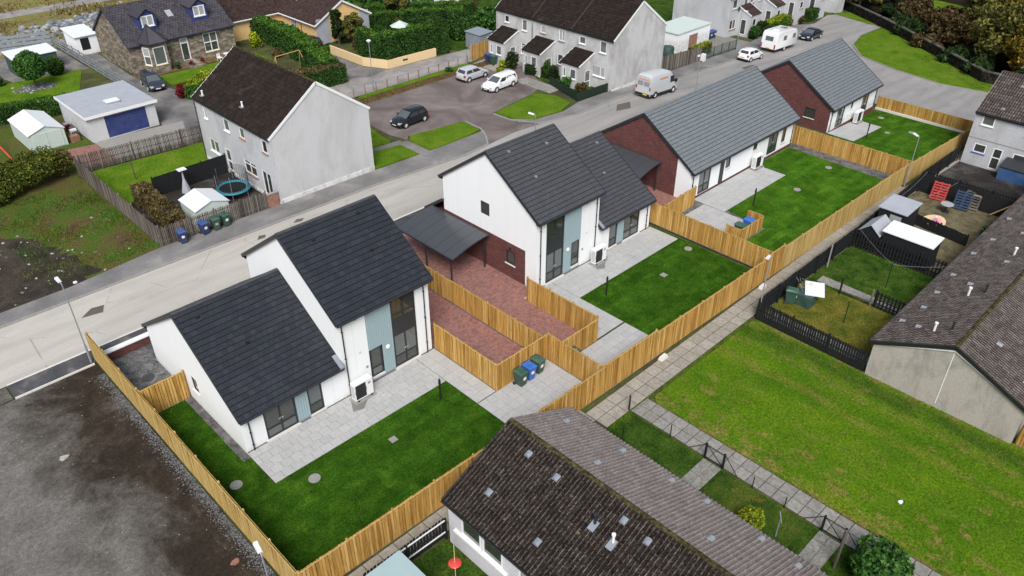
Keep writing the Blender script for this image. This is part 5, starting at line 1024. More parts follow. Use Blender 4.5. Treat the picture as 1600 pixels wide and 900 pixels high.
roof_cowls(t, [(78.4, 17.6), (78.6, 14.9), (80.8, 17.3)], zI, (-1, 0, 0), 'galvanised')
q = MB(); a = (81.2, 17.4, zI(81.2, 17.4)); q.tube(a, (81.2, 17.4, a[2] + 1.5), .03); q.bar((80.7, 17.9, a[2] + 1.35), (81.9, 16.9, a[2] + 1.75), .03, .03)
for k in range(6): c = Vector((80.7, 17.9, a[2] + 1.35)).lerp(Vector((81.9, 16.9, a[2] + 1.75)), k / 5); q.bar(c + Vector((-.12, -.15, 0)), c + Vector((.12, .15, 0)), .02, .02)
q.build('aerial', 'galvanised', t)
# garage with blue door
t = thing('blue_door_garage', 'white flat roofed garage with wide blue door', 'garage', (20.9, 78.6, 0))
x0, x1, y0, y1 = 20.9, 27.4, 78.6, 86.2; f = Wall((x0, y0), (x1, y0), 0); o = (1.55, 5.55, .05, 2.2); m = MB(); f.face(m, 0, 2.45, [o], .12); s = Wall((x0, y1), (x0, y0), 0); s.face(m, 0, 2.45); Wall((x1, y0), (x1, y1), 0).face(m, 0, 2.45); Wall((x1, y1), (x0, y1), 0).face(m, 0, 2.45); m.build('wall', 'harl_light', t)
for k in range(8): q = MB(); f.box(q, 1.56, 5.54, .06 + k * .267, .06 + (k + 1) * .267 - .02, -.14, -.07); q.build('door_panel', 'royal_blue', t)
q = MB(); q.box(x0 - .2, y0 - .25, 2.46, x1 + .2, y1 + .2, 2.6); q.build('roof', 'felt_grey', t); q = MB(); q.box(x0 - .25, y0 - .3, 2.38, x1 + .25, y0 - .253, 2.66); q.box(x0 - .25, y0 - .25, 2.38, x0 - .203, y1 + .2, 2.64); q.build('fascia', 'white_paint', t)
q = MB(); q.box(23.6, 80.3, 2.6, 24.8, 81.2, 2.78); q.build('roof_light_kerb', 'felt_grey', t); q = MB(); q.box(23.55, 80.25, 2.78, 24.85, 81.25, 2.86); q.build('roof_light', 'sheet_white', t)
# far garage
t = thing('far_garage', 'plain white flat roofed garage with brown door beyond the terrace', 'garage', (86.3, 58, -1.4)); x0, x1, y0, y1 = 86.3, 93.6, 57.9, 62.2
f = Wall((x0, y0), (x1, y0), -1.4); o = (2.6, 4.6, .1, 2.0); m = MB(); f.face(m, -.4, 2.6, [o], .1); Wall((x0, y1), (x0, y0), -1.4).face(m, -.2, 2.6); Wall((x1, y0), (x1, y1), -1.4).face(m, -.6, 2.6); m.build('wall', 'white_render', t)
q = MB(); q.box(x0 - .1, y0 - .1, 1.2, x1 + .1, y1 + .1, 1.34); q.build('roof', 'pale_green_sheet', t); q = MB(); f.box(q, 2.62, 4.58, .1, 1.98, -.12, -.06); q.build('door', 'brick_pale', t)

# ------------------------------------------------------------------ fences
def fence(name, label, p0, p1, h=1.95, mat='timber_new', bw=0.135, gap=0.024, z=0.0, z1=None, side=1, singles=True, group=None, cap=True, posts=2.4, kick=True, z_follow=True, rails=(0.25, 0.5, 0.85), hmul=None, bt=0.02, postmat=None, capmat=None, miss=0.0):
    """boards on rails and posts; boards stand on the `side` of the line (left of p0-p1 is +1)"""
    p0, p1 = Vector(p0), Vector(p1); L = (p1 - p0).length; d = (p1 - p0) / L; n = Vector((-d.y, d.x)); ang = math.atan2(d.y, d.x)
    zz = lambda x: (zt(x) if z_follow else 0) + z
    t = thing(name, label, 'fence', (p0.x, p0.y, zz(p0.x)), 0, group); base = LOC[t.name]; postmat = postmat or mat
    nb = int(L / (bw + gap)); st = L / nb; foot = 0.07 if kick else 0.03
    me = {}
    def bm_(hh):
        k = round(hh, 2)
        if k not in me:
            m = MB(); m.box(-bw / 2, -bt / 2, 0, bw / 2, bt / 2, k); me[k] = m.mesh('fence_board', mat)
        return me[k]
    joined = MB()
    for i in range(nb):
        if miss and random.random() < miss: continue
        u = (i + .5) * st; q = p0 + d * u + n * (0.035 * side); hh = h - foot + (hmul(u / L) if hmul else 0); tl = random.uniform(-.006, .006)
        if singles and i < 300:
            o = link('fence_board', bm_(hh), t, (q.x - base[0], q.y - base[1], zz(q.x) + foot - base[2] + random.uniform(-.022, .018))); o.rotation_euler = (random.uniform(-.014, .014), tl * 1.6, ang)
        else:
            a = d * (bw / 2); b = n * (bt / 2); joined.obox((q.x, q.y, zz(q.x) + foot + hh / 2 + random.uniform(-.012, .012)), (a.x, a.y, 0), (b.x, b.y, 0), (tl * hh / 2 * d.x, tl * hh / 2 * d.y, hh / 2))
    if joined.v: o = joined.build('fence_boards', mat, t); o['kind'] = 'stuff'
    if mat in ('timber_new', 'timber_pale') and bw == 0.135:      # second row of boards on the other face, set over the gaps
        back = MB()
        for i in range(nb):
            u = i * st + .01; q = p0 + d * max(u, bw / 2) - n * (.06 * side); a = d * (bw / 2); b = n * (bt / 2); hh = h - foot; back.obox((q.x, q.y, zz(q.x) + foot + hh / 2 + random.uniform(-.015, .015)), (a.x, a.y, 0), (b.x, b.y, 0), (0, 0, hh / 2))
        o = back.build('inner_boards', mat, t); o['kind'] = 'stuff'
    for rv in rails:
        m = MB(); v = foot + (h - foot) * rv; ca, cb = p0 - n * (.012 * side), p1 - n * (.012 * side); N = max(1, int(L / 6))
        for k in range(N):
            a, b = ca.lerp(cb, k / N), ca.lerp(cb, (k + 1) / N); m.bar((a.x, a.y, zz(a.x) + v), (b.x, b.y, zz(b.x) + v), .045, .075)
        m.build('rail', mat, t)
    if posts:
        np_ = max(1, round(L / posts)); pm = MB(); pm.box(-.045, -.045, 0, .045, .045, h + .05); pme = pm.mesh('post', postmat)
        for k in range(np_ + 1):
            q = p0 + d * (L * k / np_) - n * (.07 * side); o = link('post', pme, t, (q.x - base[0], q.y - base[1], zz(q.x) - base[2])); o.rotation_euler = (0, 0, ang)
    if cap:
        m = MB(); N = max(1, int(L / 6)); cc = n * (.035 * side)
        for k in range(N):
            a, b = p0.lerp(p1, k / N) + cc, p0.lerp(p1, (k + 1) / N) + cc; m.bar((a.x, a.y, zz(a.x) + h + .018), (b.x, b.y, zz(b.x) + h + .018), .045, .022)
        m.build('capping_rail', capmat or 'timber_pale', t)
    if kick:
        m = MB(); N = max(1, int(L / 6))
        for k in range(N):
            a, b = p0.lerp(p1, k / N), p0.lerp(p1, (k + 1) / N); m.bar((a.x, a.y, zz(a.x) + .03), (b.x, b.y, zz(b.x) + .03), .04, .06)
        m.build('gravel_board', 'concrete' if mat.startswith('timber_n') else mat, t)
    return t
NG = 'new timber fences'
yb = lambda x: 21.55 - 0.0155 * (x - 8.3)
fence('timber_fence', 'tall new timber fence between the bare earth plot and the first garden', (8.3, 45.2), (8.3, 21.6), 2.0, 'timber_pale', side=-1, group=NG)
fence('timber_fence', 'long new timber fence behind the first garden, nearest the camera', (8.35, yb(8.3)), (28.25, yb(28.3)), 2.0, side=-1, group=NG)
fence('timber_fence', 'taller panel of new timber fence behind the second bin yard', (28.3, yb(28.3)), (33.0, yb(33)), 2.15, side=-1, group=NG)
fence('timber_fence', 'new timber fence behind the second garden', (33.05, yb(33)), (44.9, yb(45)), 1.95, side=-1, group=NG)
fence('timber_fence', 'short stepped timber fence where the second and third gardens meet the path', (44.95, yb(45)), (47.6, yb(47.6)), 2.15, side=-1, group=NG)
fence('timber_fence', 'new timber fence behind the third garden', (47.65, yb(47.6)), (67.6, yb(67.6)), 1.95, 'timber_pale', side=-1, group=NG)
fence('timber_fence', 'farthest stretch of timber fence along the back path', (67.7, yb(67.7)), (86.1, 20.4), 1.95, 'timber_pale', side=-1, group=NG, singles=False)
fence('timber_fence', 'short timber fence closing the gap beside the first house', (8.4, 37.8), (10.9, 37.8), 1.95, side=-1, group=NG)
fence('timber_fence', 'timber fence down the side of the first drive', (23.98, 31.35), (23.98, 25.75), 1.95, side=-1, group=NG)
fence('timber_fence', 'timber fence across the end of the first drive behind the bins', (23.98, 25.72), (28.15, 25.72), 1.95, side=-1, group=NG)
fence('timber_fence', 'timber fence between the two bin yards', (28.22, 25.72), (28.22, yb(28.2) + .06), 1.95, side=-1, group=NG)
fence('timber_fence', 'timber fence between the two red drives', (28.0, 41), (28.0, 25.85), 1.75, side=-1, group=NG)
fence('timber_fence', 'timber fence down the side of the second drive', (31.75, 31.0), (31.75, 24.85), 1.9, side=-1, group=NG)
fence('timber_fence', 'timber gate fence across the end of the second drive', (28.35, 24.8), (31.75, 24.8), 1.7, side=-1, group=NG)
fence('timber_fence', 'timber fence between the second and third gardens', (46.3, 31.7), (46.3, yb(46.3) + .08), 1.8, side=-1, z=.18, group=NG)
fence('timber_fence', 'short timber fence beside the white corner of the long bungalow', (46.5, 30.5), (50.8, 30.7), 1.75, z=.35, side=-1, group=NG)
fence('timber_fence', 'timber fence between the third and fourth gardens', (68.45, 32), (68.45, yb(68.4) + .08), 1.9, side=-1, z=.1, group=NG)
fence('timber_fence', 'far low timber fence along the road behind the fourth garden', (86.4, 31.4), (86.2, 20.5), 1.4, side=-1, singles=False, group=NG)
fence('timber_fence', 'stub of timber fence at the far corner of the beige gable', (41.0, 3.0), (41.0, -3), 1.6, side=-1, group=NG)
fence('bin_screen', 'long side of the low timber bin screen in the third garden', (48.1, 24.72), (51.2, 24.72), 1.2, z=.36, side=-1, posts=1.5)
fence('bin_screen', 'left end of the low timber bin screen in the third garden', (48.1, 26.0), (48.1, 24.78), 1.2, z=.36, side=-1, posts=1.2)
fence('bin_screen', 'right end of the low timber bin screen in the third garden', (51.2, 24.78), (51.2, 26.0), 1.2, z=.36, side=-1, posts=1.2)
m = MB(); m.box(86.15, 20.6, -1.5, 86.3, 31.4, -1.0); tag(m.build('retaining_kerb', 'coping'), 'pale concrete kerb below the far road fence', 'kerb')
GG = dict(mat='timber_grey', bw=.085, gap=.05, cap=False, kick=False, group='weathered picket fences')
fence('picket_fence', 'weathered grey picket fence across the back of the roughcast house lawn', (17.7, 72.6), (29.0, 71.7), 1.7, side=-1, **GG)
fence('picket_fence', 'weathered grey picket fence beside the weedy waste ground', (17.3, 72.5), (17.15, 55.4), 1.75, side=-1, **{**GG, 'gap': .03})
fence('picket_fence', 'weathered grey picket fence along the pavement behind the wheelie bins', (17.2, 55.3), (26.0, 55.05), 1.6, side=-1, **GG)
t = thing('brick_pier', 'stub of brick wall between the picket fence and the gable', 'wall', (26.0, 54.95, 0)); m = MB(); m.box(26.05, 54.9, 0, 27.0, 55.12, 1.25); m.build('brickwork', 'brick_pale', t); m = MB(); m.box(26.0, 54.86, 1.252, 27.02, 55.16, 1.31); m.build('coping', 'concrete', t)
fence('board_fence', 'grey board fence running from the terrace gable beside the far garage', (77.2, 54.1), (86.0, 53.95), 1.9, 'timber_grey', .14, .006, side=-1, cap=False, kick=False, singles=True)
fence('timber_fence', 'orange timber gate fence beside the end porch', (63.2, 71.5), (66.8, 71.9), 1.9, 'timber_new', .12, .03, side=-1, cap=False, kick=False)
fence('low_fence', 'dark green low fence round the end front garden, beside the gable', (62.2, 53.45), (66.95, 53.3), .95, 'dark_green_wood', .12, .004, side=-1, cap=True, capmat='dark_green_wood', kick=False, singles=False, posts=0)
fence('low_fence', 'dark green low fence along the front of the end garden', (63.9, 59.2), (62.2, 53.5), .95, 'dark_green_wood', .12, .004, side=-1, cap=True, capmat='dark_green_wood', kick=False, singles=False, posts=0)
DK = dict(mat='dark_board', bw=.13, cap=False, kick=False, group='black stained fences')
fence('black_fence', 'black board fence along the edge of the common green', (41.15, 19.0), (40.95, 11.6), 1.45, side=-1, gap=.03, **DK)
fence('black_fence', 'black board fence along the path beside the dry yard', (41.2, 19.05), (54.2, 19.0), 1.45, side=1, gap=.01, **DK)
fence('black_fence', 'black panel fence along the path behind the grey shed', (54.3, 19.0), (67.3, 19.3), 1.4, side=1, gap=.006, **DK)
fence('black_fence', 'black picket fence below the white roofed shed', (54.5, 18.9), (54.5, 11.5), 1.5, side=-1, gap=.1, **DK)
fence('black_fence', 'short black picket fence between the two grass yards', (47.95, 14.2), (47.95, 11.5), 1.3, side=-1, gap=.1, **DK)
fence('black_fence', 'black panel fence behind the leaning pallets', (67.5, 19.3), (67.5, 12.0), 1.7, side=-1, gap=.004, **DK)
fence('black_fence', 'black picket fence across the dark far yard', (69.6, 19.5), (69.6, 11.5), 1.2, side=-1, gap=.09, **DK)
fence('black_fence', 'black fence beside the path up to the grey end house', (68, 19.5), (77.4, 19.7), 1.5, side=1, gap=.01, **DK)
fence('black_fence', 'low grey black fence in the middle of the gravelly yard', (61.3, 17.2), (60.6, 12.9), .95, side=-1, gap=.004, **DK)
fence('black_fence', 'black fence of the near terrace garden beside the slab path', (10.5, 19.95), (15.0, 19.85), 1.4, side=1, gap=.05, **DK)
m = MB(); 
for v in (.55, 1.35): m.bar((10.5, 19.86, v), (15.0, 19.76, v), .05, .05)
tag(m.build('fence_rail', 'sheet_white'), 'pale worn rails on the black fence by the near terrace', 'rail')
fence('screen_fence', 'tall black screen fence between the lawn and the trampoline', (20.4, 63.6), (27.0, 63.7), 1.75, 'dark_board', .15, .002, side=-1, cap=False, kick=False, singles=False, posts=2.2)
# galvanised rail fence by the cottage drive
def rail_fence(label, p0, p1, h, n, mat, rw=.16, every=2.2):
    p0, p1 = Vector(p0), Vector(p1); t = thing('rail_fence', label, 'fence', (p0.x, p0.y, 0)); L = (p1 - p0).length; k = round(L / every)
    for i in range(n): m = MB(); v = h * (i + .7) / n; m.bar((p0.x, p0.y, v), (p1.x, p1.y, v), .03, rw); m.build('rail', mat, t)
    for i in range(k + 1): q = p0.lerp(p1, i / k); m = MB(); m.box(q.x + .03, q.y + .03, 0, q.x + .12, q.y + .12, h + .05); m.build('post', mat, t)
rail_fence('pale grey horizontal rail fence along the cottage drive', (29.05, 112.8), (29.05, 88.0), 1.5, 4, 'galvanised', .17)
rail_fence('blue grey horizontal board fence below the open ground', (14, 117.5), (28.9, 113), 1.9, 4, 'lead_grey', .36)
t = thing('railing', 'rusty post railing with pale top rail above the dead verge', 'railing', (45.6, 71, 0)); pts = [(45.6, 71.0), (52, 70.9), (57, 70.8), (62, 71.1)]
m = MB(); [m.tube((a[0], a[1], 1.05), (b_[0], b_[1], 1.05), .035) for a, b_ in zip(pts[:-1], pts[1:])]; m.build('top_rail', 'galvanised', t)
for k in range(12): x = 45.6 + k * 1.49; m = MB(); m.box(x - .04, 70.9, 0, x + .04, 70.98, 1.03); m.build('post', 'brick_pale', t)
m = MB(); m.tube((62, 71.1, 0), (62, 71.1, 1.4), .05); m.tube((62, 71.1, 1.4), (65.5, 73.2, 2.0), .04); m.build('handrail', 'galvanised', t)
t = thing('lane_wall', 'low cream wall in front of the tall clipped hedge', 'wall', (52.6, 79, 0)); m = MB(); cw = [(52.6, 86), (52.7, 79.2), (54.2, 76.2), (61.2, 75.9)]
for a, b_ in zip(cw[:-1], cw[1:]): m.bar((a[0], a[1], .5), (b_[0], b_[1], .5), .22, 1.0)
m.build('wall_face', 'cream_wall', t); m = MB(); m.bar((56.2, 75.97, .62), (56.9, 75.94, .62), .03, .16); m.build('name_plate', 'anthracite', t)
# dry stone wall of the lane by the wood
t = thing('stone_lane_wall', 'long dark stone wall between the corner green and the wood', 'wall', (126, 48, -3.6)); lp = [(133, 57.5), (126.1, 48.4), (116.1, 36.9), (107.5, 27.4), (108.5, 12)]; m = MB(); cp = MB()
for a, b_ in zip(lp[:-1], lp[1:]):
    A, B = Vector(a), Vector(b_); L = (B - A).length; k = int(L / .5); d = (B - A) / L; nn = Vector((-d.y, d.x))
    for i in range(k):
        for lay in range(3):
            q = A + d * ((i + .5 * (lay % 2) + random.uniform(-.1, .1)) * L / k); zq = zt(q.x) + .25 + lay * .42; hw = random.uniform(.2, .26)
            m.obox((q.x, q.y, zq), (d.x * hw, d.y * hw, 0), (nn.x * .2, nn.y * .2, 0), (0, 0, random.uniform(.19, .215)))
    for i in range(int(L / .9)):
        q = A + d * ((i + .5) * .9); cp.obox((q.x, q.y, zt(q.x) + 1.36), (d.x * .43, d.y * .43, 0), (nn.x * .25, nn.y * .25, 0), (0, 0, random.uniform(.05, .08)))
o = m.build('wall_stones', 'wall_stone', t); o['kind'] = 'stuff'; o = cp.build('coping_stones', 'wall_cope', t); o['kind'] = 'stuff'

# ------------------------------------------------------------------ vehicles
def wheel_parts(t, x, y, r, w, side):
    m = MB(); prof = [(r * .62, -w / 2), (r * .95, -w / 2), (r, -w * .3), (r, w * .3), (r * .95, w / 2), (r * .62, w / 2)]
    m.lathe(prof, 18, (x, y, r), 'y'); ty = m.build('wheel', 'rubber', t, 40, world=False)
    m = MB(); yy = y + side * w * .42; m.lathe([(0, side * .02), (r * .2, side * .02), (r * .56, 0), (r * .64, 0)], 18, (x, yy, r), 'y')
    m.build('rim', 'alloy', ty, world=False, fix=True)
    m = MB()
    for k in range(5):
        a = k * 2 * math.pi / 5; m.bar((x, yy + side * .025, r), (x + math.cos(a) * r * .58, yy + side * .012, r + math.sin(a) * r * .58), .02, r * .17, (0, 1, 0))
    m.build('spokes', 'plate_white', ty, world=False)
def car(name, label, cat, loc, ang, color, L, W, prof, belt, roof, wb, fo, wr=.31, group=None, plates=('plate_white', 'plate_yellow'), sidewin=2, tail=.25):
    """prof: (x, z) line of bonnet and boot height; belt: (xA, xB) base of the glasshouse front and back; roof: (xA, xB, z) roof line; x from rear 0 to front L"""
    t = thing(name, label, cat, (loc[0], loc[1], zt(loc[0]) + .008), ang, group)
    sl = math.atan(.06) if loc[0] > 66 else 0
    t.rotation_euler = (0, sl * math.cos(ang) if sl else 0, ang)
    H = lambda x: float(np.interp(x, [p_[0] for p_ in prof], [p_[1] for p_ in prof]))
    X0 = -L / 2; rings = []
    xs = sorted({0.0, .06, .18, .4, L * .2, L * .35, L * .5, L * .65, L * .8, L - .5, L - .25, L - .08, L})
    for x in xs:
        e = min(x, L - x); nar = .84 + .16 * min(1, (e / .55) ** .6) if e < .55 else 1.0; w = W / 2 * nar; h = H(x); zb = .2 + (.12 if e < .1 else 0)
        rings.append([(X0 + x, s * k * w, z) for (k, z, s) in [(.80, zb, 1), (.97, zb + .1, 1), (1, .5, 1), (.99, h * .82, 1), (.93, h - .04, 1), (.8, h, 1), (.3, h + .035, 1), (.3, h + .035, -1), (.8, h, -1), (.93, h - .04, -1), (.99, h * .82, -1), (1, .5, -1), (.97, zb + .1, -1), (.80, zb, -1)]])
    m = MB(); m.loft(rings); body = m.build('body', color, t, 38, world=False, fix=True)
    # glasshouse
    xa, xb = belt; ra, rb, rz = roof; za, zb_ = H(xa) - .02, H(xb) - .02; wr_, wt = W / 2 * .90, W / 2 * .70
    nst = 7; rg = []
    def ring(k):    # k 0..1 from the rear end to the front end, gives base x and top x
        bx = xb + (xa - xb) * k; tx = rb + (ra - rb) * k; crown = .05 * math.sin(math.pi * k); return bx, tx, rz - .05 + crown + .0
    m = MB(); rows = []
    for i in range(nst):
        k = i / (nst - 1); bx, tx, tz = ring(k); bz = H(bx) - .03
        rows.append([(X0 + bx, wr_, bz), (X0 + tx, wt + .03, tz - .05), (X0 + tx, wt * .8, tz + .02), (X0 + tx, 0, tz + .05), (X0 + tx, -wt * .8, tz + .02), (X0 + tx, -wt - .03, tz - .05), (X0 + bx, -wr_, bz)])
    m.loft(rows, cap=True); m.build('cabin', color, t, 35, world=False, fix=True)
    def pane(nm, P, mat, off=.012):
        P = [Vector(p_) for p_ in P]; n_ = (P[1] - P[0]).cross(P[3] - P[0]).normalized(); c = sum(P, Vector()) / 4
        if n_.dot(c - Vector((0, 0, .6))) < 0: n_ = -n_
        m = MB(); m.add([p_ + n_ * off for p_ in P], [(0, 1, 2, 3)]); m.build(nm, mat, t, world=False)
    def lerp4(A, B, C, D, u0, u1, v0, v1):
        f_ = lambda u, v: (Vector(A) * (1 - u) + Vector(B) * u) * (1 - v) + (Vector(D) * (1 - u) + Vector(C) * u) * v
        return [f_(u0, v0), f_(u1, v0), f_(u1, v1), f_(u0, v1)]
    fr, rr_ = rows[-1], rows[0]
    pane('windscreen', lerp4(fr[6], fr[0], fr[1], fr[5], .06, .94, .06, .92), 'windscreen'); pane('rear_window', lerp4(rr_[6], rr_[0], rr_[1], rr_[5], .1, .9, .25, .9), 'car_glass')
    for s_ in (0, 1):
        ia, ib = (0, 1) if s_ == 0 else (6, 5); A, B, C, D = rr_[ia], fr[ia], fr[ib], rr_[ib]; cuts = {2: [(.08, .44), (.49, .92)], 3: [(.06, .26), (.31, .58), (.63, .93)]}[sidewin]
        for (u0, u1) in cuts: pane('side_window', lerp4(A, B, C, D, u0, u1, .16, .86), 'car_glass', .02)
    for s_ in (-1, 1):
        m = MB(); xf = L - .16; m.obox((X0 + xf, s_ * W * .36, H(L - .3) - .14), (.10, s_ * -.04, .0), (0.0, .13, 0), (-.05, 0, .075)); m.build('headlight', 'lamp_clear', t, world=False)
        m = MB(); m.obox((X0 + .06, s_ * W * .40, .78), (.07, 0, 0), (0, .10, 0), (0, 0, tail / 2)); m.build('tail_light', 'tail_red', t, world=False)
        m = MB(); xm = xa - .35; m.obox((X0 + xm, s_ * (W / 2 + .07), H(xm) + .06), (.06, 0, 0), (0, .09, 0), (0, 0, .06)); m.build('wing_mirror', color, t, world=False)
        for xw in (fo, fo + wb):
            xw_ = L - xw; m = MB(); m.lathe([(wr * 1.16, s_ * .0), (wr * 1.16, s_ * .012)], 18, (X0 + xw_, s_ * (W / 2 - .002), wr), 'y'); m.add([(X0 + xw_ + wr * 1.16 * math.cos(a), s_ * (W / 2 + .004), wr + wr * 1.16 * math.sin(a)) for a in [2 * math.pi * i / 18 for i in range(18)]], [tuple(range(18))]); m.build('wheel_arch', 'black_plastic', t, world=False)
            wheel_parts(t, X0 + xw_, s_ * (W / 2 - .075), wr, .2, s_)
    m = MB(); m.box(X0 + L - .03, -W * .3, .32, X0 + L + .015, W * .3, .5); m.build('grille', 'black_plastic', t, world=False)
    m = MB(); m.box(X0 + L + .016, -.26, .36, X0 + L + .026, .26, .46); m.build('number_plate', plates[0], t, world=False)
    m = MB(); m.box(X0 - .026, -.26, .52, X0 - .016, .26, .62); m.build('number_plate', plates[1], t, world=False)
    m = MB(); m.box(X0 - .014, -W * .44, .25, X0 + .06, W * .44, .4); m.build('rear_bumper', 'black_plastic', t, world=False)
    return t
HATCH = dict(L=3.95, W=1.72, prof=[(0, .62), (.1, .92), (.5, .96), (1.6, .95), (2.7, .93), (3.0, .9), (3.6, .78), (3.88, .62), (3.95, .5)], belt=(3.0, .1), roof=(2.15, .42, 1.48), wb=2.52, fo=.78)
car('hatchback', 'black hatchback parked alone facing left in the parking court', 'car', (45.6, 61.35), R(184), 'car_black', group='cars', **HATCH)
car('hatchback', 'silver hatchback parked beside the white estate car', 'car', (59.1, 66.8), R(2), 'car_silver', group='cars', **HATCH)
EST = dict(L=4.5, W=1.76, prof=[(0, .62), (.1, .95), (.5, .97), (3.2, .95), (3.5, .92), (4.15, .8), (4.42, .62), (4.5, .5)], belt=(3.45, .05), roof=(2.6, .3, 1.5), wb=2.7, fo=.88, sidewin=3)
car('estate_car', 'white estate car facing left in the parking court', 'car', (59.15, 62.4), R(184), 'car_white', group='cars', **EST)
car('hatchback', 'small white hatchback parked behind the caravan', 'car', (92.3, 50.65), R(0.5), 'car_white', group='cars', **HATCH)
SAL = dict(L=4.5, W=1.78, prof=[(0, .7), (.1, .98), (.8, 1.0), (1.3, .97), (3.2, .93), (3.5, .9), (4.15, .78), (4.42, .62), (4.5, .5)], belt=(3.4, .75), roof=(2.5, 1.45, 1.43), wb=2.68, fo=.9)
car('saloon_car', 'dark saloon car parked in front of the caravan', 'car', (109.3, 51.25), R(182), 'car_navy', group='cars', **SAL)
car('saloon_car', 'dark grey car on the cottage drive beside the garage', 'car', (31.7, 89.8), R(-98), 'car_grey', group='cars', **EST)
car('hatchback', 'black car half hidden by the hedge on the bungalow drive', 'car', (51.9, 89.9), R(100), 'car_black', group='cars', **HATCH)

def van():
    loc = (71.0, 49.55); t = thing('white_van', 'white panel van with orange lettering at the kerb by the terrace gable', 'van', (loc[0], loc[1], zt(loc[0]) + .008), 0); t.rotation_euler = (0, math.atan(.06), R(0.8))
    L, W, X0 = 5.5, 2.02, -2.75; top = [(0, 2.38), (.1, 2.5), (.8, 2.58), (3.3, 2.58), (3.7, 2.5), (4.1, 2.2), (4.6, 1.62), (4.75, 1.42), (5.2, 1.25), (5.42, 1.0), (5.5, .7)]
    Hh = lambda x: float(np.interp(x, [a for a, _ in top], [b_ for _, b_ in top])); rings = []
    for x in (0, .06, .2, .8, 1.6, 2.4, 3.3, 3.7, 3.95, 4.1, 4.35, 4.6, 4.75, 5.0, 5.2, 5.42, 5.5):
        h = Hh(x); e = L - x; nar = 1 if e > .7 else .82 + .18 * (e / .7) ** .6; w = W / 2 * nar; up = min(1.15, h - .12); r_ = .86 if h > 2 else .9; k2 = max(up + .02, h - .28); 
        rings.append([(X0 + x, s * a * w, z) for (a, z, s) in [(.86, .26, 1), (.99, .36, 1), (1, .8, 1), (.99, up, 1), (.5 * (.99 + r_), k2, 1), (r_ - .04, h - .07, 1), (r_ - .2, h, 1), (r_ - .2, h, -1), (r_ - .04, h - .07, -1), (.5 * (.99 + r_), k2, -1), (.99, up, -1), (1, .8, -1), (.99, .36, -1), (.86, .26, -1)]])
    m = MB(); m.loft(rings); m.build('body', 'van_white', t, 32, world=False, fix=True)
    def plate(nm, mat, x0, x1, y, z0, z1, th=.012, sh=0):
        m = MB(); m.add([(X0 + x0, y, z0), (X0 + x1, y, z0), (X0 + x1 - sh, y * .95, z1), (X0 + x0, y * .95, z1)], [(0, 1, 2, 3)]); return m.build(nm, mat, t, world=False)
    for s_ in (-1, 1):
        plate('side_window', 'car_glass', 3.55, 4.5, s_ * (W / 2 + .012), 1.32, 2.0, sh=.4); m = MB(); m.box(X0 + .05, s_ * (W / 2 - .01), .3, X0 + 4.2, s_ * (W / 2 + .022), .52); m.build('sill_trim', 'black_plastic', t, world=False)
        m = MB(); m.obox((X0 + 4.45, s_ * (W / 2 + .16), 1.45), (.08, 0, 0), (0, .12, 0), (0, 0, .17)); m.build('wing_mirror', 'black_plastic', t, world=False)
        for xw in (1.0, 4.35):
            m = MB(); m.add([(X0 + xw + .42 * math.cos(a), s_ * (W / 2 + .012), .36 + .42 * math.sin(a)) for a in [2 * math.pi * i / 18 for i in range(18)]], [tuple(range(18))]); m.build('wheel_arch', 'black_plastic', t, world=False); wheel_parts(t, X0 + xw, s_ * (W / 2 - .09), .35, .24, s_)
        m = MB(); m.box(X0 - .02, s_ * (W / 2 - .2), .95, X0 + .05, s_ * (W / 2 - .03), 1.3); m.build('tail_light', 'tail_red', t, world=False)
        m = MB(); m.obox((X0 + 5.25, s_ * .72, .98), (.12, 0, -.06), (0, .14, 0), (.02, 0, .1)); m.build('headlight', 'lamp_clear', t, world=False)
        rng = random.Random(4); u = 1.55
        while u < 3.0:      # row of orange lettering, too small to read
            w_ = rng.uniform(.07, .13); zz_ = 1.92 + (u - 1.55) * .02; m = MB(); m.add([(X0 + u, s_ * (W / 2 * .965 + .015), zz_), (X0 + u + w_, s_ * (W / 2 * .965 + .015), zz_), (X0 + u + w_ + .02, s_ * (W / 2 * .955 + .016), zz_ + .14), (X0 + u + .02, s_ * (W / 2 * .955 + .016), zz_ + .14)], [(0, 1, 2, 3)]); m.build('lettering', 'orange', t, world=False); u += w_ + .025
    m = MB(); m.add([(X0 + 4.12, -.8, 2.16), (X0 + 4.12, .8, 2.16), (X0 + 4.7, .88, 1.52), (X0 + 4.7, -.88, 1.52)], [(0, 1, 2, 3)]); 
    m.v = [(a + .03, b_, c + .03) for a, b_, c in m.v]; m.build('windscreen', 'windscreen', t, world=False)
    for s_ in (-1, 1): m = MB(); m.box(X0 - .014, s_ * .06, 1.35, X0 + .01, s_ * .78, 1.85); m.build('rear_window', 'galvanised', t, world=False)
    u = -.66
    while u < .6: m = MB(); m.box(X0 - .016, u, 1.97, X0 + .01, u + .085, 2.08); m.build('lettering', 'orange', t, world=False); u += .125
    m = MB(); m.box(X0 - .07, -.95, .3, X0 + .02, .95, .55); m.build('rear_bumper', 'black_plastic', t, world=False); m = MB(); m.box(X0 - .085, -.6, .4, X0 - .072, -.08, .52); m.build('number_plate', 'plate_yellow', t, world=False)
    m = MB(); m.box(X0 + 5.4, -.7, .38, X0 + 5.53, .7, .62); m.build('grille', 'black_plastic', t, world=False)
van()
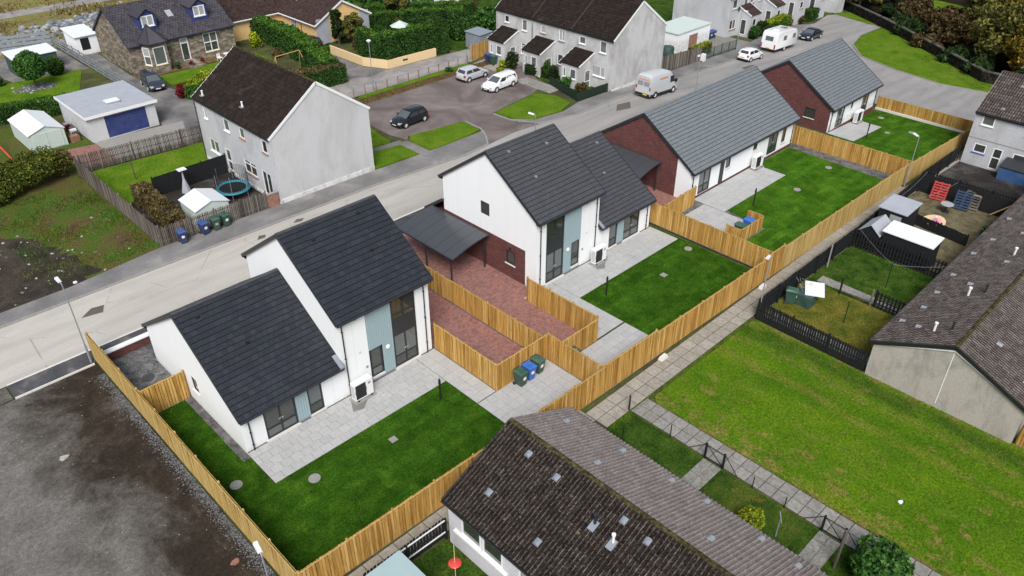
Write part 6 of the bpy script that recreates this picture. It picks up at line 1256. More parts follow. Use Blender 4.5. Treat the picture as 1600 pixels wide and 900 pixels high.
def caravan():
    loc = (100.1, 51.15); t = thing('caravan', 'white touring caravan parked between the hatchback and the saloon', 'caravan', (loc[0], loc[1], zt(loc[0]) + .008), 0); t.rotation_euler = (0, math.atan(.06), R(1))
    X0, L, W = -2.9, 5.8, 2.2; pr_ = [(0, .5), (-.04, 1.2), (.1, 2.35), (.35, 2.62), (1.2, 2.68), (4.6, 2.68), (5.2, 2.55), (5.55, 2.1), (5.8, 1.3), (5.7, .5)]; rings = []
    for yk, sc in ((-W / 2, .97), (-W / 2 + .05, 1), (W / 2 - .05, 1), (W / 2, .97)): rings.append([(X0 + 2.9 + (x - 2.9) * sc, yk, 1.5 + (z - 1.5) * sc) for x, z in pr_])
    m = MB(); m.loft(rings); m.build('body', 'car_white', t, 30, world=False, fix=True)
    def pane(P, nm='window', mat='glass_grey'): m = MB(); m.add(P, [(0, 1, 2, 3)]); m.build(nm, mat, t, world=False)
    for s_ in (-1, 1):
        for a, b_ in ((1.8, 2.7), (4.3, 5.1)): pane([(X0 + a, s_ * (W / 2 + .01), 1.45), (X0 + b_, s_ * (W / 2 + .01), 1.45), (X0 + b_, s_ * (W / 2 + .01), 2.05), (X0 + a, s_ * (W / 2 + .01), 2.05)])
        m = MB(); m.box(X0 - .07, s_ * .88, .6, X0 - .02, s_ * 1.06, 1.15); m.build('tail_light', 'tail_red', t, world=False); wheel_parts(t, X0 + 2.6, s_ * (W / 2 - .1), .32, .18, s_)
        m = MB(); m.box(X0 + .1, s_ * (W / 2 + .004), .5, X0 + 5.6, s_ * (W / 2 + .015), .56); m.build('skirt_line', 'galvanised', t, world=False)
    pane([(X0 - .01, -.55, 1.5), (X0 - .01, .55, 1.5), (X0 + .07, .55, 2.1), (X0 + .07, -.55, 2.1)]); m = MB(); m.box(X0 - .06, -.3, .55, X0 - .035, .25, .68); m.build('number_plate', 'plate_yellow', t, world=False)
    m = MB(); m.bar((X0 + 5.6, .5, .45), (X0 + 6.9, 0, .45), .08, .08); m.bar((X0 + 5.6, -.5, .45), (X0 + 6.9, 0, .45), .08, .08); m.tube((X0 + 6.7, 0, 0), (X0 + 6.7, 0, .7), .04); m.build('drawbar', 'anthracite', t, world=False)
    m = MB(); m.box(X0 + 1.2, -.3, 2.66, X0 + 1.8, .3, 2.76); m.build('roof_hatch', 'white_paint', t, world=False); m = MB(); m.box(X0 + 3.2, -.35, 2.66, X0 + 4.0, .35, 2.73); m.build('roof_hatch', 'glass_grey', t, world=False)
    m = MB(); m.box(X0 + .3, -1.0, .36, X0 + 5.4, 1.0, .52); m.build('chassis', 'black_plastic', t, world=False)
caravan()

# ------------------------------------------------------------------ bins, heat pumps, lamps and other small things
def make_bin():
    t = thing('wheelie_bin', '', 'bin'); m = MB(); rg = []
    for z, a, b_ in ((.06, .20, .24), (.55, .25, .29), (.92, .285, .34)): rg.append([(-a, -b_, z), (a, -b_, z), (a, b_, z), (-a, b_, z)])
    m.loft(rg); m.build('body', 'bin_green', t, world=False, fix=True)
    m = MB(); m.box(-.30, -.36, .922, .30, .36, .96); m.loft([[(-.29, -.35, .96), (.29, -.35, .96), (.29, .33, .96), (-.29, .33, .96)], [(-.2, -.26, 1.03), (.2, -.26, 1.03), (.2, .28, 1.05), (-.2, .28, 1.05)]]); m.build('lid', 'bin_lid_green', t, world=False, fix=True)
    for s_ in (-1, 1): m = MB(); m.tube((s_ * .21, .27, .1), (s_ * .29, .27, .1), .1, n=12); m.build('wheel', 'rubber', t, world=False)
    m = MB(); m.tube((-.22, .39, .95), (.22, .39, .95), .02); m.tube((-.22, .33, .93), (-.22, .39, .95), .018); m.tube((.22, .33, .93), (.22, .39, .95), .018); m.build('handle', 'black_plastic', t, world=False); return t
BIN = make_bin(); first = [True]
def wbin(x, y, z, ang, col, label, sticker=False, sc=1.0):
    o = BIN if first[0] else copy_tree(BIN); first[0] = False; o.location = (x, y, z + zt(x)); o.rotation_euler = (0, 0, ang); o.scale = (sc, sc, sc); o['label'] = label; o['group'] = 'wheelie bins'
    mats = {'green': ('bin_green', 'bin_lid_green'), 'blue': ('bin_blue', 'bin_blue'), 'navy': ('bin_navy', 'bin_lid_blue')}[col]
    for ch in o.children:
        if ch.name.startswith(('body', 'lid')):
            ch.data = ch.data.copy(); ch.data.materials[0] = M[mats[0 if ch.name.startswith('body') else 1]]
    return o
BL = [(18.55, 54.65, .1, R(-8), 'navy', 'blue wheelie bin standing alone at the left end of the grey picket fence', 1), (20.35, 54.75, .1, R(5), 'navy', 'blue wheelie bin next to the green bins on the pavement', 0), (21.3, 54.75, .1, R(-4), 'green', 'green wheelie bin with white sticker in the middle of the pavement row', 1), (22.15, 54.8, .1, R(3), 'green', 'green wheelie bin at the right end of the row on the pavement', 0),
      (25.35, 25.15, .05, R(2), 'green', 'green wheelie bin left of the bright blue bin in the first bin yard', 0), (26.1, 25.2, .05, R(-3), 'blue', 'bright blue wheelie bin between two green bins in the first bin yard', 0), (26.9, 25.25, .05, R(4), 'green', 'green wheelie bin in the fence corner right of the bright blue bin', 0),
      (29.0, 24.3, .05, R(90), 'green', 'green wheelie bin half hidden behind the fence in the second bin yard', 0), (49.0, 25.3, .4, R(0), 'green', 'green wheelie bin inside the low bin screen', 0), (50.2, 25.3, .4, R(0), 'blue', 'bright blue wheelie bin inside the low bin screen', 0),
      (64.15, 69.6, 0, R(90), 'navy', 'dark blue wheelie bin against the end porch', 1), (64.1, 68.6, 0, R(90), 'green', 'green wheelie bin against the end porch beside the dark blue bin', 1),
      (95.6, 59.6, -.02, R(0), 'navy', 'dark blue wheelie bin in the yard below the far terrace gable', 0), (96.6, 59.7, -.02, R(0), 'navy', 'second dark blue wheelie bin from the garage in the far yard', 0), (97.6, 59.8, -.02, R(0), 'navy', 'dark blue wheelie bin nearest the far terrace gable', 0), (44.4, 18.35, 0, R(20), 'green', 'green wheelie bin beside the white topped junk in the dry yard', 0)]
for x, y, z, a, c, lb, st in BL:
    o = wbin(x, y, z, a, c, lb, sc=1.05 if x < 40 else 1.1)
    if st: m = MB(); m.box(-.1, -.325, .5, .1, -.3, .68) if x < 60 else m.box(-.1, -.325, .5, .1, -.3, .65); s_ = m.mesh('sticker', 'plate_white'); link('sticker', s_, o)
def make_hp():
    t = thing('heat_pump', '', 'heat pump'); m = MB(); m.box(-.55, -.19, .12, .55, .19, 1.15); m.build('casing', 'white_paint', t, world=False)
    m = MB(); m.box(-.5, -.2, .2, .12, -.191, 1.08); m.build('fan_opening', 'black_plastic', t, world=False)
    m = MB(); 
    for k in range(4): m.lathe([(.09 + .08 * k, -.203), (.1 + .08 * k, -.207), (.11 + .08 * k, -.203)], 18, (-.19, 0, .64), 'y')
    m.build('fan_guard', 'anthracite', t, world=False)
    m = MB(); [m.box(-.556, -.15, .25 + k * .1, -.55, .15, .3 + k * .1) for k in range(8)]; m.build('side_louvre', 'galvanised', t, world=False)
    m = MB(); m.box(.26, -.2, .85, .42, -.191, .98); m.build('badge', 'galvanised', t, world=False)
    for s_ in (-1, 1): m = MB(); m.box(s_ * .4 - .05, -.24, .04, s_ * .4 + .05, .24, .12); m.build('foot', 'black_plastic', t, world=False)
    m = MB(); m.box(-.65, -.32, .0, .65, .3, .05); m.build('base_slab', 'concrete', t, world=False)
    m = MB(); m.tube((.56, .05, .3), (.68, .05, .3), .03); m.tube((.68, .05, .3), (.68, .3, .3), .03); m.build('pipe', 'white_paint', t, world=False); return t
hp = make_hp()
for i, (x, y, z, lb) in enumerate(((18.05, 30.75, .05, 'white heat pump unit behind the first house'), (39.0, 30.8, .05, 'white heat pump unit behind the second house'), (60.6, 30.85, .41, 'white heat pump unit behind the long bungalow'), (80.0, 30.6, -.8 + .84, 'white heat pump unit behind the far bungalow'))):
    o = hp if i == 0 else copy_tree(hp); o.location = (x, y, (zt(x) if x > 70 else 0) + (z if x < 70 else .06)); o.scale = (1.12, 1.12, 1.12); o['label'] = lb; o['group'] = 'heat pumps'
def lamp(label, x, y, h, ang, arm=.5, z=0, lantern='slim'):
    t = thing('street_lamp', label, 'lamp', (x, y, zt(x) + z), ang, 'street lamps'); m = MB(); m.tube((0, 0, 0), (0, 0, 1.3), .065, n=10); m.build('base', 'galvanised', t, world=False)
    m = MB(); m.tube((0, 0, 1.3), (0, 0, h), .042, .03, 10); m.build('pole', 'galvanised', t, world=False)
    if lantern == 'slim':
        m = MB(); m.tube((0, 0, h - .03), (arm, 0, h + .06), .03); m.build('arm', 'galvanised', t, world=False)
        m = MB(); m.loft([[(arm - .05, -.1, h + .02), (arm - .05, .1, h + .02), (arm - .05, .08, h + .1), (arm - .05, -.08, h + .1)], [(arm + .5, -.12, h + .06), (arm + .5, .12, h + .06), (arm + .5, .08, h + .15), (arm + .5, -.08, h + .15)]]); m.build('lantern', 'sheet_white', t, world=False, fix=True)
    else:
        m = MB(); m.lathe([(.05, -.25), (.22, -.05), (.26, .05), (.12, .14), (0, .16)], 12, (0, 0, h)); m.build('lantern', 'sheet_white', t, 40, world=False)
lamp('street lamp on the new tarmac beside the bare earth plot', 8.0, 44.95, 5.7, R(90), .3, .1)
lamp('post top street lamp between the lane and the dead verge', 48.5, 71.4, 5.5, 0, lantern='top')
lamp('street lamp on the road edge behind the second house roof', 46.9, 45.0, 5.0, R(100), .2, .1)
lamp('street lamp with white box behind the long bungalow roof', 72.4, 45.5, 5.0, R(200), .5)
lamp('street lamp at the corner of the black fence by the slab path', 41.3, 18.95, 4.9, R(190), .3)
lamp('street lamp on the path where the third and fourth gardens meet', 67.2, 20.35, 4.6, R(60), .2)
lamp('street lamp at the near corner outside the first garden fence', 6.9, 21.0, 5.0, R(80), .2)
lamp('street lamp beside the small white hatchback', 94.2, 53.9, 5.2, R(-90), .3)
for x, y, z, lb in ((21.15, 27.5, 0, 'black garden bollard light at the corner of the first lawn'), (36.15, 27.65, 0, 'black garden bollard light on the second lawn'), (54.3, 27.3, .35, 'black garden bollard light on the third lawn'), (76.6, 28.0, 0, 'black garden bollard light by the far patio')):
    t = thing('bollard_light', lb, 'bollard', (x, y, z + zt(x)), 0, 'garden bollards'); m = MB(); m.tube((0, 0, 0), (0, 0, 1.15), .055, n=10); m.build('post', 'black_plastic', t, world=False); m = MB(); m.lathe([(.055, 0), (.075, .03), (.075, .28), (.03, .42), (0, .44)], 10, (0, 0, 1.15)); m.build('head', 'black_plastic', t, world=False)
for i, (x, y, z, r_, lb) in enumerate(((12.6, 27.4, .02, .32, 'round drain cover on the first lawn below the patio'), (9.5, 29.8, .02, .32, 'round drain cover in the left strip of the first lawn'), (17.2, 26.8, .02, .22, 'square drain cover in the middle of the first lawn'), (46.0 - .7, 27.3, .02, .3, 'round drain cover by the fence of the second lawn'), (41.05, 26.4, .02, .24, 'square drain cover in the middle of the second lawn'), (59.4, 26.2, .372, .3, 'round drain cover in the middle of the third lawn'), (65.3, 26.4, .372, .3, 'round drain cover at the far side of the third lawn'), (81.7, 25.6, .02, .3, 'round drain cover in the middle of the fourth lawn'), (83.6, 29.6, .02, .3, 'drain cover at the far end of the fourth lawn'), (79.6, 27.2, .02, .24, 'square drain cover near the far patio'), (9.9, 41.2, .02, .35, 'dark drain cover in the gravel beside the first house'))):
    m = MB(); n_ = 4 if 'square' in lb else 16; m.tube((x, y, z + zt(x) - .02), (x, y, z + zt(x) + .03), r_ * (1.3 if n_ == 4 else 1), n=n_); c = 'concrete' if i != 10 else 'tarmac_new'
    tag(m.build('drain_cover', c), lb, 'drain cover', 'drain covers')
# sheds
def shed(name, label, x0, y0, x1, y1, z, e, r, axis, wm, rm, doors=False, over=.1, strips=True):
    t = thing(name, label, 'shed', (x0, y0, z + zt(x0))); zz = z + zt(x0); ws = [Wall((x0, y0), (x1, y0), zz), Wall((x1, y0), (x1, y1), zz), Wall((x1, y1), (x0, y1), zz), Wall((x0, y1), (x0, y0), zz)]
    m = MB()
    for k, w in enumerate(ws):
        w.face(m, 0, e)
        if (axis == 'y' and k in (0, 2)) or (axis == 'x' and k in (1, 3)): w.gable(m, e, r)
    m.build('wall', wm, t)
    def P(a, b_, c): return (a, b_, zz + c) if axis == 'x' else (b_, a, zz + c)
    a0, a1, b0, b1 = (x0, x1, y0, y1) if axis == 'x' else (y0, y1, x0, x1); mid = (b0 + b1) / 2; dz = (r - e) / ((b1 - b0) / 2) * over
    for bb in (b0 - over, b1 + over):
        N = 3 if strips else 1
        for k in range(N):
            u0, u1 = a0 - over + (a1 - a0 + 2 * over) * k / N, a0 - over + (a1 - a0 + 2 * over) * (k + 1) / N - (.02 if strips else 0); m = MB(); Q = [P(u0, bb, e - dz), P(u1, bb, e - dz), P(u1, mid, r + .02), P(u0, mid, r + .02)]; m.add(Q + [(a, b_, c - .04) for a, b_, c in Q], [(0, 1, 2, 3), (7, 6, 5, 4), (0, 4, 5, 1), (1, 5, 6, 2), (2, 6, 7, 3), (3, 7, 4, 0)]); m.build('roof_sheet', rm, t, fix=True)
    if doors:
        w = ws[0]; h_ = w.L / 2
        for (a, b_) in ((.25, h_ - .02), (h_ + .02, w.L - .25)):
            m = MB(); w.box(m, a, b_, .08, e - .05, .003, .04); d_ = m.build('door', wm, t); m = MB()
            for k in range(5): u = a + (b_ - a) * (k + .5) / 5; w.box(m, u - .02, u + .02, .1, e - .08, .041, .055)
            m.build('door_rib', wm, d_)
    return t
shed('metal_shed', 'pale green metal shed with white roof and double doors', 16.0, 80.0, 19.1, 85.6, 0, 1.75, 2.3, 'y', 'pale_green_sheet', 'sheet_white', True)
shed('garden_shed', 'small white roofed shed behind the grey picket fence and bins', 20.4, 55.75, 23.1, 58.5, 0, 1.65, 2.1, 'y', 'pale_green_sheet', 'sheet_white', False)
def flat_shed(name, label, x0, y0, x1, y1, z, h0, h1, wm, rm, over=.12, slope_ax='x', opening=None):
    t = thing(name, label, 'shed', (x0, y0, z + zt(x0))); zz = z + zt(x0); m = MB()
    H4 = [h0, h1, h1, h0] if slope_ax == 'x' else [h0, h0, h1, h1]; C = [(x0, y0), (x1, y0), (x1, y1), (x0, y1)]
    for i in range(4):
        a, b_ = C[i], C[(i + 1) % 4]; m.add([(a[0], a[1], zz), (b_[0], b_[1], zz), (b_[0], b_[1], zz + H4[(i + 1) % 4]), (a[0], a[1], zz + H4[i])], [(0, 1, 2, 3)])
    m.build('wall', wm, t); m = MB(); C2 = [(x0 - over, y0 - over), (x1 + over, y0 - over), (x1 + over, y1 + over), (x0 - over, y1 + over)]; Q = [(C2[i][0], C2[i][1], zz + H4[i] + .03) for i in range(4)]; m.add(Q + [(a, b_, c + .07) for a, b_, c in Q], [(3, 2, 1, 0), (4, 5, 6, 7), (0, 1, 5, 4), (1, 2, 6, 5), (2, 3, 7, 6), (3, 0, 4, 7)]); m.build('roof', rm, t)
    if opening:
        w = Wall(*opening[0], zz); m = MB(); w.box(m, *opening[1], -.02, .03); m.build(opening[3] if len(opening) > 3 else 'door', opening[2], t)
    return t
flat_shed('garden_hut', 'white garden hut with sloping white roof at the top of the cottage drive', 29.9, 106.6, 32.4, 110.6, 0, 2.2, 2.5, 'white_render', 'sheet_white', .2, 'y', (((29.9, 106.6), (32.4, 106.6)), (.5, 1.5, .6, 2.0), 'dark_board', 'window_shutter'))
flat_shed('side_extension', 'pale blue lean to wall between the hut and the stone cottage', 32.45, 107.2, 34.5, 110, 0, 2.0, 2.0, 'pale_blue_roof', 'pale_blue_roof', .02)
m = MB(); m.box(32.5, 106.9, 0, 33.6, 106.98, 1.5); tag(m.build('leaning_board', 'light_green_panel'), 'bright green board leaning by the white hut', 'board')
flat_shed('green_shed', 'dark green shed with long white roof beside the ball shaped tree', 21.9, 103.6, 26.6, 106.8, 0, 2.0, 2.15, 'shed_green', 'sheet_white', .15, 'y')
flat_shed('black_shed', 'black shed with wavy grey felt roof in the gravelly yard', 57.8, 16.7, 60.3, 18.75, 0, 2.15, 2.25, 'dark_board', 'felt_grey', .1, 'x', (((57.8, 18.75), (57.8, 16.7)), (.9, 1.75, 1.0, 1.9), 'glass_curtain', 'window'))
flat_shed('lean_to', 'long white flat roofed lean to beside the black picket fence', 54.75, 13.5, 56.4, 17.0, 0, 1.95, 2.1, 'dark_board', 'sheet_white', .1, 'x')
t = shed('kennel_shed', 'small grey pitched shed touching the white lean to', 54.8, 17.25, 57.0, 18.7, 0, 1.5, 2.1, 'x', 'dark_board', 'felt_grey', False, strips=False)
flat_shed('blue_store', 'blue store box with dark lid against the grey end house', 75.9, 12.3, 77.6, 15.7, 0.0, 1.15, 1.45, 'store_blue', 'anthracite', .06, 'x')
flat_shed('bottom_shed', 'pale blue grey roofed shed cut off by the bottom edge', 8.9, 17.0, 12.0, 19.3, 0, 1.9, 2.05, 'pale_blue_roof', 'pale_blue_roof', .1, 'x')
flat_shed('parcel_shed', 'small blue grey shed behind the end porch', 66.4, 73.5, 68.5, 76.2, 0, 1.9, 2.0, 'lead_grey', 'lead_grey', .1, 'x')
# trampoline
t = thing('trampoline', 'round trampoline with turquoise pad behind the picket fence', 'trampoline', (25.2, 59.2, 0)); m = MB(); m.lathe([(0, .68), (1.12, .7)], 24, (0, 0, 0)); m.build('mat', 'dark_board', t, world=False); m = MB(); m.lathe([(1.1, .74), (1.12, .8), (1.38, .8), (1.42, .72), (1.12, .7)], 28, (0, 0, 0)); m.build('pad', 'teal', t, 40, world=False)
for k in range(6):
    a = k * math.pi / 3; m = MB(); m.tube((1.35 * math.cos(a), 1.35 * math.sin(a), 0), (1.35 * math.cos(a), 1.35 * math.sin(a), 2.3), .02); m.build('net_pole', 'galvanised', t, world=False)
m = MB()
for k in range(44):
    a = k * 2 * math.pi / 44; m.tube((1.33 * math.cos(a), 1.33 * math.sin(a), .8), (1.33 * math.cos(a), 1.33 * math.sin(a), 2.25), .011, n=4, cap=False)
for k in range(13): m.lathe([(1.325, .85 + k * .115), (1.34, .862 + k * .115)], 24)
m.build('safety_net', 'dark_board', t, world=False)
t = thing('parasol_base', 'white parasol top with folded grey cloth by the black screen', 'parasol', (22.6, 62.6, 0)); m = MB(); m.tube((0, 0, 0), (0, 0, 2.1), .03); m.build('pole', 'galvanised', t, world=False); m = MB(); m.lathe([(.42, 0), (.1, 1.2), (.05, 1.9)], 8, (0, 0, .05)); m.build('cloth', 'felt_grey', t, world=False); m = MB(); m.box(-.35, -.3, 2.1, .35, .3, 2.16); m.build('top', 'sheet_white', t, world=False)
def pole(label, x, y, h, mat='galvanised', r_=.03, cross=0, rz=0, name='washing_pole'):
    t = thing(name, label, 'pole', (x, y, zt(x)), rz, 'poles'); m = MB(); m.tube((0, 0, 0), (0, 0, h), r_); m.build('pole', mat, t, world=False)
    if cross: m = MB(); m.bar((-cross, 0, h - .03), (cross, 0, h - .03), .04, .04); m.build('cross_arm', mat, t, world=False)
pole('rusty pole standing on the roughcast house lawn', 20.5, 68.0, 1.7, 'bark', .05); pole('black clothes pole in the dry yellow yard', 44.8, 14.7, 1.7, 'black_plastic'); pole('thin black washing pole on the green yard', 50.8, 14.6, 2.0, 'black_plastic', cross=.3)
pole('stout black post at the edge of the dry yard', 47.8, 16.5, 1.3, 'dark_board', .07); pole('stout grey post by the short black picket', 47.9, 14.4, 1.3, 'timber_grey', .07); pole('tall pale post on the path side of the yards', 50.4, 18.75, 1.9, 'concrete', .05); pole('grey rotary pole on the strip behind the near terrace', 26.3, 8.9, 1.4, 'galvanised', .03, .35, .6)
pole('black stay post at the corner of the terrace yard', 28.2, 19.3, 1.1, 'dark_board', .05); pole('thin black fence post near the corner of the yard', 26.3, 18.2, .9, 'dark_board', .03); pole('thin black fence post beside the cross path', 28.15, 16.4, .9, 'dark_board', .03); pole('thin black post between the two yard gates', 28.15, 11.3, .8, 'dark_board', .03); pole('thin black post left of the second yard gate', 28.15, 9.5, .8, 'dark_board', .03); pole('grey pole standing on the open ground', 31.0, 116, 3.6, 'timber_grey', .05); pole('sloping grey pole by the round bush', 26.6, 6.1, 2.6, 'timber_grey', .07, 0)
for (ya, yb_, lb) in ((14.2, 13.1, 'black metal yard gate farther from the round bush'), (7.55, 6.5, 'black metal yard gate beside the round bush')):
    t = thing('yard_gate', lb, 'gate', (28.2, ya, 0), 0, 'yard gates'); D = ya - yb_
    for yy in (0, -D): m = MB(); m.box(-.05, yy - .05, 0, .05, yy + .05, 1.05); m.build('gate_post', 'dark_board', t, world=False)
    m = MB(); m.bar((0, -.05, .95), (0, -D + .05, .95), .03, .03); m.bar((0, -.05, .12), (0, -D + .05, .12), .03, .03); m.bar((0, -.06, .95), (0, -D + .06, .12), .03, .03); m.build('gate_frame', 'dark_board', t, world=False)
    m = MB(); m.bar((0, .05, .95), (-.1, .9, .2), .03, .03); m.bar((0, -D - .05, .95), (-.1, -D - .9, .2), .03, .03); m.build('stay', 'dark_board', t, world=False)
m = MB(); m.bar((47.85, 16.45, .25), (47.9, 14.45, .3), .05, .09); tag(m.build('fallen_rail', 'timber_grey'), 'grey bottom rail between the two stout posts', 'rail')
def pallet(label, x, y, ang, mat):
    t = thing('pallet', label, 'pallet', (x, y, zt(x)), ang, 'leaning pallets'); t.rotation_euler = (R(64), 0, ang)
    for k in range(7): m = MB(); m.box(-.6, .1 + k * .22, .05, .6, .24 + k * .22, .08); m.build('slat', mat, t, world=False)
    for xx in (-.55, 0, .55): m = MB(); m.box(xx - .05, .05, -.04, xx + .05, 1.6, .05); m.build('runner', mat, t, world=False)
flat('pallet_red', (0.36, 0.03, 0.025, 1), .8, .1, var=.05, sc=6); flat('pallet_blue', (0.02, 0.04, 0.085, 1), .8, .1, var=.03, sc=6)
pallet('red pallet leaning on the black fence', 66.6, 17.4, R(-82), 'pallet_red'); pallet('blue pallet leaning beside the round garden table', 66.2, 15.4, R(-82), 'pallet_blue'); pallet('brown wooden pallet behind the blue pallet', 66.9, 14.9, R(-82), 'timber_grey')
t = thing('garden_table', 'round glass garden table in front of the pallets', 'table', (65.1, 16.1, 0)); m = MB(); m.tube((0, 0, 0), (0, 0, .7), .05); m.lathe([(.32, 0), (.3, .06), (.05, .1)], 12); m.build('base', 'black_plastic', t, world=False); m = MB(); m.lathe([(0, .0), (.5, 0), (.5, .03), (0, .03)], 18, (0, 0, .7)); m.build('top', 'glass_curtain', t, world=False)
sheet('stone_circle', [(62.6 + 1.5 * math.cos(a * .45), 16.1 + .9 * math.sin(a * .45)) for a in range(14)], .03, 'cream_wall', 'cream crazy paving circle in the gravelly yard')
def rocks(name, label, n, sampler, smin, smax, mat, flatk=.6, kind='stuff', cat=None, parent=None):
    ico = bmesh.new(); bmesh.ops.create_icosphere(ico, subdivisions=1, radius=1); bv = np.array([v.co[:] for v in ico.verts]); bf = np.array([[v.index for v in f.verts] for f in ico.faces]); ico.free(); VV = []; FF = []
    for i in range(n):
        x, y = sampler(); s_ = random.uniform(smin, smax) * random.choice((1, 1, .7)); v = bv * RNG.uniform(.65, 1.25, (len(bv), 1)) * np.array([s_ * random.uniform(.7, 1.5), s_, s_ * flatk]); a = random.uniform(0, 6.28); c_, s2 = math.cos(a), math.sin(a)
        v = np.stack([v[:, 0] * c_ - v[:, 1] * s2, v[:, 0] * s2 + v[:, 1] * c_, v[:, 2]], 1) + np.array([x, y, zt(x) + s_ * flatk * .3]); VV.append(v); FF.append(bf + i * len(bv))
    o = link(name, npmesh(name, np.concatenate(VV), np.concatenate(FF), mat), parent); tag(o, label, cat, None, kind); return o
U = random.uniform
rocks('rubble_stones', 'scattered pale rubble stones below the track', 420, lambda: (U(12, 42), 113.5 + abs(random.gauss(0, 4.5))), .15, .6, 'rubble')
rocks('rubble_heap', 'grey slate rubble heap on the open ground', 300, lambda: (37 + random.gauss(0, 4.2), 122 + random.gauss(0, 1.3)), .2, .65, 'slate_rubble'); rocks('rubble_heap', 'slate rubble at the top left corner', 110, lambda: (24 + random.gauss(0, 2), 140 + random.gauss(0, 3)), .2, .7, 'slate_rubble'); rocks('rubble_heap', 'long rubble bank behind the stone cottage', 260, lambda: (U(42, 66), 124 + random.gauss(0, 2)), .2, .6, 'rubble')
rocks('lot_stones', 'small stones scattered on the bare earth plot', 700, lambda: (U(-14, 8), U(10, 44)), .012, .045, 'rubble'); rocks('fence_gravel', 'grey gravel spilled along the foot of the left timber fence', 6500, lambda: (8.17 - abs(random.gauss(0, .28)), U(18, 43.5)), .015, .04, 'fence_stone')
rocks('waste_stones', 'pale stones on the dark waste soil', 60, lambda: (U(6, 16), U(54.8, 66)), .04, .14, 'rubble'); rocks('front_stones', 'loose gravel stones beside the first house', 1500, lambda: (U(8.6, 10.95), U(38, 44.2)), .02, .045, 'slate_rubble')
rocks('tree_ring_stones', 'grey stones round the ball shaped tree', 60, lambda: (22.2 + random.gauss(0, 1.1), 98.6 + random.gauss(0, .7)), .1, .22, 'slate_rubble')
for i, (x, y, s_, mt, lb) in enumerate(((3.9, 37.9, .34, 'rubble', 'flat tan stone slab on the bare earth plot'), (.6, 27.1, .4, 'rubble', 'broken white slab on the bare earth plot'), (1.6, 26.1, .25, 'rubble', 'small pale stone near the broken slab'), (7.2, 25.6, .28, 'brick_pale', 'tan stone beside the fence gravel'), (32.6, 5.6, .2, 'sheet_white', 'white litter lying on the common green'), (10.6, 54.85, .22, 'sheet_white', 'white litter on the waste soil by the pavement'))):
    m = MB(); pts = [(x + s_ * U(.6, 1) * math.cos(a), y + s_ * U(.4, .8) * math.sin(a)) for a in [k * 1.05 for k in range(6)]]; m.prism(pts, .015, .07); tag(m.build('litter', mt), lb, 'litter')
t = thing('junk_pile', 'white board and tangled wire on green boxes in the dry yard', 'junk', (45.2, 17.6, 0)); m = MB(); m.box(-.7, -.55, 0, .25, .5, .85); m.build('green_box', 'shed_green', t, world=False); m = MB(); m.obox((.45, -.2, .98), (.62, .35, .1), (-.3, .55, 0), (0, 0, .03)); m.build('white_board', 'sheet_white', t, world=False); m = MB()
for k in range(14): a = Vector((U(-.2, .7), U(.2, .8), U(.9, 1.4))); m.tube(a, a + Vector((U(-.4, .4), U(-.4, .4), U(-.25, .25))), .012, n=5)
m.build('wire', 'galvanised', t, world=False)
t = thing('inflatable_toy', 'pink and white inflatable toy on the low black fence', 'toy', (61.2, 16.0, 0)); m = MB(); m.tube((0, 0, .5), (.15, -.5, 1.05), .16, .2, 10); m.tube((.15, -.5, 1.05), (0, -1.0, .6), .2, .12, 10); m.build('body', 'pink', t, 40, world=False); m = MB(); m.tube((.05, -.2, .8), (.2, -.4, 1.25), .13, .1, 8); m.build('stripe', 'sheet_white', t, 40, world=False)
t = thing('red_disc_swing', 'red plastic disc swing hanging by the near terrace wall', 'swing', (13.95, 17.9, 0)); m = MB(); m.lathe([(0, 0), (.26, 0), (.3, .05), (.24, .1), (0, .12)], 16, (0, 0, .9)); m.build('seat', 'red_plastic', t, 40, world=False); m = MB(); m.tube((0, 0, 0), (0, 0, 2.2), .015); m.build('pole', 'cream_wall', t, world=False)
t = thing('garden_toys', 'red and grey ride on toy against the near terrace wall', 'toy', (14.55, 16.4, 0)); m = MB(); m.tube((0, 0, .25), (0, -.5, .35), .05); m.tube((0, 0, .25), (-.1, .4, .5), .04); m.tube((0, -.5, .35), (-.2, -.6, .8), .03); m.build('frame', 'red_plastic', t, world=False)
for yy in (-.6, .4): m = MB(); m.lathe([(.12, -.04), (.22, -.04), (.22, .04), (.12, .04), (.12, -.04)], 12, (0, yy, .22), 'y'); m.build('wheel', 'rubber', t, world=False)
m = MB(); m.obox((-.15, -.95, .5), (.2, 0, .12), (0, .25, 0), (-.08, 0, .3)); m.build('seat', 'sheet_white', t, world=False)
for x, y, a, lb in ((41.3, 92.6, .3, 'left white garden chair in front of the stone cottage'), (43.3, 92.8, -2.6, 'right white garden chair in front of the stone cottage')):
    t = thing('garden_chair', lb, 'chair', (x, y, .03), a, 'white garden chairs'); m = MB(); m.box(-.25, -.25, .42, .25, .25, .46); m.build('seat', 'upvc', t, world=False); m = MB(); m.box(-.25, .22, .46, .25, .26, .9); m.build('backrest', 'upvc', t, world=False)
    for sx in (-.22, .22):
        for sy in (-.22, .22): m = MB(); m.tube((sx, sy, 0), (sx, sy, .42), .02); m.build('leg', 'upvc', t, world=False)
t = thing('garden_table', 'small white table between the cottage garden chairs', 'table', (42.3, 92.8, .03)); m = MB(); m.tube((0, 0, 0), (0, 0, .68), .04); m.build('pedestal', 'upvc', t, world=False); m = MB(); m.lathe([(0, 0), (.4, 0), (.4, .03), (0, .03)], 14, (0, 0, .68)); m.build('top', 'upvc', t, world=False)
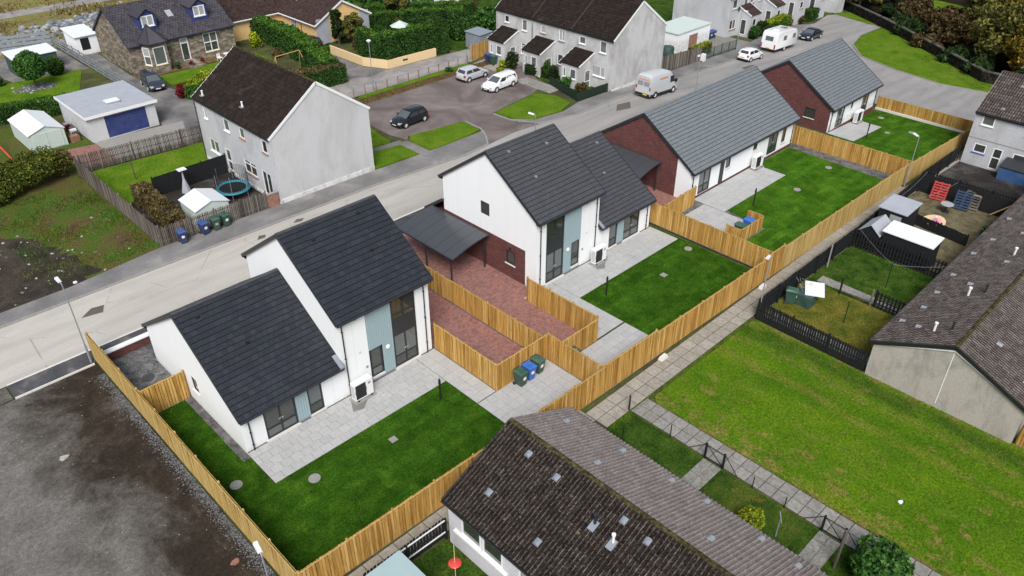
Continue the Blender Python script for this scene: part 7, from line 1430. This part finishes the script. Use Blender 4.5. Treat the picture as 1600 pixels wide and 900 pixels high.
t = thing('swing_frame', 'pale timber swing frame behind the roughcast house roof', 'swing', (45.6, 84, 0)); m = MB(); m.tube((-1.6, 0, 1.9), (1.6, 0, 2.0), .05); m.tube((-1.6, 0, 1.9), (-1.9, -.8, 0), .04); m.tube((-1.6, 0, 1.9), (-1.9, .8, 0), .04); m.tube((1.6, 0, 2.0), (1.9, -.8, 0), .04); m.tube((1.6, 0, 2.0), (1.9, .8, 0), .04); m.build('frame', 'timber_pale', t, world=False)
t = thing('garden_parasol', 'pale green closed parasol top behind the tall hedge', 'parasol', (61.5, 83.2, 0)); m = MB(); m.tube((0, 0, 0), (0, 0, 2.3), .03); m.build('pole', 'galvanised', t, world=False); m = MB(); m.lathe([(1.3, 0), (0, .65)], 8, (0, 0, 2.2)); m.build('canopy', 'pale_green_sheet', t, world=False)
t = thing('oil_tank', 'dark green tank in the yard beside the far garage', 'tank', (82.5, 56.6, -1.0)); m = MB(); m.lathe([(.75, 0), (.8, .1), (.8, 1.7), (.7, 1.85), (0, 1.9)], 16); m.build('tank', 'shed_green', t, 40, world=False); m = MB(); m.lathe([(.15, 0), (.15, .08), (0, .1)], 10, (0, 0, 1.88)); m.build('cap', 'bin_lid_green', t, world=False)
fence('green_railing', 'dark green bar railing in front of the far garage yard', (87.5, 54.1), (95.0, 54.4), 1.3, 'shed_green', .03, .14, side=-1, cap=True, capmat='shed_green', kick=False, singles=False, posts=2.0, rails=(.15,))
t = thing('sign_box', 'white cabinet on the lamp post behind the long bungalow', 'box', (72.8, 45.5, zt(72.8) + 4.2)); m = MB(); m.box(.0, -.2, 0, .4, .2, .75); m.build('casing', 'sheet_white', t, world=False); m = MB(); m.box(-.4, -.04, .0, 0, .04, .06); m.build('bracket', 'black_plastic', t, world=False)

m = MB(); m.bar((66.9, 13.3, .15), (67.3, 11.9, 1.5), .16, .05); tag(m.build('timber_plank', 'timber_pale'), 'pale timber plank leaning in the fence corner by the brown pallet', 'plank')
for x, y, z, lb in ((33.3, 20.72, 0, 'pale concrete block at the fence step behind the second garden'), (44.6, 20.6, 0, 'pale concrete block at the fence step by the street lamp'), (63.4, 19.95, 0, 'small pale block on the slab path behind the pallets')):
    m = MB(); m.loft([[(x - .3, y - .16, z), (x + .35, y - .16, z), (x + .35, y + .16, z), (x - .3, y + .16, z)], [(x - .2, y - .1, z + .22), (x + .3, y - .1, z + .26), (x + .3, y + .14, z + .26), (x - .2, y + .14, z + .22)]]); tag(m.build('concrete_block', 'coping', fix=True), lb, 'block')
def wire(label, a, b, sag=.15):
    m = MB(); A, B = Vector(a), Vector(b); pv = A
    for k in range(1, 9): q = A.lerp(B, k / 8) - Vector((0, 0, sag * 4 * (k / 8) * (1 - k / 8))); m.tube(pv, q, .009, n=4, cap=False); pv = q
    tag(m.build('washing_line', 'galvanised'), label, 'line')
wire('washing line from the thin black pole to the pale post', (50.8, 14.6, 1.95), (54.4, 18.6, 1.7)); wire('washing line from the thin black pole toward the terrace wall', (50.8, 14.6, 1.95), (53.5, 11.5, 2.0)); wire('washing line across the gravelly yard', (58.2, 18.6, 2.1), (67.3, 18.9, 1.9), .4); wire('slack washing line above the red pallet', (61, 18.7, 1.6), (67.3, 16.4, 1.8), .5)
def pot(label, x, y, r_, h, mat, lf):
    t = thing('plant_pot', label, 'plant pot', (x, y, zt(x)), 0, 'plant pots'); m = MB(); m.lathe([(r_ * .7, 0), (r_, h), (r_ * .85, h), (r_ * .8, h - .06)], 12); m.build('pot', mat, t, world=False)
    P = RNG.normal(0, r_ * .55, (160, 3)) + np.array([0, 0, h + r_ * .5]); P[:, 2] = np.maximum(P[:, 2], h); link('plant', leaf_mesh('plant', P, .07, lf), t)
POTS = [('dark plant pot at the edge of the gravelly yard', 63.2, 12.5, .28, .45, 'anthracite', 'leaf_bush'), ('terracotta plant pot near the yard corner', 64.6, 12.2, .24, .4, 'brick_pale', 'leaf_rust'), ('terracotta pot on the stone cottage step', 37.8, 92.9, .25, .4, 'brick_pale', 'leaf_red'), ('dark pot beside the cottage bay window', 36.4, 93.4, .25, .45, 'anthracite', 'leaf_hedge'), ('pot with red plant on the right of the cottage step', 39.3, 93.2, .28, .4, 'brick_pale', 'leaf_red')]
m = MB(); m.tube((14.1, 79.6, .05), (13.6, 84.0, 1.5), .07, n=8); tag(m.build('red_pole', 'red_plastic'), 'long red pole leaning on the left side of the metal shed', 'pole')
t = thing('log_pile', 'heap of dark timber and tins between the metal shed and the garage', 'junk', (20.2, 81.5, 0)); 
for k, (mt, nm) in enumerate((('brick_pale', 'crate'), ('anthracite', 'drum'), ('sheet_white', 'sack'), ('timber_grey', 'plank'), ('leaf_red', 'box'), ('galvanised', 'tin'))):
    m = MB(); m.obox((U(-.5, .4), -1.2 + k * .75, .3), (U(.2, .4), U(-.1, .1), 0), (U(-.1, .1), U(.18, .35), 0), (0, U(-.05, .05), U(.2, .35))); m.build(nm, mt, t, world=False)

# ------------------------------------------------------------------ vegetation
def leaf_mesh(name, P, size, mat, nrm=None, jit=.7):
    """a leaf-sized quad at every point, turned at random (or loosely outward)"""
    n = len(P); a = RNG.normal(size=(n, 3)); 
    if nrm is not None: a = nrm + jit * a
    a /= np.linalg.norm(a, axis=1, keepdims=True) + 1e-9
    t = np.cross(a, RNG.normal(size=(n, 3))); t /= np.linalg.norm(t, axis=1, keepdims=True) + 1e-9; b_ = np.cross(a, t)
    s = size * RNG.uniform(.4, 1.7, (n, 1)); t = t * s; b_ = b_ * s * .6
    V = np.stack([P - t, P - b_ * .9, P + t, P + b_ * .9], 1).reshape(-1, 3); F = np.arange(4 * n).reshape(-1, 4)
    return npmesh(name, V, F, mat)
def crown_points(lobes, n):
    """points crowded toward the skin of many overlapping lobes"""
    w = np.array([l[3] * l[3] for l in lobes]); k = RNG.choice(len(lobes), n, p=w / w.sum()); L = np.array([l[:4] for l in lobes])[k]
    d = RNG.normal(size=(n, 3)); d /= np.linalg.norm(d, axis=1, keepdims=True); r = L[:, 3] * RNG.uniform(.35, 1.0, n) ** .45
    return L[:, :3] + d * r[:, None] * np.array([1, 1, .85]), d
def tree(label, x, y, h, r, leaf, n=5000, size=.28, cat='tree', trunk=.22, crown0=.3, group=None, seed=None, lobes=14, name='tree', bare=False, sp=1.0):
    z = zt(x); t = thing(name, label, cat, (x, y, z), 0, group); m = MB(); base = h * crown0
    m.tube((0, 0, -.1), (U(-.1, .1), U(-.1, .1), base), trunk, trunk * .75, 8); top = (U(-.3, .3), U(-.3, .3), h * .8); m.tube((0, 0, base), top, trunk * .75, trunk * .25, 8)
    lb = []
    for k in range(lobes):
        a = k * 2.4 + U(-.4, .4); f = (k + .5) / lobes; zz = base + (h - base) * (.12 + .82 * f); rr = r * math.sqrt(max(.06, 1 - ((f - .38) / .68) ** 2)) * U(.45, .8) * sp
        c = (math.cos(a) * rr, math.sin(a) * rr, zz); lr = r * U(.30, .48); lb.append((c[0], c[1], c[2], lr))
        m.tube((0, 0, base + (zz - base) * .55), c, trunk * .35, trunk * .08, 6)
    if bare:
        for k in range(60): c = random.choice(lb); a = Vector(c[:3]); m.tube(a * .8, a + Vector((U(-1, 1), U(-1, 1), U(-.2, 1.2))) * c[3] * 1.2, .04, .01, 4)
    m.build('trunk', 'bark', t, world=False)
    P, d = crown_points(lb, n); link('crown', leaf_mesh('crown', P, size, leaf, d, 1.0), t); return t
def bush(label, x, y, rx, ry, h, leaf, n=1800, size=.12, z=0, group=None, name='bush', lob=7, flat_=False):
    t = thing(name, label, 'shrub', (x, y, zt(x) + z), 0, group); m = MB(); lb = []
    for k in range(5): a = k * 1.26; m.tube((0, 0, 0), (rx * .5 * math.cos(a), ry * .5 * math.sin(a), h * .6), .03, .012, 5)
    m.build('stems', 'bark', t, world=False)
    lobes = [(U(-.55, .55), U(-.55, .55), U(.3, .75)) for _ in range(lob)] + [(0, 0, .5)]
    k = RNG.integers(0, len(lobes), n); L = np.array(lobes)[k]; d = RNG.normal(size=(n, 3)); d /= np.linalg.norm(d, axis=1, keepdims=True); rr = RNG.uniform(.4, 1, (n, 1)) ** .5
    P = (L + d * rr * np.array([.5, .5, .36])) * np.array([rx, ry, h]); P[:, 2] = np.abs(P[:, 2]) + .02; link('foliage', leaf_mesh('foliage', P, size, leaf, d, .9), t); return t
def ball(label, x, y, r, leaf, n, size, z=0, trunkh=0, name='bush', cat='shrub', sq=1.0):
    t = thing(name, label, cat, (x, y, zt(x) + z)); m = MB(); m.tube((0, 0, 0), (0, 0, trunkh + r), .12 if trunkh else .05, .06, 8); m.build('trunk' if trunkh else 'stems', 'bark', t, world=False)
    d = RNG.normal(size=(n, 3)); d /= np.linalg.norm(d, axis=1, keepdims=True); lump = 1 + .08 * np.sin(d[:, :1] * 5 + 1) * np.sin(d[:, 1:2] * 6) ; P = d * r * lump * RNG.uniform(.72, 1.0, (n, 1)) ** .6 * np.array([1, 1, sq]) + np.array([0, 0, trunkh + r * sq])
    P = P[P[:, 2] > .03]; link('crown' if trunkh else 'foliage', leaf_mesh('foliage', P, size, leaf, d[:len(P)], .8), t); return t
def hedge(label, pts, th, h, leaf, dens=190, size=.085, z=0, top=None, name='hedge', rough=.08, taper=.9):
    """clipped hedge along a polyline: dense leafy skin round an inner mass of twigs"""
    t = thing(name, label, 'hedge', (pts[0][0], pts[0][1], zt(pts[0][0]) + z)); l = LOC[t.name]; core = MB(); PP = []; NN = []; TP = []
    for a, b_ in zip(pts[:-1], pts[1:]):
        A, B = Vector(a), Vector(b_); L = (B - A).length; d = (B - A) / L; nn = Vector((-d.y, d.x)); c = (A + B) / 2
        core.obox((c.x, c.y, l[2] + h * .47), (d.x * (L / 2 + th * .3), d.y * (L / 2 + th * .3), 0), (nn.x * th * .40, nn.y * th * .40, 0), (0, 0, h * .46))
        n = int(dens * (L + th) * (2 * h + th)); u = RNG.uniform(-th * .45, L + th * .45, n); s = RNG.uniform(0, 2 * h + th, n); lump = 1 + rough * np.sin(u * 1.7 + 1.3) + rough * np.sin(u * 4.1 + s * 2.2)
        side = np.where(s < h, -1.0, np.where(s > h + th, 1.0, 0)); zz = np.where(s < h, s, np.where(s > h + th, 2 * h + th - s, h * lump ** .5)); v = np.where(side == 0, (s - h) - th / 2, side * th / 2 * lump)
        v = v * (1 - (1 - taper) * zz / h) + RNG.normal(0, .05, n); zz = zz + RNG.normal(0, .05, n)
        P = np.stack([A.x + d.x * u + nn.x * v - l[0], A.y + d.y * u + nn.y * v - l[1], np.maximum(zz, .02)], 1); N = np.stack([nn.x * side, nn.y * side, (side == 0) * 1.0], 1)
        tp = (side == 0) if top else np.zeros(n, bool); PP.append(P[~tp]); NN.append(N[~tp]); TP.append(P[tp])
        for uu in (-th * .45, L + th * .45):
            n2 = int(dens * h * th); v2 = RNG.uniform(-th / 2, th / 2, n2); z2 = RNG.uniform(0, h, n2); PP.append(np.stack([A.x + d.x * uu + nn.x * v2 - l[0], A.y + d.y * uu + nn.y * v2 - l[1], z2], 1) + RNG.normal(0, .05, (n2, 3))); NN.append(np.tile([[d.x * np.sign(uu), d.y * np.sign(uu), 0]], (n2, 1)))
    core.build('twigs', 'leaf_dark', t); link('foliage', leaf_mesh('foliage', np.concatenate(PP), size, leaf, np.concatenate(NN), .8), t)
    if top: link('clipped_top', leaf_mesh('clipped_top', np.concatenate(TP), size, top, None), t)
    return t
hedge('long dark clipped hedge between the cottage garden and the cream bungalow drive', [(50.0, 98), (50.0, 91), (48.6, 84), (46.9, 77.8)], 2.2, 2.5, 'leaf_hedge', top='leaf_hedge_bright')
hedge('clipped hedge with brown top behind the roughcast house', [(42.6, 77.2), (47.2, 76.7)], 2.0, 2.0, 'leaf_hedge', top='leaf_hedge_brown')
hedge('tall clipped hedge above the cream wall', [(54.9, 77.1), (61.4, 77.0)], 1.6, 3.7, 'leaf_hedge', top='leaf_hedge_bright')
hedge('right end of the tall clipped hedge, turning back from the lane', [(62.6, 76.6), (64.2, 81.5)], 1.6, 3.8, 'leaf_hedge')
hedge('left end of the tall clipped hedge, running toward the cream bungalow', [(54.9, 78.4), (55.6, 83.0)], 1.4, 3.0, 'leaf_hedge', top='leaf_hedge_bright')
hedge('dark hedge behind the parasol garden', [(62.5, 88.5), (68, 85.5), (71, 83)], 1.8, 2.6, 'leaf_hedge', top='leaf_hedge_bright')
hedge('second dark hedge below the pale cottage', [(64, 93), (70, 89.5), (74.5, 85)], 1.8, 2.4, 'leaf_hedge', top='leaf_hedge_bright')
hedge('hedge from the pale cottage down toward the terrace', [(78, 84), (82, 78), (83, 74)], 1.6, 2.0, 'leaf_hedge')
hedge('dark clipped hedge behind the metal shed', [(8, 91.2), (16, 90.4), (22.3, 88.6)], 1.5, 1.7, 'leaf_hedge', top='leaf_hedge_bright')
hedge('low dark hedge at the left edge of the lawn', [(10, 103.5), (19.5, 102)], .8, .9, 'leaf_hedge')
hedge('brown topped clipped hedge beside the small white shed', [(19.3, 63.2), (19.1, 57.0)], 1.3, 1.55, 'leaf_hedge_brown', size=.1)
hedge('yellow green clipped hedge by the cottage drive', [(33.5, 83.2), (36.5, 85.8)], 1.5, 1.6, 'leaf_bush', top='leaf_lime')
bush('dark red shrub beside the yellow green hedge', 32.6, 84.4, .9, .8, 1.3, 'leaf_red', 900)
hedge('dark hedge in front of the terrace, between two porches', [(65.6, 60.3), (64.9, 63.2)], 1.0, 1.2, 'leaf_dark')
hedge('bright green hedge beside the caravan', [(105.6, 55.9), (110, 56.3)], 1.6, 1.9, 'leaf_hedge_bright', top='leaf_lime')
hedge('dark hedge in front of the third far porch', [(119.2, 57.2), (121.4, 57.3)], 1.4, 1.5, 'leaf_hedge')
hedge('small hedge behind the grey board fence', [(86.5, 55.5), (89.6, 55.6)], 1.0, 1.3, 'leaf_olive', top='leaf_lime')
for x, y, rx, ry, h, lf, n, lb in ((11.0, 73.4, 3.0, 2.2, 3.0, 'leaf_autumn_hedge', 4200, 'overgrown yellow green bush at the far left below the metal shed'), (14.0, 73.0, 2.6, 2.1, 2.8, 'leaf_autumn_hedge', 4000, 'overgrown yellowing bush below the metal shed doors'), (15.9, 73.4, 1.6, 1.7, 2.6, 'leaf_olive', 2600, 'olive bush at the corner of the picket fence'), (7.5, 73.8, 2.8, 2.2, 3.0, 'leaf_olive', 3600, 'rusty bush cut by the left edge'), (10, 71.4, 2.8, 1.3, 1.7, 'leaf_autumn_hedge', 3000, 'low tangled bush in front of the overgrown hedge')):
    bush(lb, x, y, rx, ry, h, lf, n * 2, .10, group='overgrown bushes', lob=12)
ball('ball shaped clipped tree on the bright lawn', 22.2, 98.4, 1.55, 'leaf_bush', 5200, .12, 0, 1.0, 'clipped_tree', 'tree'); ball('small round bush beside the ball shaped tree', 25.4, 101.5, 1.0, 'leaf_hedge', 2600, .11)
tree('columnar dark conifer in front of the cream bungalow', 55.3, 88.0, 4.6, .9, 'leaf_dark', 3600, .14, crown0=.05, trunk=.12, lobes=16, name='conifer'); tree('bushy evergreen beside the columnar conifer', 57.1, 87.4, 3.6, 1.4, 'leaf_olive', 3400, .16, crown0=.12, trunk=.1)
bush('brown straggly bush behind the cream lane wall', 56.8, 84.6, 1.8, 1.0, 1.6, 'leaf_rust', 1800); bush('green bush at the foot of the bungalow drive', 52.6, 86.2, .8, .8, 1.1, 'leaf_hedge', 1200); bush('yellow flowering bush beside the stone cottage', 47.3, 94.5, .9, .9, 1.9, 'leaf_lime', 1500); bush('brown planted tub behind the roughcast roof', 46.9, 89.5, 1.0, .8, 1.0, 'leaf_hedge_brown', 900)
bush('yellow shrub in the parasol garden', 64.2, 86.6, .9, .9, 2.0, 'leaf_gold', 1500); tree('cabbage palm behind the cream bungalow', 66.5, 90.5, 4.6, 1.7, 'leaf_olive', 2600, .3, crown0=.5, trunk=.16, name='palm')
tree('bare twiggy tree on the lawn of the pale cottage', 85.5, 88.5, 6.5, 1.6, 'leaf_rust', 500, .12, crown0=.25, trunk=.18, bare=True); bush('russet shrub at the corner of the pale cottage', 80.5, 91, 2.0, 1.4, 1.8, 'leaf_rust', 1600)
for i, (x, y, r_, h, lf, lb) in enumerate(((68.5, 79.5, 2.3, 3.2, 'leaf_hedge', 'big dark evergreen shrub beyond the handrail'), (72.5, 78.5, 2.6, 3.4, 'leaf_bush', 'wide green shrub behind the terrace end'), (76, 81, 2.6, 3.2, 'leaf_hedge', 'dark shrub between the terrace and the pale cottage'), (66.8, 82.3, 2.0, 3.0, 'leaf_dark', 'very dark shrub at the back of the lane'), (73.5, 87.5, 2.4, 2.6, 'leaf_olive', 'olive shrub below the pale cottage door'), (79.5, 76.5, 2.2, 2.4, 'leaf_bush', 'green shrub against the terrace roof'), (90, 82, 3, 3, 'leaf_bush', 'green shrub on the far garden slope'), (68, 98.5, 2.5, 3.2, 'leaf_hedge', 'dark shrub left of the pale cottage'), (64, 101, 2.5, 3.0, 'leaf_bush', 'green shrub behind the bungalow at the top edge'))):
    bush(lb, x, y, r_, r_ * .9, h, lf, 3000, .17)
bush('dark rounded shrub between the first and second porches', 64.6, 65.9, .95, .9, 1.9, 'leaf_dark', 1700, .11); bush('dark green conical shrub by the middle porch', 65.4, 60.9, .8, .8, 1.9, 'leaf_hedge', 1700, .11); bush('grey green shrub under the end porch window', 63.95, 57.0, 1.0, .9, 1.3, 'leaf_bush', 1500, .11); bush('russet shrub by the end front door', 64.7, 55.2, .8, .6, .9, 'leaf_rust', 900, .11); bush('lime shrub in front of the first porch', 64.3, 66.9, .7, .7, .9, 'leaf_lime', 900, .11); bush('yellow flowers beside the parked estate', 62.9, 66.2, .6, .5, .5, 'leaf_lime', 500, .1)
bush('dark shrub against the first far porch', 102.2, 56.2, 1.0, .9, 1.8, 'leaf_hedge', 1400, .14); bush('dark shrub beside the bright caravan hedge', 104.2, 56.2, 1.0, .9, 2.0, 'leaf_dark', 1500, .14); bush('shrub between the far porches', 113.6, 57.2, 1.2, .8, 1.5, 'leaf_olive', 1300, .14); bush('rusty shrub below the third far porch', 117, 57.0, 1.2, .8, 1.3, 'leaf_rust', 1100, .14)
ball('small lime green round shrub behind the near terrace', 26.0, 10.1, .62, 'leaf_lime', 2200, .06, sq=.85); bush('big glossy green bush with pale flowers at the bottom edge', 27.3, 4.6, 1.5, 1.45, 2.1, 'leaf_bush', 6500, .1, lob=12)
t = bush('low green weeds on the verge near the railing', 58.6, 70.3, .5, .4, .6, 'leaf_bush', 400, .09)
# the wood beyond the lane wall
WD = [(112.5, 24, 7, 3.2, 'leaf_gold'), (116, 29, 8, 3.4, 'leaf_olive'), (113, 18, 8, 3.4, 'leaf_dark'), (119, 21, 9.5, 4, 'leaf_gold'), (122, 27, 9, 3.8, 'leaf_gold'), (118, 14, 10, 4.2, 'leaf_dark'), (126, 21, 10, 4.2, 'leaf_olive'), (125, 33, 8, 3.2, 'leaf_olive'), (130, 29, 9, 3.8, 'leaf_gold'), (125, 12, 11, 4.6, 'leaf_dark'), (132, 18, 11, 4.6, 'leaf_dark'), (121, 36.5, 4.5, 2.3, 'leaf_rust'), (127, 40, 4.0, 2.2, 'leaf_rust'), (131, 45.5, 4, 2.3, 'leaf_rust'), (137, 37, 8, 3.2, 'leaf_olive'), (140, 31, 9, 3.8, 'leaf_gold'), (142, 23, 11, 4.5, 'leaf_dark'), (135, 56, 7, 3.4, 'leaf_olive'), (139, 60, 8, 3.6, 'leaf_dark'), (134, 63, 7, 3.2, 'leaf_hedge'), (142, 55, 5, 2.6, 'leaf_dark'), (152, 38, 9, 3.8, 'leaf_olive'), (152, 30, 10, 4.2, 'leaf_dark'), (147, 60, 8, 3.6, 'leaf_dark'), (160, 52, 9, 4, 'leaf_olive'), (110, 12, 8, 3.4, 'leaf_gold'), (114.5, 9, 9, 3.8, 'leaf_olive'), (111.5, 5, 8, 3.6, 'leaf_dark'), (116.5, 23.5, 9, 3.6, 'leaf_olive'), (122, 17, 11, 4.2, 'leaf_dark'), (127.5, 25, 11, 4.2, 'leaf_gold'), (133, 34, 9, 3.6, 'leaf_olive'), (136.5, 25, 11, 4.4, 'leaf_dark'), (146, 33, 11, 4.4, 'leaf_dark'), (146, 27, 12, 4.6, 'leaf_dark'), (162, 42, 9, 4, 'leaf_dark'), (158, 62, 9, 4, 'leaf_dark')]
WORD = {'leaf_gold': 'golden autumn tree', 'leaf_olive': 'olive yellow tree', 'leaf_dark': 'dark evergreen tree', 'leaf_rust': 'rusty brown scrub tree', 'leaf_hedge': 'green bushy tree'}
cnt = {}
ORD = ['nearest the lane wall corner', 'second along from the wall corner', 'third along from the wall corner', 'fourth along from the wall corner', 'fifth along from the wall corner', 'sixth along from the wall corner', 'seventh along from the wall corner', 'eighth along from the wall corner', 'ninth along from the wall corner', 'tenth along from the wall corner', 'eleventh along from the wall corner', 'twelfth along from the wall corner', 'thirteenth along from the wall corner', 'fourteenth along from the wall corner', 'fifteenth along from the wall corner', 'sixteenth along from the wall corner']
for (x, y, h, r_, lf) in sorted(WD, key=lambda q: (q[0] - 108) ** 2 + (q[1] - 20) ** 2):
    k = cnt.get(lf, 0); cnt[lf] = k + 1
    tree(WORD[lf] + ' in the wood, ' + ORD[k], x, y, h, r_ * 1.1, lf, int(2600 + 420 * h), .21, group='trees of the wood', crown0=.18, sp=1.1, lobes=16)
for i, (x, y, lf, lb) in enumerate(((128.5, 46, 'leaf_dark', 'dark scrub behind the lane wall near the road end'), (124, 43.5, 'leaf_dark', 'dark scrub behind the lane wall above the corner green'), (118.8, 38.5, 'leaf_rust', 'brown bramble behind the lane wall'), (114.5, 33.5, 'leaf_dark', 'dark ivy scrub behind the lane wall'), (111, 29, 'leaf_dark', 'dark scrub at the near end of the lane wall'), (134, 50, 'leaf_dark', 'dark scrub beside the clearing'), (139, 41, 'leaf_rust', 'brown scrub below the clearing'), (109.5, 22.5, 'leaf_dark', 'low dark scrub under the golden trees'))):
    bush(lb, x, y, 2.6, 2.2, 2.0, lf, 2200, .22)

# short blades over the nearest lawns so that turf has depth
def inside(P, poly):
    x, y = P[:, 0], P[:, 1]; c = np.zeros(len(P), bool); j = len(poly) - 1
    for i in range(len(poly)):
        (xi, yi), (xj, yj) = poly[i], poly[j]; hit = ((yi > y) != (yj > y)) & (x < (xj - xi) * (y - yi) / (yj - yi + 1e-12) + xi); c ^= hit; j = i
    return c
def blades(name, label, poly, dens, h, mat, z=0.0, clump=None, w=.012):
    a = np.array(poly); lo, hi = a.min(0), a.max(0); n = int(dens * (hi[0] - lo[0]) * (hi[1] - lo[1])); P = RNG.uniform(lo, hi, (n, 2)); P = P[inside(P, poly)]
    if clump:
        q = np.sin(P[:, 0] * clump + 1.1) + np.sin(P[:, 1] * clump * 1.3 + .4) + np.sin((P[:, 0] + P[:, 1]) * clump * .7) + RNG.normal(0, .7, len(P)); P = P[q > .9]
    n = len(P); zz = np.array([zt(x) for x in P[:, 0]]) + z; ang = RNG.uniform(0, 6.28, n); hh = h * RNG.uniform(.5, 1.3, n); ln = RNG.normal(0, .45, (n, 2)) * hh[:, None]
    A = np.stack([P[:, 0] - np.cos(ang) * w, P[:, 1] - np.sin(ang) * w, zz], 1); B = np.stack([P[:, 0] + np.cos(ang) * w, P[:, 1] + np.sin(ang) * w, zz], 1); C = np.stack([P[:, 0] + ln[:, 0], P[:, 1] + ln[:, 1], zz + hh], 1)
    V = np.stack([A, B, C], 1).reshape(-1, 3); o = link(name, npmesh(name, V, np.arange(3 * n).reshape(-1, 3), mat)); tag(o, label, 'grass', None, 'stuff')
blades('grass_blades', 'short fresh grass of the first lawn', [(8.45, 21.6), (22.4, 21.45), (22.4, 28.45), (10.9, 28.45), (10.5, 37.7), (8.45, 37.7)], 550, .05, 'blade_new', .02)
blades('grass_blades', 'short fresh grass of the second lawn', [(34.65, 21.2), (46.1, 21.05), (46.1, 31.3), (46.0, 28.6), (34.65, 28.6)], 350, .05, 'blade_new', .02)
blades('grass_blades', 'mown grass of the common green', [(29.85, 0), (40.9, 0), (40.9, 18.9), (30.2, 18.9)], 330, .07, 'blade_mown', .012)
blades('dry_grass', 'dry yellow clippings on the common green', [(29.85, 0), (40.9, 0), (40.9, 18.9), (30.2, 18.9)], 70, .06, 'blade_dry', .012, 1.3, .02)
blades('grass_blades', 'grass behind the near terrace', [(23.3, 3), (28.1, 3), (28.1, 19.0), (26.2, 19.0), (23.3, 16)], 300, .07, 'blade_new', .014)
blades('weeds', 'rough grass tufts on the waste ground', [(8, 56), (17, 55.6), (17, 71), (8, 71)], 130, .16, 'leaf_autumn_hedge', 0, 1.1, .025); blades('weeds', 'green weeds among the waste ground', [(9, 55.5), (17, 55.6), (17, 71), (9, 71)], 120, .14, 'leaf_hedge_bright', 0, .8, .025)
blades('weeds', 'tussocks on the open ground', [(15, 113), (66, 113), (66, 150), (15, 150)], 14, .45, 'blade_dry', 0, .5, .12)
blades('weeds', 'dead stalks on the brown verge', [(45.2, 68.7), (64, 69), (64, 70.2), (45.6, 70.3)], 160, .2, 'leaf_hedge_brown', 0, None, .02)
blades('grass_edge', 'unclipped grass along the edges of the slab path', [(26.3, 18.95), (41, 18.95), (41, 19.25), (26.3, 19.25)], 500, .1, 'blade_mown', 0, None, .015); blades('grass_edge', 'grass along the edge of the cross path', [(29.7, 0), (29.95, 0), (29.95, 19), (29.7, 19)], 500, .1, 'blade_dry', 0, None, .015)
blades('litter_leaves', 'fallen leaves on the corner green under the trees', [(103.5, 8), (110, 8), (107.5, 27), (116, 36.5), (112, 37), (104, 27)], 10, .06, 'leaf_rust', .05, None, .09)

for q in POTS: pot(*q)
